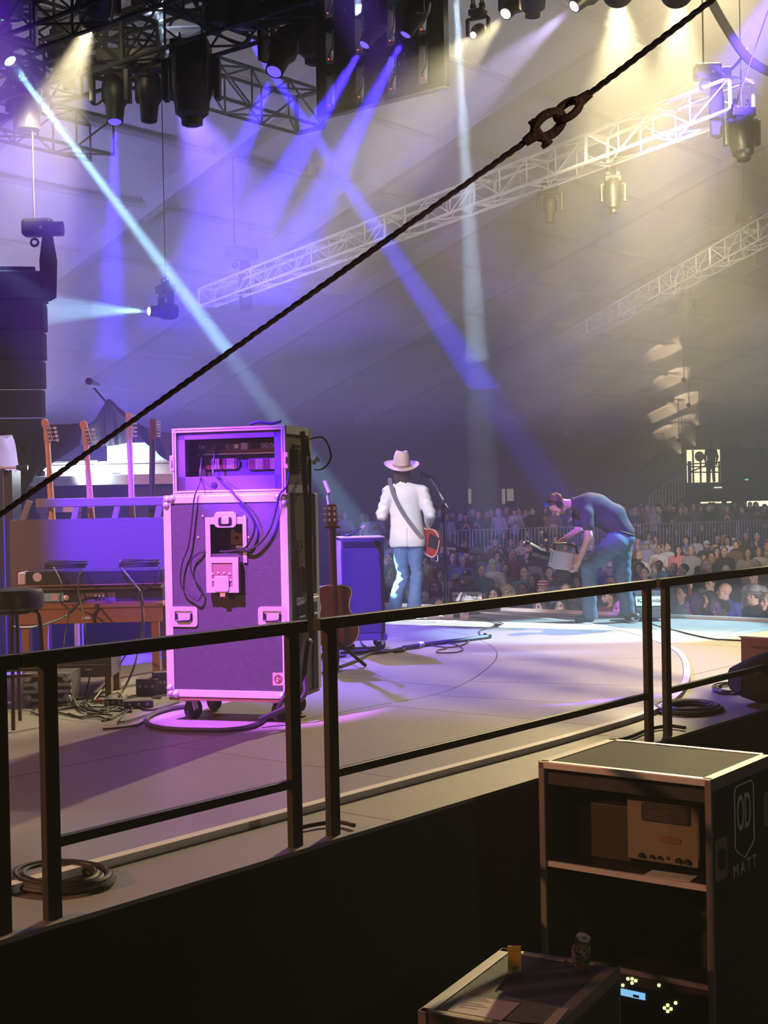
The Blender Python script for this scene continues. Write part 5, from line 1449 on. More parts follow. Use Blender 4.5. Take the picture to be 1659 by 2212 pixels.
for i, (px, py, w, h, d_, lab) in enumerate(((322, 1500, .16, .12, .12, 'dark power box on the floor left of the tall road case'), (345, 1498, .10, .16, .10, 'violet power box standing against the tall road case'), (250, 1524, .14, .05, .08, 'low pedal box among the floor cables'), (300, 1528, .20, .05, .09, 'flat socket strip among the floor cables'))):
    p = on_z(px, py, 0)
    t = thing('power_box', lab, 'power box', p, YAW + rnd.uniform(-.3, .3))
    MB().box((0, 0, h / 2), (w, d_, h)).build('housing', mat('box_violet', (.10, .08, .12), .5), t, bevel=.006)
    for k in range(3):
        MB().lathe([(.012, 0), (.010, .006), (.001, .007)], (-w * .3 + w * .3 * k, -d_ / 2, h * .55), (0, -1, 0), 8).build('socket', m_alu, t)
p = on_z(218, 1519, .0)
pg = thing('cable_plug', 'red and green cable plug lying on the floor below the low bench', 'plug', p, YAW)
MB().cyl((-.04, 0, .016), (.01, 0, .016), .014, n=10).build('red_sleeve', mat('plug_red', (.6, .05, .04), .5), pg, smooth=True)
MB().cyl((.01, 0, .016), (.045, 0, .016), .013, n=10).build('green_sleeve', mat('plug_green', (.15, .5, .08), .5), pg, smooth=True)
for i in range(14):
    rnd = random.Random(40 + i)
    x0, y0 = rnd.uniform(60, 250), rnd.uniform(1508, 1552)
    pts = []
    for k in range(6):
        pts.append(on_z(x0 + k * rnd.uniform(18, 34), y0 + rnd.uniform(-13, 13), .008 + .004 * (i % 3)))
    wcable('floor_cable', 'thin dark cable tangled on the floor between stool and tall road case', pts, rnd.uniform(.004, .007), group='tangle of floor cables by the stool')
wcable('floor_cable', 'thick grey cable looping over the floor in front of the tall road case', [on_z(a, b, .018) for a, b in ((402, 1526), (370, 1530), (335, 1540), (316, 1552), (322, 1566), (360, 1574), (430, 1577), (500, 1576), (550, 1566), (585, 1545))] + [CO + lx * .36 - ly * .30 + V((0, 0, .14)), CO + lx * .45 - ly * .22 + V((0, 0, .35))], .016, mat('cable_grey', (.06, .06, .06), .6))
wcable('floor_cable', 'pale thin cable end running from the thick loop to the left', [on_z(a, b, .01) for a, b in ((316, 1556), (296, 1566), (260, 1572), (222, 1575))], .007)
wcable('cable', 'black cable entering at the left border and crossing the deck edge', [on_z(a, b, -.015) for a, b in ((-20, 1790), (30, 1781), (70, 1783), (100, 1792))], .010)
wcable('cable', 'second black cable at the left border, nearer the white edge', [on_z(a, b, -.015) for a, b in ((-20, 1826), (30, 1820), (70, 1813), (100, 1803))], .010)
# ================================================================= right of the road case
ag = cam_thing('acoustic_guitar', 'brown acoustic guitar on a black stand right of the tall road case', 'guitar', 728, 1405, 11.75, 0, 0.10)
ag.rotation_euler = (0, 0, YAW + .25)
qa_ = plane_xz(ag.location, YAW + .25, 0)
def G(px, py): return qa_(px, py)
cx0, cz0 = G(727, 1398)
hx_, hz_ = G(716, 1090)
k = (hx_ - cx0) / (hz_ - cz0)
out = []
for w, h in ((.0, 0), (.10, .008), (.165, .05), (.195, .12), (.19, .19), (.16, .25), (.128, .30), (.12, .345), (.132, .40), (.145, .44), (.14, .48), (.11, .505), (.05, .515), (.0, .515)):
    out.append((w, h))
out = out + [(-a, b) for a, b in reversed(out[1:-1])]
prof = [(p.x, p.y) for p in smooth_pts([V((a, b, 0)) for a, b in out], 3, True)]
Kx = lambda h: cx0 + k * h
MB().prism([(a + Kx(b), b + cz0) for a, b in prof], 0.0, 0.10).build('body', m_mahog, ag, bevel=.006)
MB().tube([(a + Kx(b), -.001, b + cz0) for a, b in prof], .005, 4, closed=True).build('binding', mat('binding_cream', (.6, .5, .4), .5), ag, smooth=True)
MB().bar((Kx(.46), .012, cz0 + .46), (Kx(1.0), .0, cz0 + 1.0), .055, .028, hint=(0, 1, 0)).build('neck', m_mahog, ag, bevel=.01)
hs = hz_ - cz0
MB().prism([(Kx(1.0) - .028, cz0 + 1.0), (Kx(1.0) + .028, cz0 + 1.0), (Kx(hs) + .042, cz0 + hs - .16), (Kx(hs) + .038, cz0 + hs), (Kx(hs), cz0 + hs + .004), (Kx(hs) - .038, cz0 + hs), (Kx(hs) - .042, cz0 + hs - .16)], -.012, .006).build('headstock', m_mahog, ag, bevel=.002)
for sx in (-1, 1):
    for j in range(3):
        z = cz0 + hs - .03 - j * .048
        tn = MB().box((Kx(hs) + sx * .022, -.016, z), (.018, .008, .026)).build('tuner', m_steel, ag, bevel=.002)
        MB().cyl((Kx(hs) + sx * .03, -.008, z), (Kx(hs) + sx * .058, -.008, z), .004, n=6).box((Kx(hs) + sx * .064, -.008, z), (.018, .008, .014)).build('tuner_ear', m_steel, tn)
gs = thing('guitar_stand', 'black tripod guitar stand holding the brown acoustic guitar', 'guitar stand', ag.location, YAW + .25)
Wg = lambda px, py: (M3.Translation(gs.location) @ M3.Rotation(YAW + .25, 4, 'Z')).inverted() @ on_z(px, py, .012)
ctr = V((Kx(.1), -.07, .22))
MB().cyl((ctr.x, -.05, .2), (Kx(1.02), -.03, cz0 + 1.0), .013, n=8).build('mast', m_blackmetal, gs, smooth=True)
for px, py in ((790, 1438), (728, 1448), (690, 1420)):
    MB().tube([ctr, Wg(px, py)], .015, 8).build('leg', m_blackmetal, gs, smooth=True)
MB().tube(smooth_pts([ctr + V((-.13, -.03, -.02)), ctr + V((-.12, 0, -.06)), ctr + V((0, .0, -.05)), ctr + V((.12, 0, -.06)), ctr + V((.13, -.0, -.02))], 5), .011, 6).build('cradle', m_rubber, gs, smooth=True)
MB().tube(smooth_pts([(Kx(1.0) - .05, .03, cz0 + 1.0), (Kx(1.0) - .05, -.03, cz0 + 1.0), (Kx(1.0) + .05, -.03, cz0 + 1.0), (Kx(1.0) + .06, .03, cz0 + 1.0)], 4), .010, 6).build('neck_yoke', m_rubber, gs, smooth=True)
# blue lit guitar cabinet
ac = cam_thing('speaker_cabinet', 'dark speaker cabinet on casters, lit blue, behind the acoustic guitar', 'speaker cabinet', 780, 1385, 13.3, 0, .13)
qc = plane_xz(ac.location, YAW + .13, -.19)
x0, z1 = qc(736, 1163); x1, z0 = qc(833, 1368)
m_cab = mat('cabinet_vinyl', (.05, .05, .06), .55, noise=.2, nscale=50)
wC, hC, cxC = x1 - x0, z1 - z0, (x0 + x1) / 2
MB().box((cxC, .0, (z0 + z1) / 2), (wC, .38, hC)).build('cabinet', m_cab, ac, bevel=.012)
MB().box((cxC, -.193, z1 - .06), (wC - .05, .006, .05)).build('handle_recess', m_black, ac)
MB().box((x0 - .004, 0, (z0 + z1) / 2), (.012, .36, hC - .05)).build('side_panel', mat('cabinet_side_lit', (.55, .6, .62), .5), ac)  # cyan white light on this side is put into its colour
MB().box((cxC, 0, z1 + .004), (wC + .02, .39, .012)).build('top_trim', m_alu, ac, bevel=.002)
MB().box((cxC, 0, z0 - .03), (wC + .03, .40, .06)).build('dolly', mat('dolly_blue', (.08, .08, .1), .5), ac, bevel=.006)
for sx in (-1, 1):
    for y in (-.14, .14):
        caster(ac, cxC + sx * (wC / 2 - .05), y, z0 - .06, .7, (z0 - .06) * .48, z0 - .06)
gn = cam_thing('gooseneck_microphone', 'small black microphone with a white tip on the blue lit cabinet', 'microphone', 760, 1160, 13.3)
gn.location.z = z1 + .012
Wn = lambda px, py: (M3.Translation(gn.location) @ M3.Rotation(YAW, 4, 'Z')).inverted() @ at_d(px, py, 13.3)
MB().lathe([(.04, 0), (.035, .015), (.008, .02)], (Wn(750, 1160).x, 0, 0), (0, 0, 1), 12).build('base', m_black, gn, smooth=True)
MB().tube([(Wn(750, 1160).x, 0, .015), Wn(752, 1157), Wn(780, 1141)], .009, 6).build('neck', m_blackmetal, gn, smooth=True)
MB().tube([Wn(780, 1141), Wn(789, 1135)], .011, 8).build('tip', m_white, gn, smooth=True)
ws = cam_thing('microphone_stand', 'thin stand with a white lit tip rising behind the acoustic guitar headstock', 'microphone stand', 708, 1090, 12.6, 0)
Ws = lambda px, py: (M3.Translation(ws.location) @ M3.Rotation(YAW, 4, 'Z')).inverted() @ at_d(px, py, 12.6)
b_ = Ws(710, 1096)
MB().cyl((b_.x, 0, .02), (b_.x, 0, b_.z), .009, n=8).lathe([(.13, 0), (.13, .015), (.02, .025)], (b_.x, 0, 0), (0, 0, 1), 16).build('pole', m_blackmetal, ws, smooth=True)
MB().cyl(b_, Ws(707, 1070), .010, n=8).build('clutch', m_steel, ws, smooth=True)
MB().cyl(Ws(711, 1064), Ws(701, 1038), .017, n=10).build('white_lit_tip', m_white, ws, smooth=True)  # bright light on the stand tip, put into white paint
MB().cyl(Ws(707, 1072), Ws(711, 1064), .008, n=6).build('joint', m_blackmetal, ws, smooth=True)
# ================================================================= around the singer
ms = cam_thing('microphone_stand', 'vocal microphone on a slim boom stand right of the singer', 'microphone', 962, 1312, 16.8, 0)
Im = (M3.Translation(ms.location) @ M3.Rotation(YAW, 4, 'Z')).inverted()
Pm = lambda px, py, d=16.8: Im @ at_d(px, py, d)
b_ = Pm(966, 1318)
MB().lathe([(.13, 0), (.13, .018), (.02, .03)], (b_.x, b_.y, 0), (0, 0, 1), 20).build('base', m_blackmetal, ms, smooth=True)
MB().cyl((b_.x, b_.y, .02), Pm(957, 1085), .013, n=8).build('pole', m_blackmetal, ms, smooth=True)
MB().cyl(Pm(957, 1130), Pm(957, 1088), .020, n=8).build('pole_sleeve', m_black, ms, smooth=True)
MB().tube([Pm(968, 1098), Pm(957, 1078), Pm(942, 1052), Pm(928, 1032)], .010, 8).build('boom', m_alu, ms, smooth=True)
MB().box(Pm(958, 1084), (.05, .04, .05)).build('boom_clutch', m_blackmetal, ms, bevel=.01)
dm = (Pm(905, 1020) - Pm(940, 1035)).normalized()
MB().lathe([(.014, 0), (.018, .09), (.022, .12), (.022, .14)], Pm(941, 1035), dm, 12).build('microphone_body', m_black, ms, smooth=True)
MB().lathe([(.022, 0), (.030, .012), (.031, .035), (.022, .055), (.001, .062)], Pm(941, 1035) + dm * .14, dm, 14).build('microphone_grille', m_blackmetal, ms, smooth=True)
MB().tube(smooth_pts([Pm(942, 1036), Pm(950, 1050), Pm(962, 1090), Pm(970, 1110), Pm(964, 1150), Pm(968, 1250), Pm(970, 1318)], 5), .005, 5).build('microphone_cable', m_cable, ms, smooth=True)
s2 = cam_thing('microphone_stand', 'short stand with an orange cap carrying a long dark foam microphone', 'microphone stand', 959, 1305, 17.1, 0)
Im2 = (M3.Translation(s2.location) @ M3.Rotation(YAW, 4, 'Z')).inverted()
P2_ = lambda px, py, d=17.1: Im2 @ at_d(px, py, d)
b_ = P2_(961, 1316)
MB().cyl((b_.x, b_.y, .01), P2_(960, 1168), .012, n=8).lathe([(.11, 0), (.11, .016), (.02, .03)], (b_.x, b_.y, 0), (0, 0, 1), 16).build('pole', m_blackmetal, s2, smooth=True)
MB().cyl(P2_(960, 1169), P2_(960, 1162), .020, n=10).build('orange_cap', m_amber, s2, smooth=True)
MB().cyl(P2_(947, 1181), P2_(988, 1187), .011, n=8).build('microphone_tube', m_alu, s2, smooth=True)
MB().cyl(P2_(986, 1186), P2_(1034, 1194), .034, n=14).build('foam_windshield', mat('foam_dark', (.03, .028, .05), .95), s2, smooth=True)
def wedge(label, px, py, d, wpx, words, size, tilt=0.0):
    p = at_d(px, py, d)
    t = thing('floor_monitor', label, 'monitor speaker', (p.x, p.y, 0), YAW + tilt)
    w = wpx / 3050 * d
    h = .30
    sd = [(-.02, .0), (-.02, .10), (.13, .28), (.24, .30), (.34, .26), (.34, 0)]
    m = MB().prism(sd, -w / 2, w / 2, X=M3.Rotation(PI / 2, 4, 'Z').inverted() @ M3.Scale(-1, 4, V((1, 0, 0))))
    b = m.build('cabinet', mat('wedge_black', (.04, .04, .045), .6), t, bevel=.006)
    # sloped white face with lettering and grille strips
    n_ = V((0, -.18, .15)).normalized()
    u_ = V((0, .15, .18)).normalized()
    c_ = V((0, .055, .19)) + n_ * .004
    Mx = basis(c_, (1, 0, 0), u_, n_)
    f = MB().box((0, .0, 0), (w * .97, .13, .005)).build('white_panel', m_white, t)
    f.matrix_local = Mx
    text('panel_lettering', words, size, m_black, t, Mx @ M3.Translation((0, 0.005, .004)), .0008)
    g_ = MB().box((0, -.022, .055), (w * .96, .006, .08)).build('front_grille', mat('grille_steel', (.25, .27, .30), .5, .4), t)
    MB().box((0, .20, .302), (w * .1, .04, .008)).build('white_label', m_white, t)
    return t
wedge('floor monitor with a lettered white panel beside the microphone stand', 1010, 1310, 17.15, 66, 'ONE STEP AHEAD', .055, .05)
wedge('floor monitor with a lettered white panel behind the cameraman', 1404, 1325, 15.85, 60, 'Kr Santa', .075, -.06)
rnd = random.Random(21)
for i, (px, py, w, h, dd, c, lab) in enumerate(((938, 1336, .17, .05, .10, m_white, 'long white effect pedal, leftmost at the singer\'s feet'), (952, 1335, .07, .06, .08, m_black, 'small black effect pedal right of the long white one'), (967, 1336, .13, .065, .10, m_alu, 'silver effect pedal in the middle of the row'), (984, 1333, .11, .06, .10, m_kb, 'dark wide effect pedal in the row'), (1003, 1336, .10, .07, .10, m_white, 'white effect pedal with a black knob, right in the row'), (1020, 1327, .17, .05, .12, m_black, 'black volume pedal at the right end of the row'))):
    p = on_z(px, py, 0)
    t = thing('effect_pedal', lab, 'effect pedal', p, YAW + rnd.uniform(-.12, .12))
    MB().prism([(-dd / 2, 0), (-dd / 2, h * .6), (dd / 2, h), (dd / 2, 0)], -w / 2, w / 2, X=M3.Rotation(PI / 2, 4, 'Z')).build('housing', c, t, bevel=.006)
    MB().cyl((0, -dd * .2, h * .7), (0, -dd * .2, h * .7 + .02), .010, n=10).build('footswitch', m_steel, t, smooth=True)
    MB().cyl((w * .2, dd * .25, h * .85), (w * .2, dd * .25, h * .85 + .02), .008, n=10).build('knob', m_black, t, smooth=True)
flat_on('set_list', 'white set list sheet taped to the stage in front of the pedals', 'paper', [(940, 1343), (1012, 1339), (1010, 1336), (950, 1339)], .0008, .002, m_white)
lyb = wcable('boom_pole', 'dark folded boom pole lying on the stage floor', [on_z(a, b, .022) for a, b in ((872, 1399), (930, 1390), (990, 1383), (1052, 1375))], .022, mat('pole_dark', (.05, .05, .09), .4), n=3, cat='pole')
for px, py, r_ in ((904, 1394, .03), (1048, 1375, .034)):
    c = on_z(px, py, .022); e = on_z(px + 8, py - 1.5, .022)
    MB().cyl(c, e, r_, n=10).build('collar', m_alu if px < 950 else m_black, lyb, smooth=True)
wcable('floor_cable', 'thin black cable lying in loops below the boom pole', [on_z(a, b, .008) for a, b in ((820, 1402), (860, 1404), (905, 1400), (920, 1393), (960, 1398), (985, 1397), (1005, 1390), (1010, 1384), (975, 1383), (960, 1388), (985, 1392), (1000, 1402), (985, 1409), (948, 1410), (945, 1405), (965, 1399), (925, 1392), (980, 1382), (1035, 1379), (1045, 1372), (1050, 1368))], .006)
wcable('floor_cable', 'thin cable leading from the pedals around to the boom pole', [on_z(a, b, .008) for a, b in ((1018, 1333), (1040, 1335), (1070, 1342), (1088, 1348), (1075, 1354), (1050, 1358), (1035, 1364), (1040, 1374))], .006)
wcable('floor_cable', 'black cable with a dark connector lying right of the guitar stand', [on_z(a, b, .012) for a, b in ((735, 1440), (775, 1425), (800, 1412), (835, 1408), (868, 1400), (872, 1405), (850, 1408))], .014)
wcable('floor_cable', 'black cable along the foot of the blue lit cabinet', [on_z(a, b, .01) for a, b in ((735, 1410), (770, 1409), (800, 1406), (822, 1402), (800, 1404), (782, 1390), (778, 1374))], .011)
wcable('floor_cable', 'thin black cable running over the bare stage to the wooden box', [on_z(a, b, .008 if a < 1440 else -.02) for a, b in ((1395, 1342), (1420, 1352), (1460, 1362), (1500, 1372), (1540, 1380), (1570, 1382), (1625, 1385))], .008)
wcable('floor_cable', 'black cable along the stage edge between the near railing posts', [on_z(a, b, -.012) for a, b in ((640, 1790), (670, 1783), (700, 1778), (735, 1776), (765, 1783))], .010)
wcable('floor_cable', 'black cable along the stage edge near the top of the rack', [on_z(a, b, -.012) for a, b in ((1330, 1600), (1360, 1592), (1395, 1578), (1420, 1571), (1450, 1568), (1480, 1572))], .012)
def coil(label, px, py, rx, ry, z, turns, r, seed, jit=.12):
    c = on_z(px, py, z)
    a = on_z(px + rx, py, z) - c
    b = on_z(px, py + ry, z) - c
    rnd = random.Random(seed)
    pts = []
    for k in range(turns):
        s_ = 1 - .42 * (k / turns) ** 1.0 if turns > 6 else rnd.uniform(.6, 1)
        ox, oy = rnd.uniform(-jit, jit), rnd.uniform(-jit, jit)
        for i in range(14):
            t = 2 * PI * i / 14
            pts.append(c + a * (s_ * math.cos(t) + ox * .5) + b * (s_ * math.sin(t) + oy * .5) + V((0, 0, .004 + .006 * (k % 4) + r)))
    return wcable('cable_coil', label, pts, r, m_cable, n=2, cat='cable coil')
coil('wide flat coil of black cable on the deck at the lower left', 132, 1904, 118, 33, -.03, 9, .010, 4, .05)
coil('thick coil of black cable on the deck behind the right railing posts', 1487, 1534, 74, 15, -.03, 12, .009, 5, .10)
coil('small loose coil of thin cable beside the dark bag at right', 1575, 1491, 36, 12, -.03, 5, .006, 6, .45)
wb = on_z(1612, 1467, -.03)
wbx = thing('wooden_box', 'brown wooden box on the deck at the right border', 'box', wb + rt * .35 + V((-.1, .25, 0)), -0.05)
wbx.location.z = -.03
MB().box((0, 0, .15), (.62, .5, .29)).build('body', mat('box_wood', (.28, .15, .08), .55, noise=.3, nscale=8), wbx, bevel=.004)
MB().box((0, 0, .298), (.64, .52, .012)).build('lid', mat('box_lid', (.5, .46, .38), .5), wbx)
MB().box((-.1, -.252, .22), (.22, .004, .02)).build('faded_lettering', mat('box_print', (.16, .09, .05), .7), wbx)
MB().tube([(.02, -.25, .30), (.02, -.25, .33), (.12, -.25, .33), (.12, -.25, .30)], .008, 6).build('handle', m_black, wbx, smooth=True)
bgp = on_z(1650, 1518, -.03)
bg = thing('duffel_bag', 'dark duffel bag slumped at the right border before the wooden box', 'bag', bgp + rt * .12, YAW + .2)
rows = []
for j in range(9):
    u = j / 8
    r_ = .19 * (math.sin(PI * (0.08 + .84 * u)) ** .5)
    rows.append([(-.34 + .68 * u, r_ * math.cos(a) * 1.1, max(.0, .17 + r_ * math.sin(a) * .95 + .01 * math.sin(3 * a + j))) for a in [2 * PI * i / 16 for i in range(17)]])
rows = [[(rows[0][0][0], 0, .15)] * 17] + rows + [[(rows[-1][0][0], 0, .15)] * 17]
MB().sheet(rows).build('bag_body', mat('bag_cloth', (.03, .032, .036), .85, bump=.5, bscale=18), bg, smooth=True)
MB().tube(smooth_pts([(-.15, -.14, .25), (-.12, -.2, .38), (.05, -.2, .40), (.1, -.14, .28)], 5), .014, 6).build('bag_strap', m_black, bg, smooth=True)
MB().box((-.26, -.12, .24), (.09, .05, .035)).build('red_tag', mat('tag_red', (.6, .10, .08), .6), bg, bevel=.006)
# ================================================================= bodies as one blended surface
def A(*p): return np.array(p, float)
def sdf_grid(prims, res, k0=0.03, post=None):
    lo, hi = np.full(3, 1e9), np.full(3, -1e9)
    for p in prims:
        if p[0] == 'cap':
            r = max(p[3], p[4])
            lo = np.minimum(lo, np.minimum(p[1], p[2]) - r); hi = np.maximum(hi, np.maximum(p[1], p[2]) + r)
        elif p[0] == 'ell':
            r = max(p[2])
            lo = np.minimum(lo, A(*p[1]) - r); hi = np.maximum(hi, A(*p[1]) + r)
    lo -= 3 * res + .01; hi += 3 * res + .01
    n = np.ceil((hi - lo) / res).astype(int) + 1
    D = np.full(n, 0.5)
    ax = [lo[i] + res * np.arange(n[i]) for i in range(3)]
    for p in prims:
        if p[0] == 'cut':
            pt, nn = A(*p[1]), A(*p[2])
            nn = nn / np.linalg.norm(nn)
            g = (ax[0] - pt[0])[:, None, None] * nn[0] + (ax[1] - pt[1])[None, :, None] * nn[1] + (ax[2] - pt[2])[None, None, :] * nn[2]
            D = np.maximum(D, g)
            continue
        k = p[-1] if p[-1] is not None else k0
        if p[0] == 'cap':
            a, b, ra, rb = A(*p[1]), A(*p[2]), p[3], p[4]
            r = max(ra, rb) + k + 2 * res
            l, h = np.minimum(a, b) - r, np.maximum(a, b) + r
        else:
            c = A(*p[1]); r = max(p[2]) + k + 2 * res
            l, h = c - r, c + r
        i0 = np.maximum(0, np.floor((l - lo) / res).astype(int)); i1 = np.minimum(n, np.ceil((h - lo) / res).astype(int) + 1)
        if np.any(i1 <= i0): continue
        X = ax[0][i0[0]:i1[0]][:, None, None]; Y = ax[1][i0[1]:i1[1]][None, :, None]; Z = ax[2][i0[2]:i1[2]][None, None, :]
        if p[0] == 'cap':
            ba = b - a
            L2 = max(1e-9, ba @ ba)
            t = np.clip(((X - a[0]) * ba[0] + (Y - a[1]) * ba[1] + (Z - a[2]) * ba[2]) / L2, 0, 1)
            d = np.sqrt((X - a[0] - t * ba[0]) ** 2 + (Y - a[1] - t * ba[1]) ** 2 + (Z - a[2] - t * ba[2]) ** 2) - (ra + (rb - ra) * t)
        else:
            R = p[3]
            q = [X - c[0], Y - c[1], Z - c[2]]
            if R is not None:
                R = np.array(R)
                q = [q[0] * R[0, i] + q[1] * R[1, i] + q[2] * R[2, i] for i in range(3)]
            s = p[2]
            k1 = np.sqrt(sum((q[i] / s[i]) ** 2 for i in range(3)))
            k2 = np.sqrt(sum((q[i] / s[i] ** 2) ** 2 for i in range(3)))
            d = k1 * (k1 - 1) / np.maximum(k2, 1e-6)
        sub = D[i0[0]:i1[0], i0[1]:i1[1], i0[2]:i1[2]]
        if p[0] == 'sub':
            hh = np.maximum(k - np.abs(sub + d), 0) / max(k, 1e-6)
            D[i0[0]:i1[0], i0[1]:i1[1], i0[2]:i1[2]] = np.maximum(sub, -d) + hh * hh * k / 4
        else:
            hh = np.maximum(k - np.abs(sub - d), 0) / max(k, 1e-6)
            D[i0[0]:i1[0], i0[1]:i1[1], i0[2]:i1[2]] = np.minimum(sub, d) - hh * hh * k / 4
    if post is not None:
        D = D + post(ax[0][:, None, None], ax[1][None, :, None], ax[2][None, None, :])
    return D, lo
def surface(D, lo, res):
    ins = D < 0
    n = D.shape
    cnt = np.zeros([s - 1 for s in n], np.int8)
    for i in (0, 1):
        for j in (0, 1):
            for k in (0, 1):
                cnt += ins[i:n[0] - 1 + i, j:n[1] - 1 + j, k:n[2] - 1 + k]
    m = (cnt > 0) & (cnt < 8)
    I = np.argwhere(m)
    idx = np.full(m.shape, -1, int)
    idx[m] = np.arange(len(I))
    cs = [(i, j, k) for i in (0, 1) for j in (0, 1) for k in (0, 1)]
    vals = {c: D[I[:, 0] + c[0], I[:, 1] + c[1], I[:, 2] + c[2]] for c in cs}
    acc = np.zeros((len(I), 3)); w = np.zeros(len(I))
    for a in cs:
        for ax_ in range(3):
            if a[ax_] == 1: continue
            b = list(a); b[ax_] = 1; b = tuple(b)
            va, vb = vals[a], vals[b]
            s = (va < 0) != (vb < 0)
            t = np.where(s, va / np.where(s, va - vb, 1), 0)
            p = np.array(a, float)[None, :] + np.eye(3)[ax_][None, :] * t[:, None]
            acc += p * s[:, None]; w += s
    P = lo + res * (I + acc / w[:, None])
    faces = []
    for ax_ in range(3):
        u, v = (ax_ + 1) % 3, (ax_ + 2) % 3
        sl0 = [slice(None)] * 3; sl1 = [slice(None)] * 3
        sl0[ax_] = slice(0, -1); sl1[ax_] = slice(1, None)
        e = ins[tuple(sl0)] != ins[tuple(sl1)]
        E = np.argwhere(e)
        E = E[(E[:, u] > 0) & (E[:, v] > 0) & (E[:, u] < n[u] - 1) & (E[:, v] < n[v] - 1)]
        if not len(E): continue
        def g(du, dv):
            q = E.copy(); q[:, u] += du; q[:, v] += dv
            return idx[q[:, 0], q[:, 1], q[:, 2]]
        q = np.stack([g(-1, -1), g(0, -1), g(0, 0), g(-1, 0)], 1)
        flip = ~ins[E[:, 0], E[:, 1], E[:, 2]]
        q[flip] = q[flip][:, ::-1]
        faces.append(q)
    return P, np.concatenate(faces)
def sdf_mesh(name, prims, res, mats, k0=0.03, post=None, paint=None):
    D, lo = sdf_grid(prims, res, k0, post)
    P, F = surface(D, lo, res)
    me = bpy.data.meshes.new(name)
    me.vertices.add(len(P)); me.vertices.foreach_set('co', P.astype(np.float32).ravel())
    me.loops.add(F.size); me.loops.foreach_set('vertex_index', F.ravel().astype(np.int32))
    me.polygons.add(len(F)); me.polygons.foreach_set('loop_start', np.arange(0, F.size, 4, dtype=np.int32))
    for m in (mats if isinstance(mats, (list, tuple)) else [mats]):
        me.materials.append(m)
    me.update(calc_edges=True)
    me.polygons.foreach_set('use_smooth', [True] * len(F))
    if paint:
        C = P[F].mean(1)
        mi = np.zeros(len(F), np.int32)
        for i, fn in paint:
            mi[fn(C)] = i
        me.polygons.foreach_set('material_index', mi)
    return me
def rot3(x, y, z):                                     # columns from three axes
    return np.stack([A(*x), A(*y), A(*z)], 1)
def axes_from(fwd, upv):
    f = A(*fwd); f /= np.linalg.norm(f)
    u = A(*upv); u = u - f * (u @ f); u /= np.linalg.norm(u)
    return rot3(np.cross(f, u), f, u)
def head_prims(c, R, s=1.0):
    c = A(*c)
    L = lambda x, y, z: c + R @ (A(x, y, z) * s)
    e = lambda p, r, k: ('ell', L(*p), tuple(np.array(r) * s), R, k)
    P = [e((0, -.012, .032), (.076, .096, .090), .03), e((0, .022, -.038), (.058, .068, .078), .04), e((0, .062, -.093), (.026, .022, .02), .03),
         ('cap', L(-.036, .080, .030), L(.036, .080, .030), .011 * s, .011 * s, .015),
         ('cap', L(0, .088, .010), L(0, .108, -.028), .009 * s, .013 * s, .012), ('cap', L(-.014, .095, -.034), L(.014, .095, -.034), .008 * s, .008 * s, .01),
         ('cap', L(-.020, .084, -.062), L(.020, .084, -.062), .008 * s, .008 * s, .01),
         e((.047, .058, -.022), (.022, .022, .022), .02), e((-.047, .058, -.022), (.022, .022, .022), .02),
         e((.077, -.006, -.006), (.010, .020, .032), .008), e((-.077, -.006, -.006), (.010, .020, .032), .008)]
    for sx in (-1, 1):
        P.append(('sub', L(sx * .032, .100, .008), (.015 * s, .014 * s, .010 * s), R, .012))
    Ri = R.T
    def inside(p, r):
        def f(C):
            q = (C - L(*p)) @ R
            return ((q / (np.array(r) * s)) ** 2).sum(1) < 1
        return f
    eyes = lambda C: inside((.032, .086, .008), (.015, .022, .0085))(C) | inside((-.032, .086, .008), (.015, .022, .0085))(C)
    brows = lambda C: inside((.033, .092, .031), (.021, .02, .006))(C) | inside((-.033, .092, .031), (.021, .02, .006))(C)
    lips = inside((0, .092, -.062), (.026, .02, .009))
    return P, eyes, brows, lips, L
def hand_prims(w, R, s=1.0, curl=(.4, .5, .5), spread=1.0, thumb=(.75, .6, -.35)):
    w = A(*w)
    L = lambda p: w + R @ (A(*p) * s)
    P = [('ell', L((0, .045, 0)), (.041 * s, .052 * s, .017 * s), R, .012), ('cap', w, L((0, .03, 0)), .026 * s, .024 * s, .02)]
    for x, l, y in ((.030, .072, .085), (.010, .080, .09), (-.010, .075, .088), (-.029, .060, .08)):
        p = A(x, y, 0); a = 0.0
        for j, (f, r0, r1) in enumerate(((.44, .0098, .0092), (.32, .0092, .0085), (.24, .0085, .0070))):
            a += curl[j]
            d = A(x * .8 * spread * (1 if j == 0 else .2), math.cos(a), -math.sin(a))
            d /= np.linalg.norm(d)
            q = p + d * l * f
            P.append(('cap', L(p), L(q), r0 * s, r1 * s, .004))
            p = q
    p = A(.026, .018, -.004); d = A(*thumb); d /= np.linalg.norm(d)
    q = p + d * .045
    P.append(('cap', L(p), L(q), .0135 * s, .0105 * s, .010))
    d2 = d + A(-.35, .25, -.25); d2 /= np.linalg.norm(d2)
    P.append(('cap', L(q), L(q + d2 * .032), .0105 * s, .008 * s, .004))
    return P
def wrinkle(amp, f=(18, 9, 26), ph=0.0):
    return lambda X, Y, Z: amp * (np.sin(f[0] * X + 7 * np.sin(5 * Z + ph)) * np.sin(f[2] * Z + 4 * X + ph) * .6 + np.sin(f[2] * .55 * Z - 9 * X + 6 * Y + ph) * .4)
def attach(me, name, parent):
    return piece(name, me, parent)
m_skin = mat('skin', (0.56, 0.33, 0.25), 0.55)
m_eye = mat('eye_dark', (0.04, 0.03, 0.03), 0.3)
m_lip = mat('lips', (0.42, 0.17, 0.15), 0.5)
m_browm = mat('brow_brown', (0.10, 0.06, 0.04), 0.8)
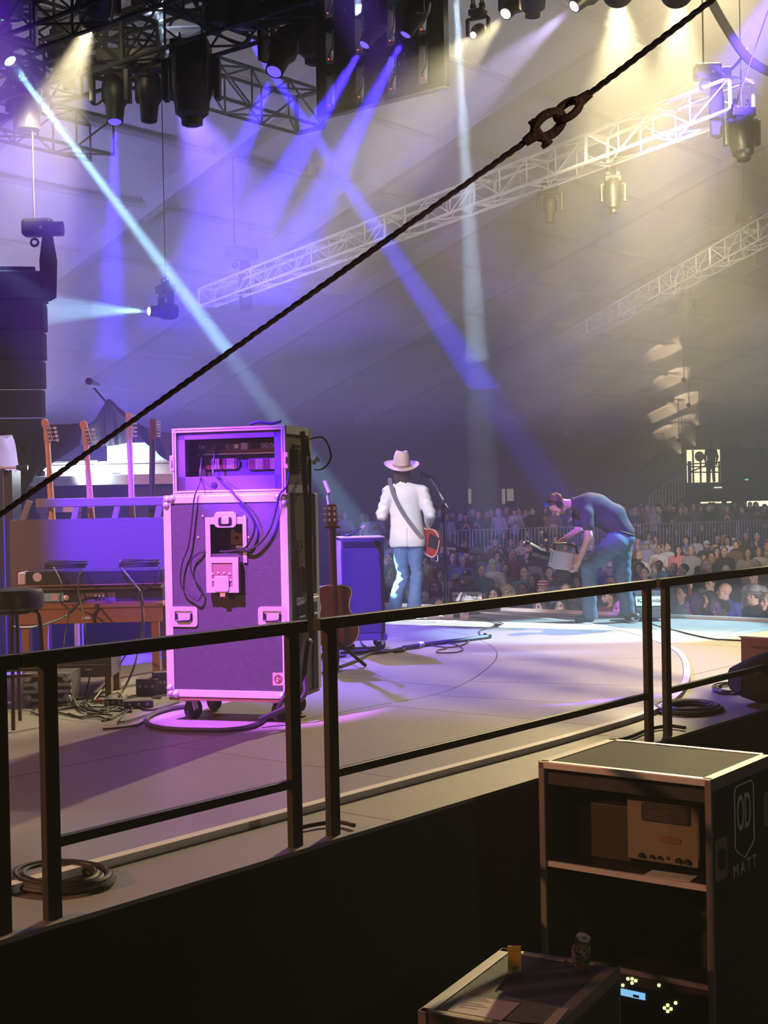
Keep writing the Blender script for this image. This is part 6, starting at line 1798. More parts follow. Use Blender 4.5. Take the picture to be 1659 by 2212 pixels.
def cap(a, b, ra, rb, k=None): return ('cap', A(*a), A(*b), ra, rb, k)
def ell(c, r, R=None, k=None): return ('ell', A(*c), r, R, k)
# ================================================================= the singer, seen from behind
sp = on_z(880, 1338, 0.0)
singer = thing('person', 'singer seen from behind, white jacket, jeans and wide brimmed hat, playing guitar', 'person', sp, YAW)
Rh = axes_from((.12, .99, -.05), (0, 0, 1))
hp, eyes, brows, lips, HL = head_prims((-.03, .035, 1.705), Rh, 1.0)
RhL = axes_from((.25, .75, .45), (-.6, -.2, .7)); RhR = axes_from((-.35, .7, -.5), (.6, .3, .5))
body = hp + [cap((-.03, .015, 1.50), (-.03, .02, 1.62), .058, .055), ell((0, 0, 1.36), (.17, .10, .20)), ell((.01, 0, 1.10), (.145, .095, .18)), ell((.02, 0, .94), (.155, .10, .13)),
    cap((-.03, 0, 1.50), (-.18, 0, 1.485), .06, .055), cap((-.03, 0, 1.50), (.20, 0, 1.475), .06, .055),
    cap((-.19, 0, 1.48), (-.27, -.03, 1.21), .050, .042), cap((-.27, -.03, 1.21), (-.27, .20, 1.27), .040, .028), cap((.205, 0, 1.47), (.285, -.05, 1.21), .050, .042), cap((.285, -.05, 1.21), (.255, .17, 1.05), .040, .028),
    cap((-.06, 0, .90), (-.035, .03, .52), .085, .056), cap((-.035, .03, .52), (-.165, .0, .09), .055, .038), cap((.10, 0, .90), (.115, .035, .51), .085, .056), cap((.115, .035, .51), (.07, -.01, .09), .055, .038),
    cap((-.165, 0, .06), (-.21, .14, .03), .038, .028), cap((.07, -.01, .06), (.16, .08, .03), .038, .028)] \
    + hand_prims((-.27, .20, 1.27), RhL, 1.0, (.7, .8, .6)) + hand_prims((.255, .17, 1.05), RhR, 1.0, (.4, .5, .4))
attach(sdf_mesh('body', body, .0085, [m_skin, m_eye, m_browm, m_lip], .03, None, [(2, brows), (1, eyes), (3, lips)]), 'body', singer)
m_jacket = mat('white_jacket', (0.80, 0.79, 0.80), 0.75, bump=.15, bscale=220)
jk = [ell((-.01, 0, 1.44), (.195, .115, .12), None, .06), ell((0, 0, 1.30), (.185, .125, .26), None, .06), ell((.015, 0, 1.02), (.195, .135, .28), None, .08), ell((.025, 0, .88), (.200, .14, .16), None, .08),
      cap((-.05, -.005, 1.535), (-.175, 0, 1.485), .055, .070, .05), cap((-.01, -.005, 1.535), (.195, 0, 1.475), .055, .072, .05),
      cap((-.185, 0, 1.47), (-.268, -.035, 1.22), .078, .066, .03), cap((-.268, -.035, 1.22), (-.272, .15, 1.255), .064, .052, .02),
      cap((.200, 0, 1.46), (.280, -.055, 1.22), .080, .066, .03), cap((.280, -.055, 1.22), (.262, .12, 1.085), .062, .050, .02),
      cap((-.06, -.02, 1.565), (.0, -.02, 1.565), .050, .050, .03), ('cut', (0, 0, .842), (0, 0, -1)), ('cut', (-.03, .0, 1.605), (0, .25, 1))]
def jfold(X, Y, Z):
    w = wrinkle(.0045, (22, 8, 20), .6)(X, Y, Z)
    vent = .010 * np.exp(-((X - .02) / .006) ** 2) * (Z < 1.06) * (Y < 0)
    arm = .006 * np.sin(70 * Z + 25 * Y) * (np.abs(X) > .235)
    return w + vent + arm
attach(sdf_mesh('jacket', jk, .0085, m_jacket, .04, jfold), 'jacket', singer)
m_jeans = mat('blue_jeans', (0.10, 0.19, 0.36), 0.8, noise=.2, nscale=14, bump=.15, bscale=200)
jn = [ell((.02, 0, .90), (.165, .112, .12), None, .06), cap((-.065, 0, .86), (-.04, .03, .52), .100, .068, .02), cap((-.04, .03, .52), (-.125, .012, .24), .068, .074, .02), cap((-.125, .012, .24), (-.175, -.005, .07), .074, .092, .02),
      cap((.105, 0, .86), (.118, .035, .51), .100, .068, .02), cap((.118, .035, .51), (.09, .01, .24), .068, .074, .02), cap((.09, .01, .24), (.07, -.015, .07), .074, .090, .02), ('cut', (0, 0, .985), (0, 0, 1)), ('cut', (0, 0, .045), (0, 0, -1))]
attach(sdf_mesh('jeans', jn, .0085, m_jeans, .02, lambda X, Y, Z: wrinkle(.005, (30, 12, 42), 1.0)(X, Y, Z) * (1 + 1.3 * np.exp(-((Z - .5) / .10) ** 2))), 'jeans', singer)
m_boot = mat('brown_boot', (0.22, 0.10, 0.06), 0.45)
for nm, a, b in (('boot', (-.168, -.01, .06), (-.215, .15, .042)), ('boot', (.072, -.02, .06), (.175, .085, .042))):
    attach(sdf_mesh('boot', [cap(a, b, .048, .040, .02), cap((a[0], a[1], .20), a, .046, .048, .02), cap((a[0], a[1] - .015, .03), (a[0], a[1] - .015, .02), .035, .035, .02), ('cut', (0, 0, 0.002), (0, 0, -1))], .0085, m_boot, .02), nm, singer)
m_hair_d = mat('dark_brown_hair', (0.035, 0.018, 0.013), 0.6, bump=.6, bscale=110)
hr = [('ell', HL(0, -.025, .03), (.088, .100, .095), Rh, .03), ('ell', HL(-.045, -.06, -.07), (.050, .05, .11), Rh, .03), ('ell', HL(.035, -.06, -.07), (.055, .05, .11), Rh, .03), ('ell', HL(-.07, .0, -.09), (.025, .05, .10), Rh, .02), ('ell', HL(.07, .0, -.08), (.025, .05, .10), Rh, .02), ('sub', HL(0, .10, -.03), (.075, .08, .11), Rh, .02)]
attach(sdf_mesh('hair', hr, .008, m_hair_d, .03, lambda X, Y, Z: .004 * np.sin(160 * X + 30 * Z)), 'hair', singer)
m_felt = mat('beige_felt', (0.62, 0.46, 0.38), 0.85)
rows = []
Nn = 40
for r, z, t in ((.105, 0, 0), (.130, -.004, 0), (.165, .0, .012), (.195, .012, .022), (.205, .020, .026), (.204, .026, .026), (.192, .018, .022), (.165, .008, .012), (.125, .006, 0), (.104, .012, 0), (.098, .06, 0), (.090, .12, 0), (.078, .165, 0), (.060, .188, 0), (.035, .186, 0), (.002, .172, 0)):
    row = []
    for i in range(Nn + 1):
        a = 2 * PI * i / Nn
        sx, sy = 1.0, 1.12
        rr = r
        if z > .10: rr *= 1 - .20 * max(0, math.sin(a)) * abs(math.cos(a)) * 2
        zz = z + t * (abs(math.cos(a)) ** 2 - .55)
        if z > .16: zz -= .020 * (1 - abs(math.cos(a))) * (1 if r > .04 else .2) * 0 + .03 * max(0, math.sin(a))
        row.append((rr * sx * math.cos(a), rr * sy * math.sin(a), zz))
    rows.append(row)
hb_ = singer
hat = MB().sheet(rows).build('hat', m_felt, singer, smooth=True)
hat.matrix_local = M3.Translation((-.033, .015, 1.775)) @ M3.Rotation(.30, 4, 'X') @ M3.Rotation(.03, 4, 'Y')
MB().sheet([[( (.101 + o_) * math.cos(2 * PI * i / 40), (.101 + o_) * 1.12 * math.sin(2 * PI * i / 40), z) for i in range(41)] for o_, z in ((.001, .012), (.004, .013), (.004, .034), (.0, .036))]).build('hat_band', mat('hat_band', (.34, .22, .18), .8), hat, smooth=True)
# strap over the back
def back_y(x, z):
    best = -.10
    for c, r in (((-.01, 0, 1.44), (.195, .115, .12)), ((0, 0, 1.30), (.185, .125, .26)), ((.015, 0, 1.02), (.195, .135, .28)), ((.025, 0, .88), (.200, .14, .16))):
        q = 1 - ((x - c[0]) / r[0]) ** 2 - ((z - c[2]) / r[2]) ** 2
        if q > 0: best = min(best, -r[1] * math.sqrt(q))
    return best - .027
sl = lambda px, py: ((px - 880) / 183.7, (1338 - py) / 183.7)
cpts = smooth_pts([V((*sl(a, b), 0)) for a, b in ((848, 1037), (850, 1052), (857, 1075), (868, 1100), (884, 1126), (900, 1148), (912, 1163))], 5)
rows = [[], []]
for i, p in enumerate(cpts):
    t = (cpts[min(i + 1, len(cpts) - 1)] - cpts[max(i - 1, 0)]).normalized()
    nrm = V((t.y, -t.x, 0)) * .024
    for j, sgn in enumerate((-1, 1)):
        q_ = p + nrm * sgn
        y = back_y(p.x, p.y) if p.y < 1.555 else -.06
        rows[j].append((q_.x, y, q_.y))
strap = MB().sheet(rows).build('strap', mat('grey_strap', (.16, .16, .17), .8, noise=.5, nscale=60), None, thick=.006)
# his guitar (held, a thing of its own)
gt = thing('electric_guitar', 'red brown electric guitar held at the right hip of the white jacketed singer', 'guitar', sp, YAW)
strap.parent = gt
nd = V((-.60, .66, .42)).normalized()
fn = V((.72, .62, .10)); fn = (fn - nd * fn.dot(nd)).normalized()
wd = nd.cross(fn)
gc = V((.262, -.005, .915))
Gm = M3(((wd.x, fn.x, nd.x, gc.x), (wd.y, fn.y, nd.y, gc.y), (wd.z, fn.z, nd.z, gc.z), (0, 0, 0, 1)))
bo = [p.xy for p in smooth_pts([V((a, b, 0)) for a, b in ((0, -.20), (.11, -.18), (.165, -.09), (.145, 0), (.115, .06), (.13, .14), (.10, .20), (.04, .205), (-.04, .20), (-.10, .20), (-.13, .14), (-.115, .06), (-.145, 0), (-.165, -.09), (-.11, -.18))], 4, True)]
MB().prism([(p[0], p[1]) for p in bo], -.024, .024, X=Gm).build('body', mat('guitar_red', (.30, .035, .02), .25), gt, bevel=.006)
MB().tube([Gm @ V((p[0], -.024, p[1])) for p in bo], .006, 5, closed=True).build('binding', mat('binding_cream', (.6, .5, .4), .5), gt, smooth=True)
MB().prism([(-.12, -.19), (.03, -.19), (.06, -.04), (-.10, -.02)], -.030, -.024, X=Gm).build('back_plate', m_black, gt)
MB().box((0, .006, .44), (.046, .026, .50), X=Gm).build('neck', m_mahog, gt, bevel=.006)
MB().prism([(-.024, .69), (.024, .69), (.042, .74), (.036, .86), (0, .85), (-.036, .86), (-.042, .74)], -.004, .014, X=Gm).build('headstock', m_black, gt)
for i in range(6):
    MB().cyl((.045 * (1 if i % 2 else -1), .0, .75 + .035 * (i // 2)), (.065 * (1 if i % 2 else -1), .0, .75 + .035 * (i // 2)), .008, n=8, X=Gm).build('tuner', m_steel, gt, smooth=True)
MB().tube(smooth_pts([Gm @ V((.10, 0, -.19)), Gm @ V((.16, .0, -.22)), Gm @ V((.19, .02, -.17))], 5), .005, 6).build('lead_plug', m_white, gt, smooth=True)
# ================================================================= the cameraman
cp = on_z(1320, 1341, 0.0)
cman = thing('person', 'bent over cameraman in dark T-shirt and jeans with headset, pointing a video camera down', 'person', cp, YAW)
Rc = axes_from((-.28, -.10, -.95), (-.93, 0, .30))
hp, eyes, brows, lips, HC = head_prims((-.565, -.02, 1.295), Rc, 1.0)
RnH = axes_from((-.30, .25, -.9), (.75, -.6, -.1)); RfH = axes_from((-.85, -.25, -.35), (-.25, -.15, .95))
wN, wF = (-.372, -.165, .665), (-.505, .06, .905)
body = hp + [cap((-.36, .0, 1.30), (-.49, -.005, 1.305), .056, .052), ell((-.20, 0, 1.26), (.18, .15, .11), None, .06), cap((-.20, 0, 1.25), (.02, 0, 1.15), .11, .105), cap((.02, 0, 1.15), (.12, 0, .95), .105, .11),
    cap((-.27, -.10, 1.25), (-.285, -.18, 1.19), .05, .045), cap((-.28, .10, 1.25), (-.31, .18, 1.19), .05, .045),
    cap((-.285, -.19, 1.18), (-.262, -.215, .955), .048, .040), cap((-.262, -.215, .955), wN, .040, .027), cap((-.31, .185, 1.18), (-.315, .165, 1.02), .048, .040), cap((-.315, .165, 1.02), wF, .040, .027),
    cap((.08, -.09, .90), (-.26, -.12, .60), .088, .060), cap((-.26, -.12, .60), (-.25, -.12, .09), .056, .04), cap((.14, .09, .90), (.15, .11, .515), .088, .058), cap((.15, .11, .515), (.205, .12, .09), .054, .04),
    cap((-.25, -.12, .05), (-.36, -.15, .03), .036, .028), cap((.205, .12, .05), (.27, .03, .03), .036, .028)] + hand_prims(wN, RnH, 1.0, (.45, .55, .4)) + hand_prims(wF, RfH, 1.0, (.75, .9, .6))
attach(sdf_mesh('body', body, .0078, [m_skin, m_eye, m_browm, m_lip], .03, None, [(2, brows), (1, eyes), (3, lips)]), 'body', cman)
m_tee = mat('dark_tshirt', (0.030, 0.028, 0.05), 0.85, bump=.15, bscale=200)
ts = [ell((-.19, 0, 1.275), (.215, .185, .15), None, .07), cap((-.20, 0, 1.25), (.03, 0, 1.15), .145, .150, .05), cap((.03, 0, 1.15), (.125, 0, .98), .150, .148, .04), cap((-.33, 0, 1.30), (-.40, 0, 1.305), .085, .068, .03),
      cap((-.27, -.11, 1.26), (-.285, -.19, 1.19), .085, .078, .03), cap((-.285, -.19, 1.19), (-.270, -.21, 1.075), .078, .070, .02), cap((-.29, .11, 1.26), (-.31, .185, 1.19), .085, .078, .03), cap((-.31, .185, 1.19), (-.315, .175, 1.085), .078, .068, .02),
      ell((-.10, 0, 1.13), (.16, .12, .08), None, .06), ('cut', (.13, 0, .885), (.55, 0, -1)), ('cut', (-.425, 0, 1.3), (-1, 0, .1))]
attach(sdf_mesh('tshirt', ts, .0085, m_tee, .04, lambda X, Y, Z: wrinkle(.006, (26, 10, 24), 2.0)(X, Y, Z)), 'tshirt', cman)
m_jeans2 = mat('teal_jeans', (0.075, 0.13, 0.20), 0.8, noise=.2, nscale=14, bump=.15, bscale=200)
jn = [ell((.115, 0, .92), (.165, .155, .13), None, .06), cap((.06, -.085, .88), (-.25, -.12, .62), .125, .088, .03), cap((-.25, -.12, .62), (-.255, -.12, .25), .086, .078, .03), cap((-.255, -.12, .25), (-.25, -.12, .06), .078, .082, .02),
      cap((.14, .08, .88), (.15, .11, .52), .125, .095, .03), cap((.15, .11, .52), (.195, .12, .22), .092, .080, .03), cap((.195, .12, .22), (.205, .12, .06), .080, .084, .02), ('cut', (.1, 0, 1.02), (-.35, 0, 1)), ('cut', (0, 0, .04), (0, 0, -1))]
attach(sdf_mesh('jeans', jn, .0085, m_jeans2, .03, lambda X, Y, Z: wrinkle(.006, (28, 12, 36), 3.0)(X, Y, Z)), 'jeans', cman)
MB().tube([(.115 + .160 * math.cos(i * PI / 14), .152 * math.sin(i * PI / 14), .985 + .05 * math.cos(i * PI / 14) * -1 + .0) for i in range(28)], .012, 6, closed=True).build('belt', m_black, cman, smooth=True)
for a, b in (((-.25, -.12, .05), (-.385, -.155, .038)), ((.205, .12, .05), (.285, .015, .038))):
    s_ = attach(sdf_mesh('shoe', [cap(a, b, .050, .042, .02), cap((a[0], a[1], .10), a, .044, .05, .02), ('cut', (0, 0, .002), (0, 0, -1))], .0085, mat('dark_shoe', (.06, .055, .06), .5), .02), 'shoe', cman)
    MB().tube([(b[0] * .7 + a[0] * .3, b[1] * .7 + a[1] * .3, .02), (b[0], b[1], .03)], .044, 10).build('toe_glint', m_white, s_, smooth=True) if a[0] > 0 else None  # white glint on this one shoe, built as a white toe
hr = [('ell', HC(0, -.03, .045), (.084, .098, .088), Rc, .03), ('sub', HC(0, .11, -.01), (.09, .075, .085), Rc, .02)]
attach(sdf_mesh('hair', hr, .008, mat('brown_hair', (.11, .065, .04), .65, bump=.6, bscale=110), .03, lambda X, Y, Z: .005 * np.sin(90 * X + 60 * Y) * np.sin(70 * Z)), 'hair', cman)
bd = [('ell', HC(0, .045, -.085), (.05, .045, .04), Rc, .02), ('sub', HC(0, .11, -.045), (.035, .05, .035), Rc, .01)]
attach(sdf_mesh('beard', bd, .008, mat('brown_hair', (.11, .065, .04), .65), .02), 'beard', cman)
hs_ = MB()
band = [HC(.088 * math.cos(math.radians(t)), -.01, .0 + .125 * math.sin(math.radians(t))) for t in range(-5, 186, 12)]
hdset = MB().tube(band, .012, 6).build('headset', m_blackmetal, cman, smooth=True)
for sx in (-1, 1):
    MB().cyl(HC(sx * .072, -.005, 0), HC(sx * .108, -.005, 0), .042, .036, n=16).build('ear_cup', m_black, hdset, smooth=True)
MB().tube([HC(-.10, .01, -.01), HC(-.09, .07, -.05), HC(-.05, .115, -.065)], .005, 5).build('mic_boom', m_black, hdset, smooth=True)
MB().cyl(HC(-.06, .03, .125), HC(-.03, .045, .135), .022, n=12).build('headset_blue_glint', mat('blue_glint', (.05, .2, .8), .2), hdset, smooth=True)  # blue light on the headset, put into a small coloured disc
# shoulder camera he holds
vc = thing('video_camera', 'pale bodied video camera held low by the bent over cameraman', 'video camera', cp, YAW)
cl_ = lambda px, py, y=-.03: V(((px - 1320) / 194, y, (1341 - py) / 194))
bx_ = (cl_(1256, 1195) - cl_(1187, 1183)).normalized()
bz_ = V((-bx_.z, 0, bx_.x)); bz_ = bz_ if bz_.z > 0 else -bz_
bc = (cl_(1187, 1183) + cl_(1256, 1195) + cl_(1250, 1236) + cl_(1188, 1222)) / 4 + V((0, .02, 0))
Xc = M3(((bx_.x, 0, bz_.x, bc.x), (0, 1, 0, bc.y), (bx_.z, 0, bz_.z, bc.z), (0, 0, 0, 1)))
MB().prism([(-.165, -.085), (-.09, -.105), (.165, -.10), (.175, .09), (-.165, .10)], -.07, .07, X=Xc).build('camera_body', mat('pale_grey_plastic', (.52, .53, .58), .45), vc, bevel=.008)
MB().box((.09, -.072, .02), (.012, .004, .15), X=Xc).build('body_seam', mat('seam_grey', (.3, .3, .34), .5), vc)
for k in range(4):
    MB().box((-.145, -.073, .06 - k * .03), (.012, .004, .010), X=Xc).build('button', m_black, vc)
MB().prism([(-.06, -.10), (.09, -.10), (.10, -.17), (.03, -.235), (-.05, -.20)], -.055, .055, X=Xc).build('shoulder_pad', m_rubber, vc, bevel=.006)
MB().tube([Xc @ V(p) for p in ((-.13, .0, .09), (-.12, .0, .165), (-.02, .0, .185), (.11, .0, .17), (.14, .0, .09))], .016, 8).build('top_handle', m_black, vc, smooth=True)
MB().cyl(Xc @ V((-.16, .01, .02)), Xc @ V((-.26, .01, .03)), .055, .06, n=18).cyl(Xc @ V((-.26, .01, .03)), Xc @ V((-.36, .01, .045)), .045, .062, n=18).build('lens', m_blackmetal, vc, smooth=True)
MB().tube([cl_(1186, 1192), cl_(1165, 1180), cl_(1150, 1172), cl_(1134, 1169)], .012, 8).build('viewfinder_arm', m_steel, vc, smooth=True)
MB().lathe([(.02, 0), (.03, .02), (.03, .05), (.024, .06)], cl_(1148, 1173), (cl_(1130, 1167) - cl_(1148, 1173)), 12).build('viewfinder', m_blackmetal, vc, smooth=True)
MB().bar(cl_(1186, 1190), cl_(1181, 1148), .05, .03).build('monitor', m_black, vc, bevel=.006)
MB().lathe([(.016, 0), (.012, .008), (.001, .01)], cl_(1174, 1147, -.05), (-.6, -.8, 0), 10).build('tally_lamp', m_white, vc, smooth=True)
MB().lathe([(.02, 0), (.015, .010), (.001, .012)], cl_(1182, 1164, -.05), (-.6, -.8, 0), 10).build('tally_lamp', mat('warm_white_knob', (.8, .75, .5), .4), vc, smooth=True)
MB().tube([Xc @ V((.10, -.03, -.10)), cl_(1235, 1250), cl_(1246, 1275), cl_(1252, 1290)], .014, 6).build('hanging_strap', m_black, vc, smooth=True)
# ================================================================= the audience
def cmat(n, c, r=.85): return mat(n, c, r)
SHIRT = {'black': (.025, .025, .03), 'navy': (.03, .04, .10), 'charcoal': (.07, .07, .08), 'white': (.62, .60, .60), 'lavender': (.38, .34, .48), 'pink': (.62, .20, .20), 'maroon': (.18, .03, .035),
         'olive': (.13, .13, .07), 'grey': (.28, .28, .30), 'teal': (.10, .20, .22), 'denim blue': (.12, .18, .32), 'brown': (.17, .10, .07), 'royal blue': (.06, .07, .42), 'cream': (.55, .48, .40)}
HAIR = {'dark': (.02, .014, .012), 'brown': (.08, .045, .03), 'blond': (.42, .30, .17), 'grey': (.34, .33, .33)}
SKIN = [mat('skin_a', (.56, .33, .25), .55), mat('skin_b', (.62, .40, .31), .55), mat('skin_c', (.42, .24, .17), .55)]
ms_ = {k: cmat('shirt_' + k.replace(' ', '_'), v) for k, v in SHIRT.items()}
mh_ = {k: cmat('hair_' + k, v, .6) for k, v in HAIR.items()}
# prototypes: local frame x right, y the way they face, z up, feet at z = 0, head centre at z = 1.57
I3 = np.eye(3)
def crowd_body(pose, turn=0.0):
    c, s = math.cos(turn), math.sin(turn)
    R = axes_from((s, c, .06), (0, 0, 1))
    hp, ey, br, lp, L = head_prims((0, .03, 1.57), R, 1.0)
    P = hp + [cap((0, .0, 1.38), (0, .01, 1.50), .056, .054), ell((0, 0, 1.24), (.165, .10, .19)), ell((0, 0, .98), (.15, .10, .19)), ell((0, 0, .85), (.16, .11, .12)),
              cap((0, 0, 1.385), (-.17, 0, 1.355), .055, .05), cap((0, 0, 1.385), (.17, 0, 1.355), .055, .05)]
    S = [ell((0, 0, 1.28), (.19, .12, .17), None, .06), ell((0, .005, 1.05), (.175, .125, .24), None, .06), ell((0, 0, .88), (.175, .13, .15), None, .06), cap((0, -.005, 1.40), (-.165, 0, 1.35), .055, .066, .04), cap((0, -.005, 1.40), (.165, 0, 1.35), .055, .066, .04)]
    for sx, (el, wr, hd) in zip((-1, 1), pose):
        sh = (sx * .18, 0, 1.34)
        P += [cap(sh, el, .047, .040), cap(el, wr, .039, .027), ('ell', A(*wr) + .055 * (A(*hd) / np.linalg.norm(hd)), (.040, .062, .024), axes_from(hd, (.2, .9, .3) if abs(hd[1]) < .8 else (0, 0, 1)), .02)]
        d = A(*hd) / np.linalg.norm(hd)
        Rr = axes_from(hd, (.1, .9, .3) if abs(hd[1]) < .8 else (0, .1, 1))
        for x in (.027, .009, -.009, -.026):
            q = A(*wr) + d * .085 + Rr[:, 0] * x
            P.append(cap(q, q + d * .06 + Rr[:, 2] * -.012, .0115, .0095, .006))
        q = A(*wr) + d * .03 + Rr[:, 0] * (.035 * -sx)
        P.append(cap(q, q + d * .045 + Rr[:, 0] * (.02 * -sx), .0125, .010, .008))
        S += [cap(sh, el, .066, .056, .03), cap(el, tuple(A(*el) * .35 + A(*wr) * .65), .054, .044, .02)]
    P += [cap((-.08, 0, .85), (-.09, .02, .46), .085, .058), cap((-.09, .02, .46), (-.10, -.01, .08), .056, .04), cap((.08, 0, .85), (.09, .02, .46), .085, .058), cap((.09, .02, .46), (.10, -.01, .08), .056, .04), cap((-.10, 0, .05), (-.11, .14, .03), .036, .03), cap((.10, 0, .05), (.11, .14, .03), .036, .03)]
    S.append(('cut', (0, 0, .80), (0, 0, -1)))
    T = [ell((0, 0, .84), (.165, .12, .11), None, .05), cap((-.075, 0, .82), (-.09, .02, .46), .098, .068, .02), cap((-.09, .02, .46), (-.10, -.01, .08), .068, .06, .02), cap((.075, 0, .82), (.09, .02, .46), .098, .068, .02), cap((.09, .02, .46), (.10, -.01, .08), .068, .06, .02), ('cut', (0, 0, .92), (0, 0, 1)), ('cut', (0, 0, .06), (0, 0, -1))]
    return (sdf_mesh('body', P, .0125, [SKIN[0], m_eye, m_browm, m_lip], .03, None, [(2, br), (1, ey), (3, lp)]), sdf_mesh('shirt', S, .017, ms_['black'], .03, wrinkle(.005)), sdf_mesh('trousers', T, .022, ms_['navy'], .03), L, R)
dn = [((-.25, -.03, 1.08), (-.22, .10, .86), (0, .3, -1)), ((.25, -.03, 1.08), (.22, .10, .86), (0, .3, -1))]
fold = [((-.25, .0, 1.10), (-.03, .20, 1.10), (.9, .2, .1)), ((.25, .0, 1.10), (.04, .22, 1.06), (-.9, .2, .1))]
phone = [((-.24, .06, 1.12), (-.06, .27, 1.30), (.1, .3, 1)), ((.24, .06, 1.12), (.05, .28, 1.31), (-.1, .3, 1))]
raised = [((-.26, -.02, 1.10), (-.18, .16, 1.0), (.3, .8, -.2)), ((.30, .06, 1.44), (.27, .10, 1.70), (.0, .05, 1))]
clap = [((-.26, .05, 1.10), (-.06, .26, 1.22), (.45, .35, .8)), ((.26, .05, 1.10), (.07, .26, 1.22), (-.45, .35, .8))]
PROTO = {'still': crowd_body(dn, 0), 'still_turned': crowd_body(dn, .8), 'folded': crowd_body(fold, -.3), 'phone': crowd_body(phone, 0.1), 'raised': crowd_body(raised, .2), 'clap': crowd_body(clap, -.15)}
def hair_set(L, R):
    H = {}
    H['short'] = sdf_mesh('hair', [('ell', L(0, -.025, .04), (.084, .098, .092), R, .03), ('sub', L(0, .11, -.015), (.10, .085, .085), R, .02)], .013, mh_['dark'], .03)
    H['long'] = sdf_mesh('hair', [('ell', L(0, -.02, .04), (.090, .100, .095), R, .03), ('ell', L(-.075, -.01, -.08), (.034, .06, .15), R, .04), ('ell', L(.075, -.01, -.08), (.034, .06, .15), R, .04), ('ell', L(0, -.07, -.08), (.09, .045, .16), R, .04), ('sub', L(0, .11, -.03), (.064, .09, .105), R, .015)], .013, mh_['dark'], .03)
    H['curly'] = sdf_mesh('hair', [('ell', L(0, -.02, .05), (.115, .115, .11), R, .03), ('ell', L(-.09, -.02, -.03), (.05, .07, .09), R, .04), ('ell', L(.09, -.02, -.03), (.05, .07, .09), R, .04), ('sub', L(0, .12, -.02), (.066, .09, .10), R, .015)], .013, mh_['dark'], .03, lambda X, Y, Z: .012 * np.sin(70 * X) * np.sin(75 * Y) * np.sin(68 * Z))
    H['cap'] = sdf_mesh('hat', [('ell', L(0, -.012, .055), (.088, .102, .082), R, .02), ('ell', L(0, .125, .045), (.070, .075, .012), R, .015), ('cut', L(0, 0, .026), R @ A(0, -.1, -1))], .0125, ms_['black'], .02)
    H['beanie'] = sdf_mesh('hat', [('ell', L(0, -.015, .06), (.092, .106, .105), R, .02), ('cut', L(0, 0, .025), R @ A(0, .25, -1))], .0125, ms_['maroon'], .02)
    H['brim'] = sdf_mesh('hat', [('ell', L(0, -.01, .085), (.085, .098, .095), R, .02), ('ell', L(0, 0, .052), (.18, .19, .014), R, .02), ('cut', L(0, 0, .036), R @ A(0, 0, -1))], .0125, ms_['grey'], .02)
    H['bun'] = sdf_mesh('hair', [('ell', L(0, -.025, .04), (.082, .096, .09), R, .03), ('ell', L(0, -.10, .10), (.045, .045, .045), R, .015), ('sub', L(0, .11, -.03), (.08, .085, .095), R, .02)], .013, mh_['brown'], .03)
    b = sdf_mesh('beard', [('ell', L(0, .045, -.085), (.056, .052, .045), R, .02), ('sub', L(0, .105, -.040), (.045, .04, .035), R, .01)], .0125, mh_['dark'], .02)
    H['beard'] = b
    return H
HS = {k: hair_set(v[3], v[4]) for k, v in PROTO.items()}
def slotmat(o, m, i=0):
    o.material_slots[i].link = 'OBJECT'
    o.material_slots[i].material = m
    return o
ph_me = MB().box((0, 0, 0), (.075, .010, .15)).mesh('phone', mat('phone_dark', (.03, .03, .035), .3))
ph_scr = MB().box((0, -.0055, 0), (.068, .001, .135)).mesh('phone_screen', mat('phone_screen', (.1, .12, .14), .3, emit=(.55, .75, .9), es=.22))
def audience(P, rz, pose, shirt, hair, hcol, label, group=None, skin=0, hatm=None, beard=False, scale=1.0):
    """P: place of the head centre; feet stand 1.57 below"""
    b, s, t, L, R = PROTO[pose]
    o = thing('person', label, 'person', (P[0], P[1], P[2] - 1.57 * scale), rz, group)
    o.scale = (scale,) * 3
    slotmat(piece('body', b, o), SKIN[skin])
    slotmat(piece('shirt', s, o), ms_[shirt])
    piece('trousers', t, o)
    if hair in ('cap', 'beanie', 'brim'):
        h = slotmat(piece('hat', HS[pose][hair], o), hatm or ms_['black'])
        slotmat(piece('hair', HS[pose]['short'], o), mh_[hcol])
    elif hair != 'bald':
        slotmat(piece('hair', HS[pose][hair], o), mh_[hcol])
    if beard:
        slotmat(piece('beard', HS[pose]['beard'], o), mh_[hcol])
    if pose == 'phone':
        X = M3.Translation((0, .34, 1.40)) @ M3.Rotation(.12, 4, 'X')
        p = piece('phone', ph_me, o, X)
        piece('phone_screen', ph_scr, p, M3.Identity(4))
    return o
m_stripe = mat('red_white_beanie', (.65, .06, .05), .85)
_nt = m_stripe.node_tree; _b = _nt.nodes['Principled BSDF']
_tc = _nt.nodes.new('ShaderNodeTexCoord'); _sp = _nt.nodes.new('ShaderNodeSeparateXYZ'); _m = _nt.nodes.new('ShaderNodeMath'); _m.operation = 'PINGPONG'; _m.inputs[1].default_value = .022
_g = _nt.nodes.new('ShaderNodeMath'); _g.operation = 'GREATER_THAN'; _g.inputs[1].default_value = .0125
_mx = _nt.nodes.new('ShaderNodeMix'); _mx.data_type = 'RGBA'; _mx.inputs[6].default_value = (.65, .05, .05, 1); _mx.inputs[7].default_value = (.8, .78, .78, 1)
_nt.links.new(_tc.outputs['Object'], _sp.inputs[0]); _nt.links.new(_sp.outputs[2], _m.inputs[0]); _nt.links.new(_m.outputs[0], _g.inputs[0]); _nt.links.new(_g.outputs[0], _mx.inputs[0]); _nt.links.new(_mx.outputs[2], _b.inputs['Base Color'])
STAGE_C = V((-10.2, 12.0, 0))
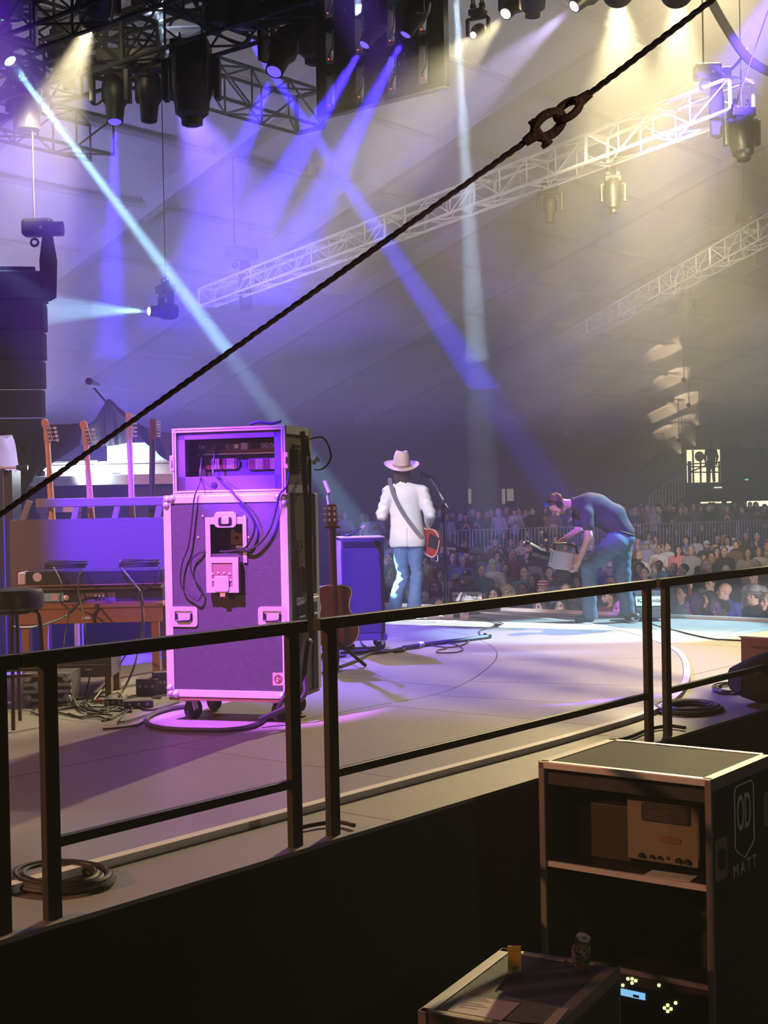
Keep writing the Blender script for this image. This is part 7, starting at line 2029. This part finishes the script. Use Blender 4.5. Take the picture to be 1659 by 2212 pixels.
def face_stage(p, a=0.0):
    d = STAGE_C - V((p[0], p[1], 0))
    return math.atan2(d.y, d.x) - PI / 2 + a
HZ = -0.06
taken = []
stand = []
front_row = [
    # px, py, pose, shirt, hair, hair colour, skin, label, extra
    (941, 1270, 'still', 'cream', 'long', 'brown', 1, 'bearded person with long brown hair just right of the singer\'s jeans', dict(beard=True)),
    (985, 1256, 'still', 'charcoal', 'cap', 'grey', 1, 'older person in a grey cap behind the lettered floor monitor', dict(hatm=ms_['grey'])),
    (1009, 1246, 'still', 'black', 'cap', 'dark', 2, 'person in a black cap with a white mark behind the floor monitor', dict(mark=True)),
    (1042, 1233, 'folded', 'black', 'short', 'dark', 0, 'dark haired person in black with folded arms above the floor monitor', {}),
    (1070, 1286, 'still', 'black', 'long', 'dark', 1, 'woman with long dark hair low at the stage edge right of the floor monitor', {}),
    (1096, 1284, 'still', 'charcoal', 'curly', 'blond', 1, 'person with curly blond hair at the stage edge', {}),
    (1133, 1238, 'still', 'teal', 'bun', 'dark', 1, 'woman in a teal jacket with pinned up dark hair', {}),
    (1156, 1254, 'still_turned', 'black', 'long', 'dark', 0, 'dark haired person turned aside next to the woman in teal', {}),
    (1187, 1240, 'folded', 'navy', 'short', 'brown', 0, 'brown haired person in navy directly below the video camera', {}),
    (1174, 1272, 'still', 'denim blue', 'beanie', 'brown', 1, 'person in a red and white striped beanie in the front row', dict(hatm=m_stripe)),
    (1204, 1250, 'still', 'lavender', 'cap', 'dark', 0, 'person in a black cap with a cyan mark under the video camera', dict(mark2=True)),
    (1223, 1280, 'still', 'black', 'bald', 'dark', 1, 'bald person in black beside the cameraman\'s front knee', {}),
    (1252, 1258, 'still_turned', 'cream', 'long', 'brown', 1, 'long haired person half hidden by the cameraman\'s shin', {}),
    (1174, 1313, 'phone', 'navy', 'long', 'dark', 1, 'long haired woman holding a phone at the stage edge', {}),
    (1216, 1311, 'still', 'lavender', 'long', 'dark', 1, 'smiling woman with long dark hair at the stage edge', {}),
    (1130, 1311, 'still', 'denim blue', 'curly', 'brown', 0, 'curly brown haired person low at the stage edge below the railing', {}),
    (1090, 1313, 'still', 'charcoal', 'short', 'grey', 1, 'grey haired person low at the stage edge below the railing', {}),
    (1318, 1228, 'still', 'navy', 'cap', 'brown', 1, 'person in a white cap seen between the cameraman\'s legs', dict(hatm=ms_['white'])),
    (1318, 1262, 'still', 'charcoal', 'bald', 'dark', 0, 'bald person seen between the cameraman\'s legs', {}),
    (1316, 1290, 'raised', 'maroon', 'short', 'dark', 0, 'bearded person in maroon raising a hand between the cameraman\'s legs', dict(beard=True)),
    (1345, 1316, 'still', 'grey', 'short', 'blond', 1, 'blond person low between the cameraman\'s legs', {}),
    (1398, 1178, 'still', 'lavender', 'cap', 'brown', 1, 'person in a lavender shirt and pale cap below the barrier end', dict(hatm=ms_['cream'])),
    (1424, 1186, 'clap', 'white', 'short', 'dark', 0, 'person in a white shirt clapping, right of the lavender shirt', {}),
    (1444, 1182, 'still_turned', 'white', 'short', 'brown', 1, 'person in a white shirt turned toward the woman in pink', {}),
    (1466, 1188, 'folded', 'pink', 'long', 'dark', 1, 'woman in a pink top with folded arms', {}),
    (1494, 1190, 'still', 'grey', 'short', 'grey', 0, 'grey haired person in a grey top right of the woman in pink', {}),
    (1527, 1178, 'folded', 'black', 'cap', 'brown', 1, 'big person in a white cap and black coat', dict(hatm=ms_['white'], beard=True)),
    (1566, 1192, 'folded', 'black', 'short', 'dark', 1, 'short haired person in black with crossed arms right of the white cap', {}),
    (1612, 1160, 'still', 'charcoal', 'cap', 'dark', 0, 'person in a pale flat cap near the right border', dict(hatm=ms_['cream'])),
    (1640, 1192, 'clap', 'white', 'short', 'brown', 0, 'person in white clapping at the right border', {}),
    (1383, 1228, 'clap', 'brown', 'long', 'dark', 0, 'dark haired person in brown right behind the cameraman', {}),
    (1393, 1240, 'clap', 'cream', 'short', 'brown', 1, 'person in cream clapping right behind the cameraman', {}),
    (1432, 1250, 'still', 'charcoal', 'cap', 'grey', 0, 'person in a blue grey cap above the railing posts', dict(hatm=ms_['denim blue'])),
    (1456, 1228, 'still', 'black', 'bald', 'dark', 1, 'bald person in black below the woman in pink', {}),
    (1476, 1232, 'still_turned', 'black', 'short', 'dark', 0, 'dark haired person turned left next to the bald person in black', {}),
    (1568, 1234, 'still', 'black', 'bald', 'grey', 1, 'balding person just above the railing at right', {}),
    (1535, 1262, 'still', 'black', 'short', 'brown', 1, 'person with a lit face just under the right railing', {}),
    (1567, 1277, 'still_turned', 'royal blue', 'bald', 'grey', 1, 'bald man turned left in a blue lit jacket with a pale collar', {}),  # blue light on the jacket is put into the shirt colour
    (1534, 1296, 'raised', 'black', 'long', 'dark', 1, 'smiling young woman raising a hand at the right stage edge', {}),
    (1503, 1306, 'still_turned', 'royal blue', 'curly', 'dark', 2, 'curly dark haired person in a bright blue lit top', {}),  # blue light on this top is put into the shirt colour
    (1630, 1287, 'still_turned', 'navy', 'brim', 'brown', 1, 'person in a grey brimmed hat near the right border', dict(hatm=ms_['grey'])),
    (1630, 1246, 'still', 'white', 'short', 'dark', 1, 'person with a white collar above the brimmed hat', {}),
    (1562, 1318, 'still', 'brown', 'short', 'brown', 1, 'person low at the right stage edge below the bald man', {}),
    (1470, 1285, 'still', 'teal', 'short', 'dark', 2, 'person in teal right of the far railing posts', {}),
    (1658, 1300, 'still', 'royal blue', 'long', 'blond', 1, 'blond long haired person in blue at the right border', {}),
]
mk_w = mat('cap_mark_white', (.8, .8, .8), .6); mk_c = mat('cap_mark_cyan', (.1, .6, .7), .6)
for px, py, pose, sh, ha, hc, sk, lab, ex in front_row:
    zz = HZ
    P = on_z(px, py, zz)
    if P.y < 15.2: P = at_d(px, py, EYE.y + 0.0 + (15.2 / ray(px, py).y))
    for k in range(12):
        if all((V((P.x, P.y, 0)) - q_).length > .52 for q_ in stand): break
        P = EYE + (P - EYE) * (1 + .30 / (P - EYE).length)
    stand.append(V((P.x, P.y, 0)))
    taken.append((px, py, (P - EYE).length))
    o = audience(P, face_stage(P, random.Random(px).uniform(-.25, .25)), pose, sh, ha, hc, lab, 'audience at the front', sk, ex.get('hatm'), ex.get('beard', False))
    if ex.get('mark') or ex.get('mark2'):
        h = [c for c in o.children if c.name.startswith('hat')][0]
        b_ = MB()
        if ex.get('mark'):
            b_.box((0, .128, 1.68), (.05, .008, .010)).box((-.005, .130, 1.66), (.012, .008, .035)).box((.012, .130, 1.65), (.03, .008, .010))
        else:
            b_.prism([(-.02, 1.645), (.012, 1.645), (.02, 1.665), (.006, 1.69), (-.008, 1.668)], .118, .128)
        b_.build('cap_mark', mk_w if ex.get('mark') else mk_c, o)
rnd = random.Random(77)
hair_words = {'short': 'short', 'long': 'long', 'curly': 'curly', 'bun': 'pinned up'}
where = lambda px: 'past the singer' if px < 1000 else ('left of cameraman' if px < 1250 else ('behind cameraman' if px < 1400 else ('right of cameraman' if px < 1530 else 'near right border')))
SEEN = set()
def roll(f):                                            # draw attributes until the label is a new one
    for k in range(60):
        r = f()
        if r[-1] not in SEEN: break
    SEEN.add(r[-1])
    return r
n_rand = 0
d = 18.6
row = 0
used_labels = {}
while d < 46 and n_rand < 205:
    px = 838 + rnd.uniform(0, 25) if d > 20 else 905
    step = 0.66 / d * 3050
    while px < 1705:
        j = rnd.uniform(-.15, .15) * step
        dd = d + rnd.uniform(-.45, .45)
        x_ = px + j
        r_ = ray(x_, 1200)
        P = EYE + r_ * dd
        P.z = HZ + rnd.uniform(-.13, .10)
        vx = P - EYE
        dep = vx.dot(fw)
        sx_, sy_ = 829.5 + vx.dot(rt) / dep * F_PX, 1106 - vx.dot(up) / dep * F_PX
        hpx = .13 / dep * F_PX
        bad = P.y < 15.4 or any(abs(sx_ - a) < hpx * 1.5 and abs(sy_ - b) < hpx * 2.0 for a, b, e in taken) or rnd.random() < .05 or any((V((P.x, P.y, 0)) - q_).length < .55 for q_ in stand)
        if not bad:
            def draw():
                pose = rnd.choices(['still', 'still_turned', 'folded', 'phone', 'raised', 'clap'], [.36, .17, .16, .06, .04, .21])[0]
                sh = rnd.choices(list(SHIRT), [6, 4, 4, 2, 1.5, .5, 1, 1.5, 3, 1, 2, 2, .4, 1])[0]
                ha = rnd.choices(['short', 'long', 'curly', 'bald', 'cap', 'beanie', 'brim', 'bun'], [8, 6, 1.5, 1.2, 2.2, .4, .6, 1])[0]
                hc = rnd.choices(['dark', 'brown', 'blond', 'grey'], [5, 4, 2, 1.2])[0]
                hm = rnd.choice(['black', 'navy', 'cream', 'grey', 'white'])
                hd_ = ('a %s cap' % hm if ha == 'cap' else '%s beanie' % hm if ha == 'beanie' else '%s brimmed hat' % hm) if ha in ('cap', 'beanie', 'brim') else ('a bald head' if ha == 'bald' else '%s %s hair' % (hair_words[ha], hc))
                act = {'still': '', 'still_turned': ' looking aside', 'folded': ' with folded arms', 'phone': ' holding a phone', 'raised': ' raising an arm', 'clap': ' clapping'}[pose]
                zone = 'near' if d < 24 else ('middle' if d < 33 else 'far')
                lab = 'person with %s in %s%s, %s, %s' % (hd_, sh, act, zone, where(sx_))
                return pose, sh, ha, hc, hm, lab
            pose, sh, ha, hc, hm, lab = roll(draw)
            audience(P, face_stage(P, rnd.uniform(-.35, .35)), pose, sh, ha, hc, lab, 'standing audience in the rows beyond the stage', rnd.choice([0, 1, 1, 2]), ms_[hm], beard=(ha in ('short', 'cap', 'bald') and rnd.random() < .3), scale=rnd.uniform(.95, 1.05))
            n_rand += 1
            stand.append(V((P.x, P.y, 0)))
        px += step * rnd.uniform(.85, 1.25)
    d += 1.05 if d < 24 else 1.5
    row += 1
# ================================================================= raised platform with barrier, standing people, viewing deck
m_plat = mat('riser_black', (.05, .05, .055), .8)
ra, rb = at_d(880, 1150, 42.7), at_d(1760, 1150, 52)
ra.z = rb.z = 0
rdv = (rb - ra).normalized()
rnv = V((-rdv.y, rdv.x, 0))
if rnv.dot(ra - EYE) < 0: rnv = -rnv
Lr = (rb - ra).length
PZ = -.72
rz_ = math.atan2(rdv.y, rdv.x)
ris = thing('audience_riser', 'long dark raised floor carrying the rear standing audience behind the barriers', 'platform', ra + rdv * Lr / 2, rz_)
ris.location.z = GZ
MB().box((0, 3.2, (PZ - GZ) / 2), (Lr, 6.2, PZ - GZ)).build('deck', m_plat, ris)
for k in range(int(Lr / 1.2)):
    MB().box((-Lr / 2 + .6 + 1.2 * k, .085, (PZ - GZ) / 2), (1.16, .03, PZ - GZ - .04)).build('front_panel', m_plat, ris)
m_bar = mat('barrier_steel', (.42, .44, .50), .5, .2)
nb = int(Lr / 2.3)
b_me = None
for k in range(nb):
    t = thing('crowd_barrier', 'grey steel barrier panel with upright bars, %s along the raised floor' % ('first from the left', 'second from the left', 'third from the left', 'fourth from the left', 'fifth from the left', 'sixth from the left', 'seventh from the left', 'eighth from the left', 'ninth from the left')[min(k, 8)], 'barrier', ra + rdv * (2.3 * k + 1.2), rz_, 'barriers along the raised floor')
    t.location.z = PZ
    if b_me is None:
        m = MB().tube([(-1.1, 0, .02), (-1.1, 0, 1.10), (1.1, 0, 1.10), (1.1, 0, .02)], .022, 6).tube([(-1.1, 0, .16), (1.1, 0, .16)], .018, 6)
        f_me = m.mesh('frame', m_bar)
        m = MB()
        for i in range(1, 15):
            m.cyl((-1.1 + 2.2 * i / 15, 0, .16), (-1.1 + 2.2 * i / 15, 0, 1.10), .011, n=5)
        b_me = m.mesh('bars', m_bar)
    piece('frame', f_me, t)
    o = piece('bars', b_me, t)
    tag(o, kind='stuff')
cnt = 0
for rr, off in ((0.7, 0), (1.5, .3), (2.4, .1), (3.4, .35), (4.6, .2)):
    u = .3 + off
    while u < Lr - .3 and cnt < 96:
        P = ra + rdv * u + rnv * rr
        v_ = P - EYE
        sx_ = 829.5 + v_.dot(rt) / v_.dot(fw) * F_PX
        if not (1180 < sx_ < 1240 and rnd.random() < .5) and rnd.random() < .80 and sx_ < 1690:
            P.z = PZ + 1.57 + rnd.uniform(-.1, .08)
            def draw():
                sh = rnd.choices(['black', 'navy', 'charcoal', 'grey', 'brown', 'lavender', 'white'], [6, 3, 4, 2, 2, .6, .5])[0]
                ha = rnd.choices(['short', 'long', 'cap', 'brim', 'bald'], [6, 5, 2, .6, .6])[0]
                hc = rnd.choice(['dark', 'brown', 'grey'])
                hd_ = {'short': 'short %s hair' % hc, 'long': 'long %s hair' % hc, 'cap': 'a dark cap', 'brim': 'a brimmed hat', 'bald': 'a bald head'}[ha]
                pose = rnd.choice(['still', 'folded', 'still_turned', 'clap'])
                lab = 'dim person with %s in %s%s, behind barriers %s' % (hd_, sh, {'still': '', 'folded': ', arms folded', 'still_turned': ', looking aside', 'clap': ', clapping'}[pose], where(sx_))
                return sh, ha, hc, pose, lab
            sh, ha, hc, pose, lab = roll(draw)
            audience(P, face_stage(P, rnd.uniform(-.4, .4)), pose, sh, ha, hc, lab, 'dim audience standing behind the barriers', rnd.choice([0, 1, 2]), ms_['black'])
            cnt += 1
        u += rnd.uniform(.55, .9)
# viewing deck with lit rooms behind, right border
vd = at_d(1478, 1040, 57.5); ve = at_d(1760, 1040, 58.5)
ax_ = V((ve.x - vd.x, ve.y - vd.y, 0)); Lv = ax_.length; ax_.normalize()
rzv = math.atan2(ax_.y, ax_.x)
vdk = thing('viewing_deck', 'dark two storey viewing deck with warm lit openings at the right border', 'viewing deck', (vd.x, vd.y, GZ), rzv)
Iv = (M3.Translation(vdk.location) @ M3.Rotation(rzv, 4, 'Z')).inverted()
def vz(px, py, y=0.0):
    e, d_ = Iv @ EYE, Iv.to_3x3() @ ray(px, py)
    t = (y - e.y) / d_.y
    q_ = e + d_ * t
    return q_.x, q_.z
m_deckb = mat('deck_dark', (.035, .035, .042), .8)
m_lit = mat('lit_room', (.6, .55, .4), .8, emit=(1.0, .82, .45), es=2.6)
m_lit2 = mat('lit_room_dim', (.6, .55, .45), .8, emit=(1.0, .84, .48), es=1.7)
def vbox(pa, pb, y, t, name, m, par=None):
    x0, z1 = vz(*pa, y); x1, z0 = vz(*pb, y)
    return MB().box(((x0 + x1) / 2, y + t / 2, (z0 + z1) / 2), (abs(x1 - x0), t, abs(z1 - z0))).build(name, m, par or vdk)
vbox((1470, 1043), (1740, 1062), 0, 2.5, 'upper_deck', m_deckb)
vbox((1562, 985), (1740, 1046), 0.0, .06, 'parapet', m_deckb)
vbox((1440, 1062), (1740, 1080), 2.4, .1, 'lower_header', m_deckb)
lw = vbox((1484, 972), (1556, 1042), 2.4, .05, 'lit_opening', m_lit2)
vbox((1617, 974), (1630, 995), 2.4, .05, 'lit_opening', m_lit2); vbox((1644, 972), (1700, 995), 2.4, .05, 'lit_opening', m_lit2)
vbox((1486, 1066), (1494, 1084), 2.6, .05, 'lit_opening', m_lit2); vbox((1512, 1064), (1580, 1086), 2.6, .05, 'lit_opening', m_lit); vbox((1598, 1052), (1612, 1072), 2.6, .05, 'lit_opening', m_lit2); vbox((1614, 1050), (1700, 1092), 2.6, .05, 'lit_opening', m_lit)
vbox((1556, 960), (1616, 1046), 2.45, .05, 'rear_panel', m_deckb); vbox((1628, 960), (1646, 1046), 2.45, .05, 'rear_panel', m_deckb); vbox((1440, 1080), (1740, 1130), 2.7, .05, 'rear_panel', m_deckb)
for px in (1492, 1500, 1516, 1530, 1556, 1610):
    x, z0 = vz(px, 1043); _, z1 = vz(px, 996 if px != 1500 else 972)
    MB().box((x, .1, (z0 + z1) / 2), (.06 if px != 1492 else .14, .05, z1 - z0)).build('post', m_deckb, vdk)
for pa, pb in (((1484, 1003), (1560, 998)), ((1490, 1008), (1560, 1008)), ((1490, 1020), (1556, 1020)), ((1496, 1018), (1540, 1000))):
    a, b = vz(*pa), vz(*pb)
    MB().bar((a[0], .1, a[1]), (b[0], .1, b[1]), .05, .05).build('rail', m_deckb, vdk)
for pa, pb in (((1506, 1092), (1530, 1056)), ((1612, 1074), (1636, 1048)), ((1668, 1070), (1650, 1048))):
    a, b = vz(*pa, 2.3), vz(*pb, 2.3)
    MB().bar((a[0], 2.3, a[1]), (b[0], 2.3, b[1]), .12, .08).build('brace', m_deckb, vdk)
for px in (1470, 1590, 1700):
    x, z = vz(px, 1062)
    MB().box((x, 1.2, z / 2), (.16, .16, z)).build('support_post', m_deckb, vdk)
x, z = vz(1511, 986, 2.38)
MB().lathe([(.22, 0), (.20, .02), (.001, .021)], (x, 2.38, z), (0, -1, 0), 20).build('round_sign', mat('round_sign_grey', (.25, .24, .22), .7), lw)
x, z = vz(1551, 1053, -.05)
MB().box((x, -.05, z), (.33, .05, .05)).build('strip_lamp', mat('strip_white', (.8, .8, .8), .5, emit=(1, .97, .9), es=1.1), vdk)
x, z = vz(1613, 1036, -.05)
MB().box((x, -.05, z), (.14, .05, .05)).build('cyan_lamp', mat('strip_cyan', (.2, .6, .6), .5, emit=(.3, .9, .9), es=.9), vdk)
for i, (px, py) in enumerate(((1540, 969), (1612, 968), (1637, 966), (1662, 985))):
    x, z = vz(px, py, .6)
    P = vdk.matrix_world if False else (M3.Translation(vdk.location) @ M3.Rotation(rzv, 4, 'Z')) @ V((x, .8, z))
    zf = vz(1540, 1043)[1] + GZ
    P.z = zf + 1.57
    audience(P, face_stage(P), 'still', 'black', 'short', 'dark', ('dark silhouetted person on the viewing deck in front of the lit opening', 'dark silhouetted person on the viewing deck left of the narrow lit slit', 'dark silhouetted person on the viewing deck between two lit slits', 'dark silhouetted person on the viewing deck at the right border')[i], 'silhouettes on the viewing deck', 2)
# sloped handrail of the stair up to the deck, pale wall openings, wall braces
sa, sb = at_d(1400, 1105, 54), at_d(1482, 1046, 57)
srl = thing('stair_railing', 'grey stair railing with upright bars rising to the viewing deck', 'railing', (sa.x, sa.y, GZ), 0)
o_ = V((sa.x, sa.y, GZ))
a_, b_ = sa - o_, sb - o_
MB().tube([a_ + V((0, 0, .55)), b_ + V((0, 0, .55))], .03, 6).build('handrail', m_bar, srl)
MB().tube([a_ - V((0, 0, .45)), b_ - V((0, 0, .45))], .05, 6).build('stringer', m_plat, srl)
for i in range(12):
    p = a_.lerp(b_, (i + .5) / 12)
    MB().cyl(p - V((0, 0, .45)), p + V((0, 0, .55)), .022, n=5).build('bar', m_bar, srl)
for q_ in (a_, b_):
    MB().cyl((q_.x, q_.y, 0), q_ - V((0, 0, .45)), .04, n=6).build('post', m_plat, srl)
for i, (x0, y0, x1, y1) in enumerate(((1011, 1056, 1018, 1088), (1084, 1056, 1091, 1088), (1095, 1056, 1109, 1082), (894, 1062, 900, 1084))):
    a, c = at_d(x0, y0, 62), at_d(x1, y1, 62)
    t = thing('lit_doorway', ('narrow pale lit gap in the far wall above the microphone foam', 'tall pale lit gap left of the cameraman\'s headset', 'wider dim lit doorway left of the cameraman\'s headset', 'small pale lit gap behind the singer\'s left')[i], 'doorway', (a.x, a.y, GZ), YAW)
    zc0, zc1 = c.z - GZ, a.z - GZ
    w = (c - a).dot(rt)
    MB().box((w / 2, 0, (zc0 + zc1) / 2), (abs(w), .03, zc1 - zc0)).build('light_panel', mat('lit_gap', (.5, .48, .35), .8, emit=(.9, .85, .5), es=.22 if i != 2 else .10), t)
    MB().box((w / 2, .03, zc1 / 2), (abs(w) + .3, .03, zc1 + .1)).build('curtain', m_dark_cloth, t)
for i, (pa, pb) in enumerate((((1338, 1062), (1420, 985)), ((1345, 1000), (1395, 1066)))):
    a, b = at_d(*pa, 60), at_d(*pb, 60)
    tag(MB().bar(a, b, .16, .16).build('wall_brace', m_deckb), ('dark diagonal brace on the far wall rising to the right', 'dark diagonal brace on the far wall falling to the right')[i], 'brace')
print('crowd', len(front_row), n_rand, cnt)
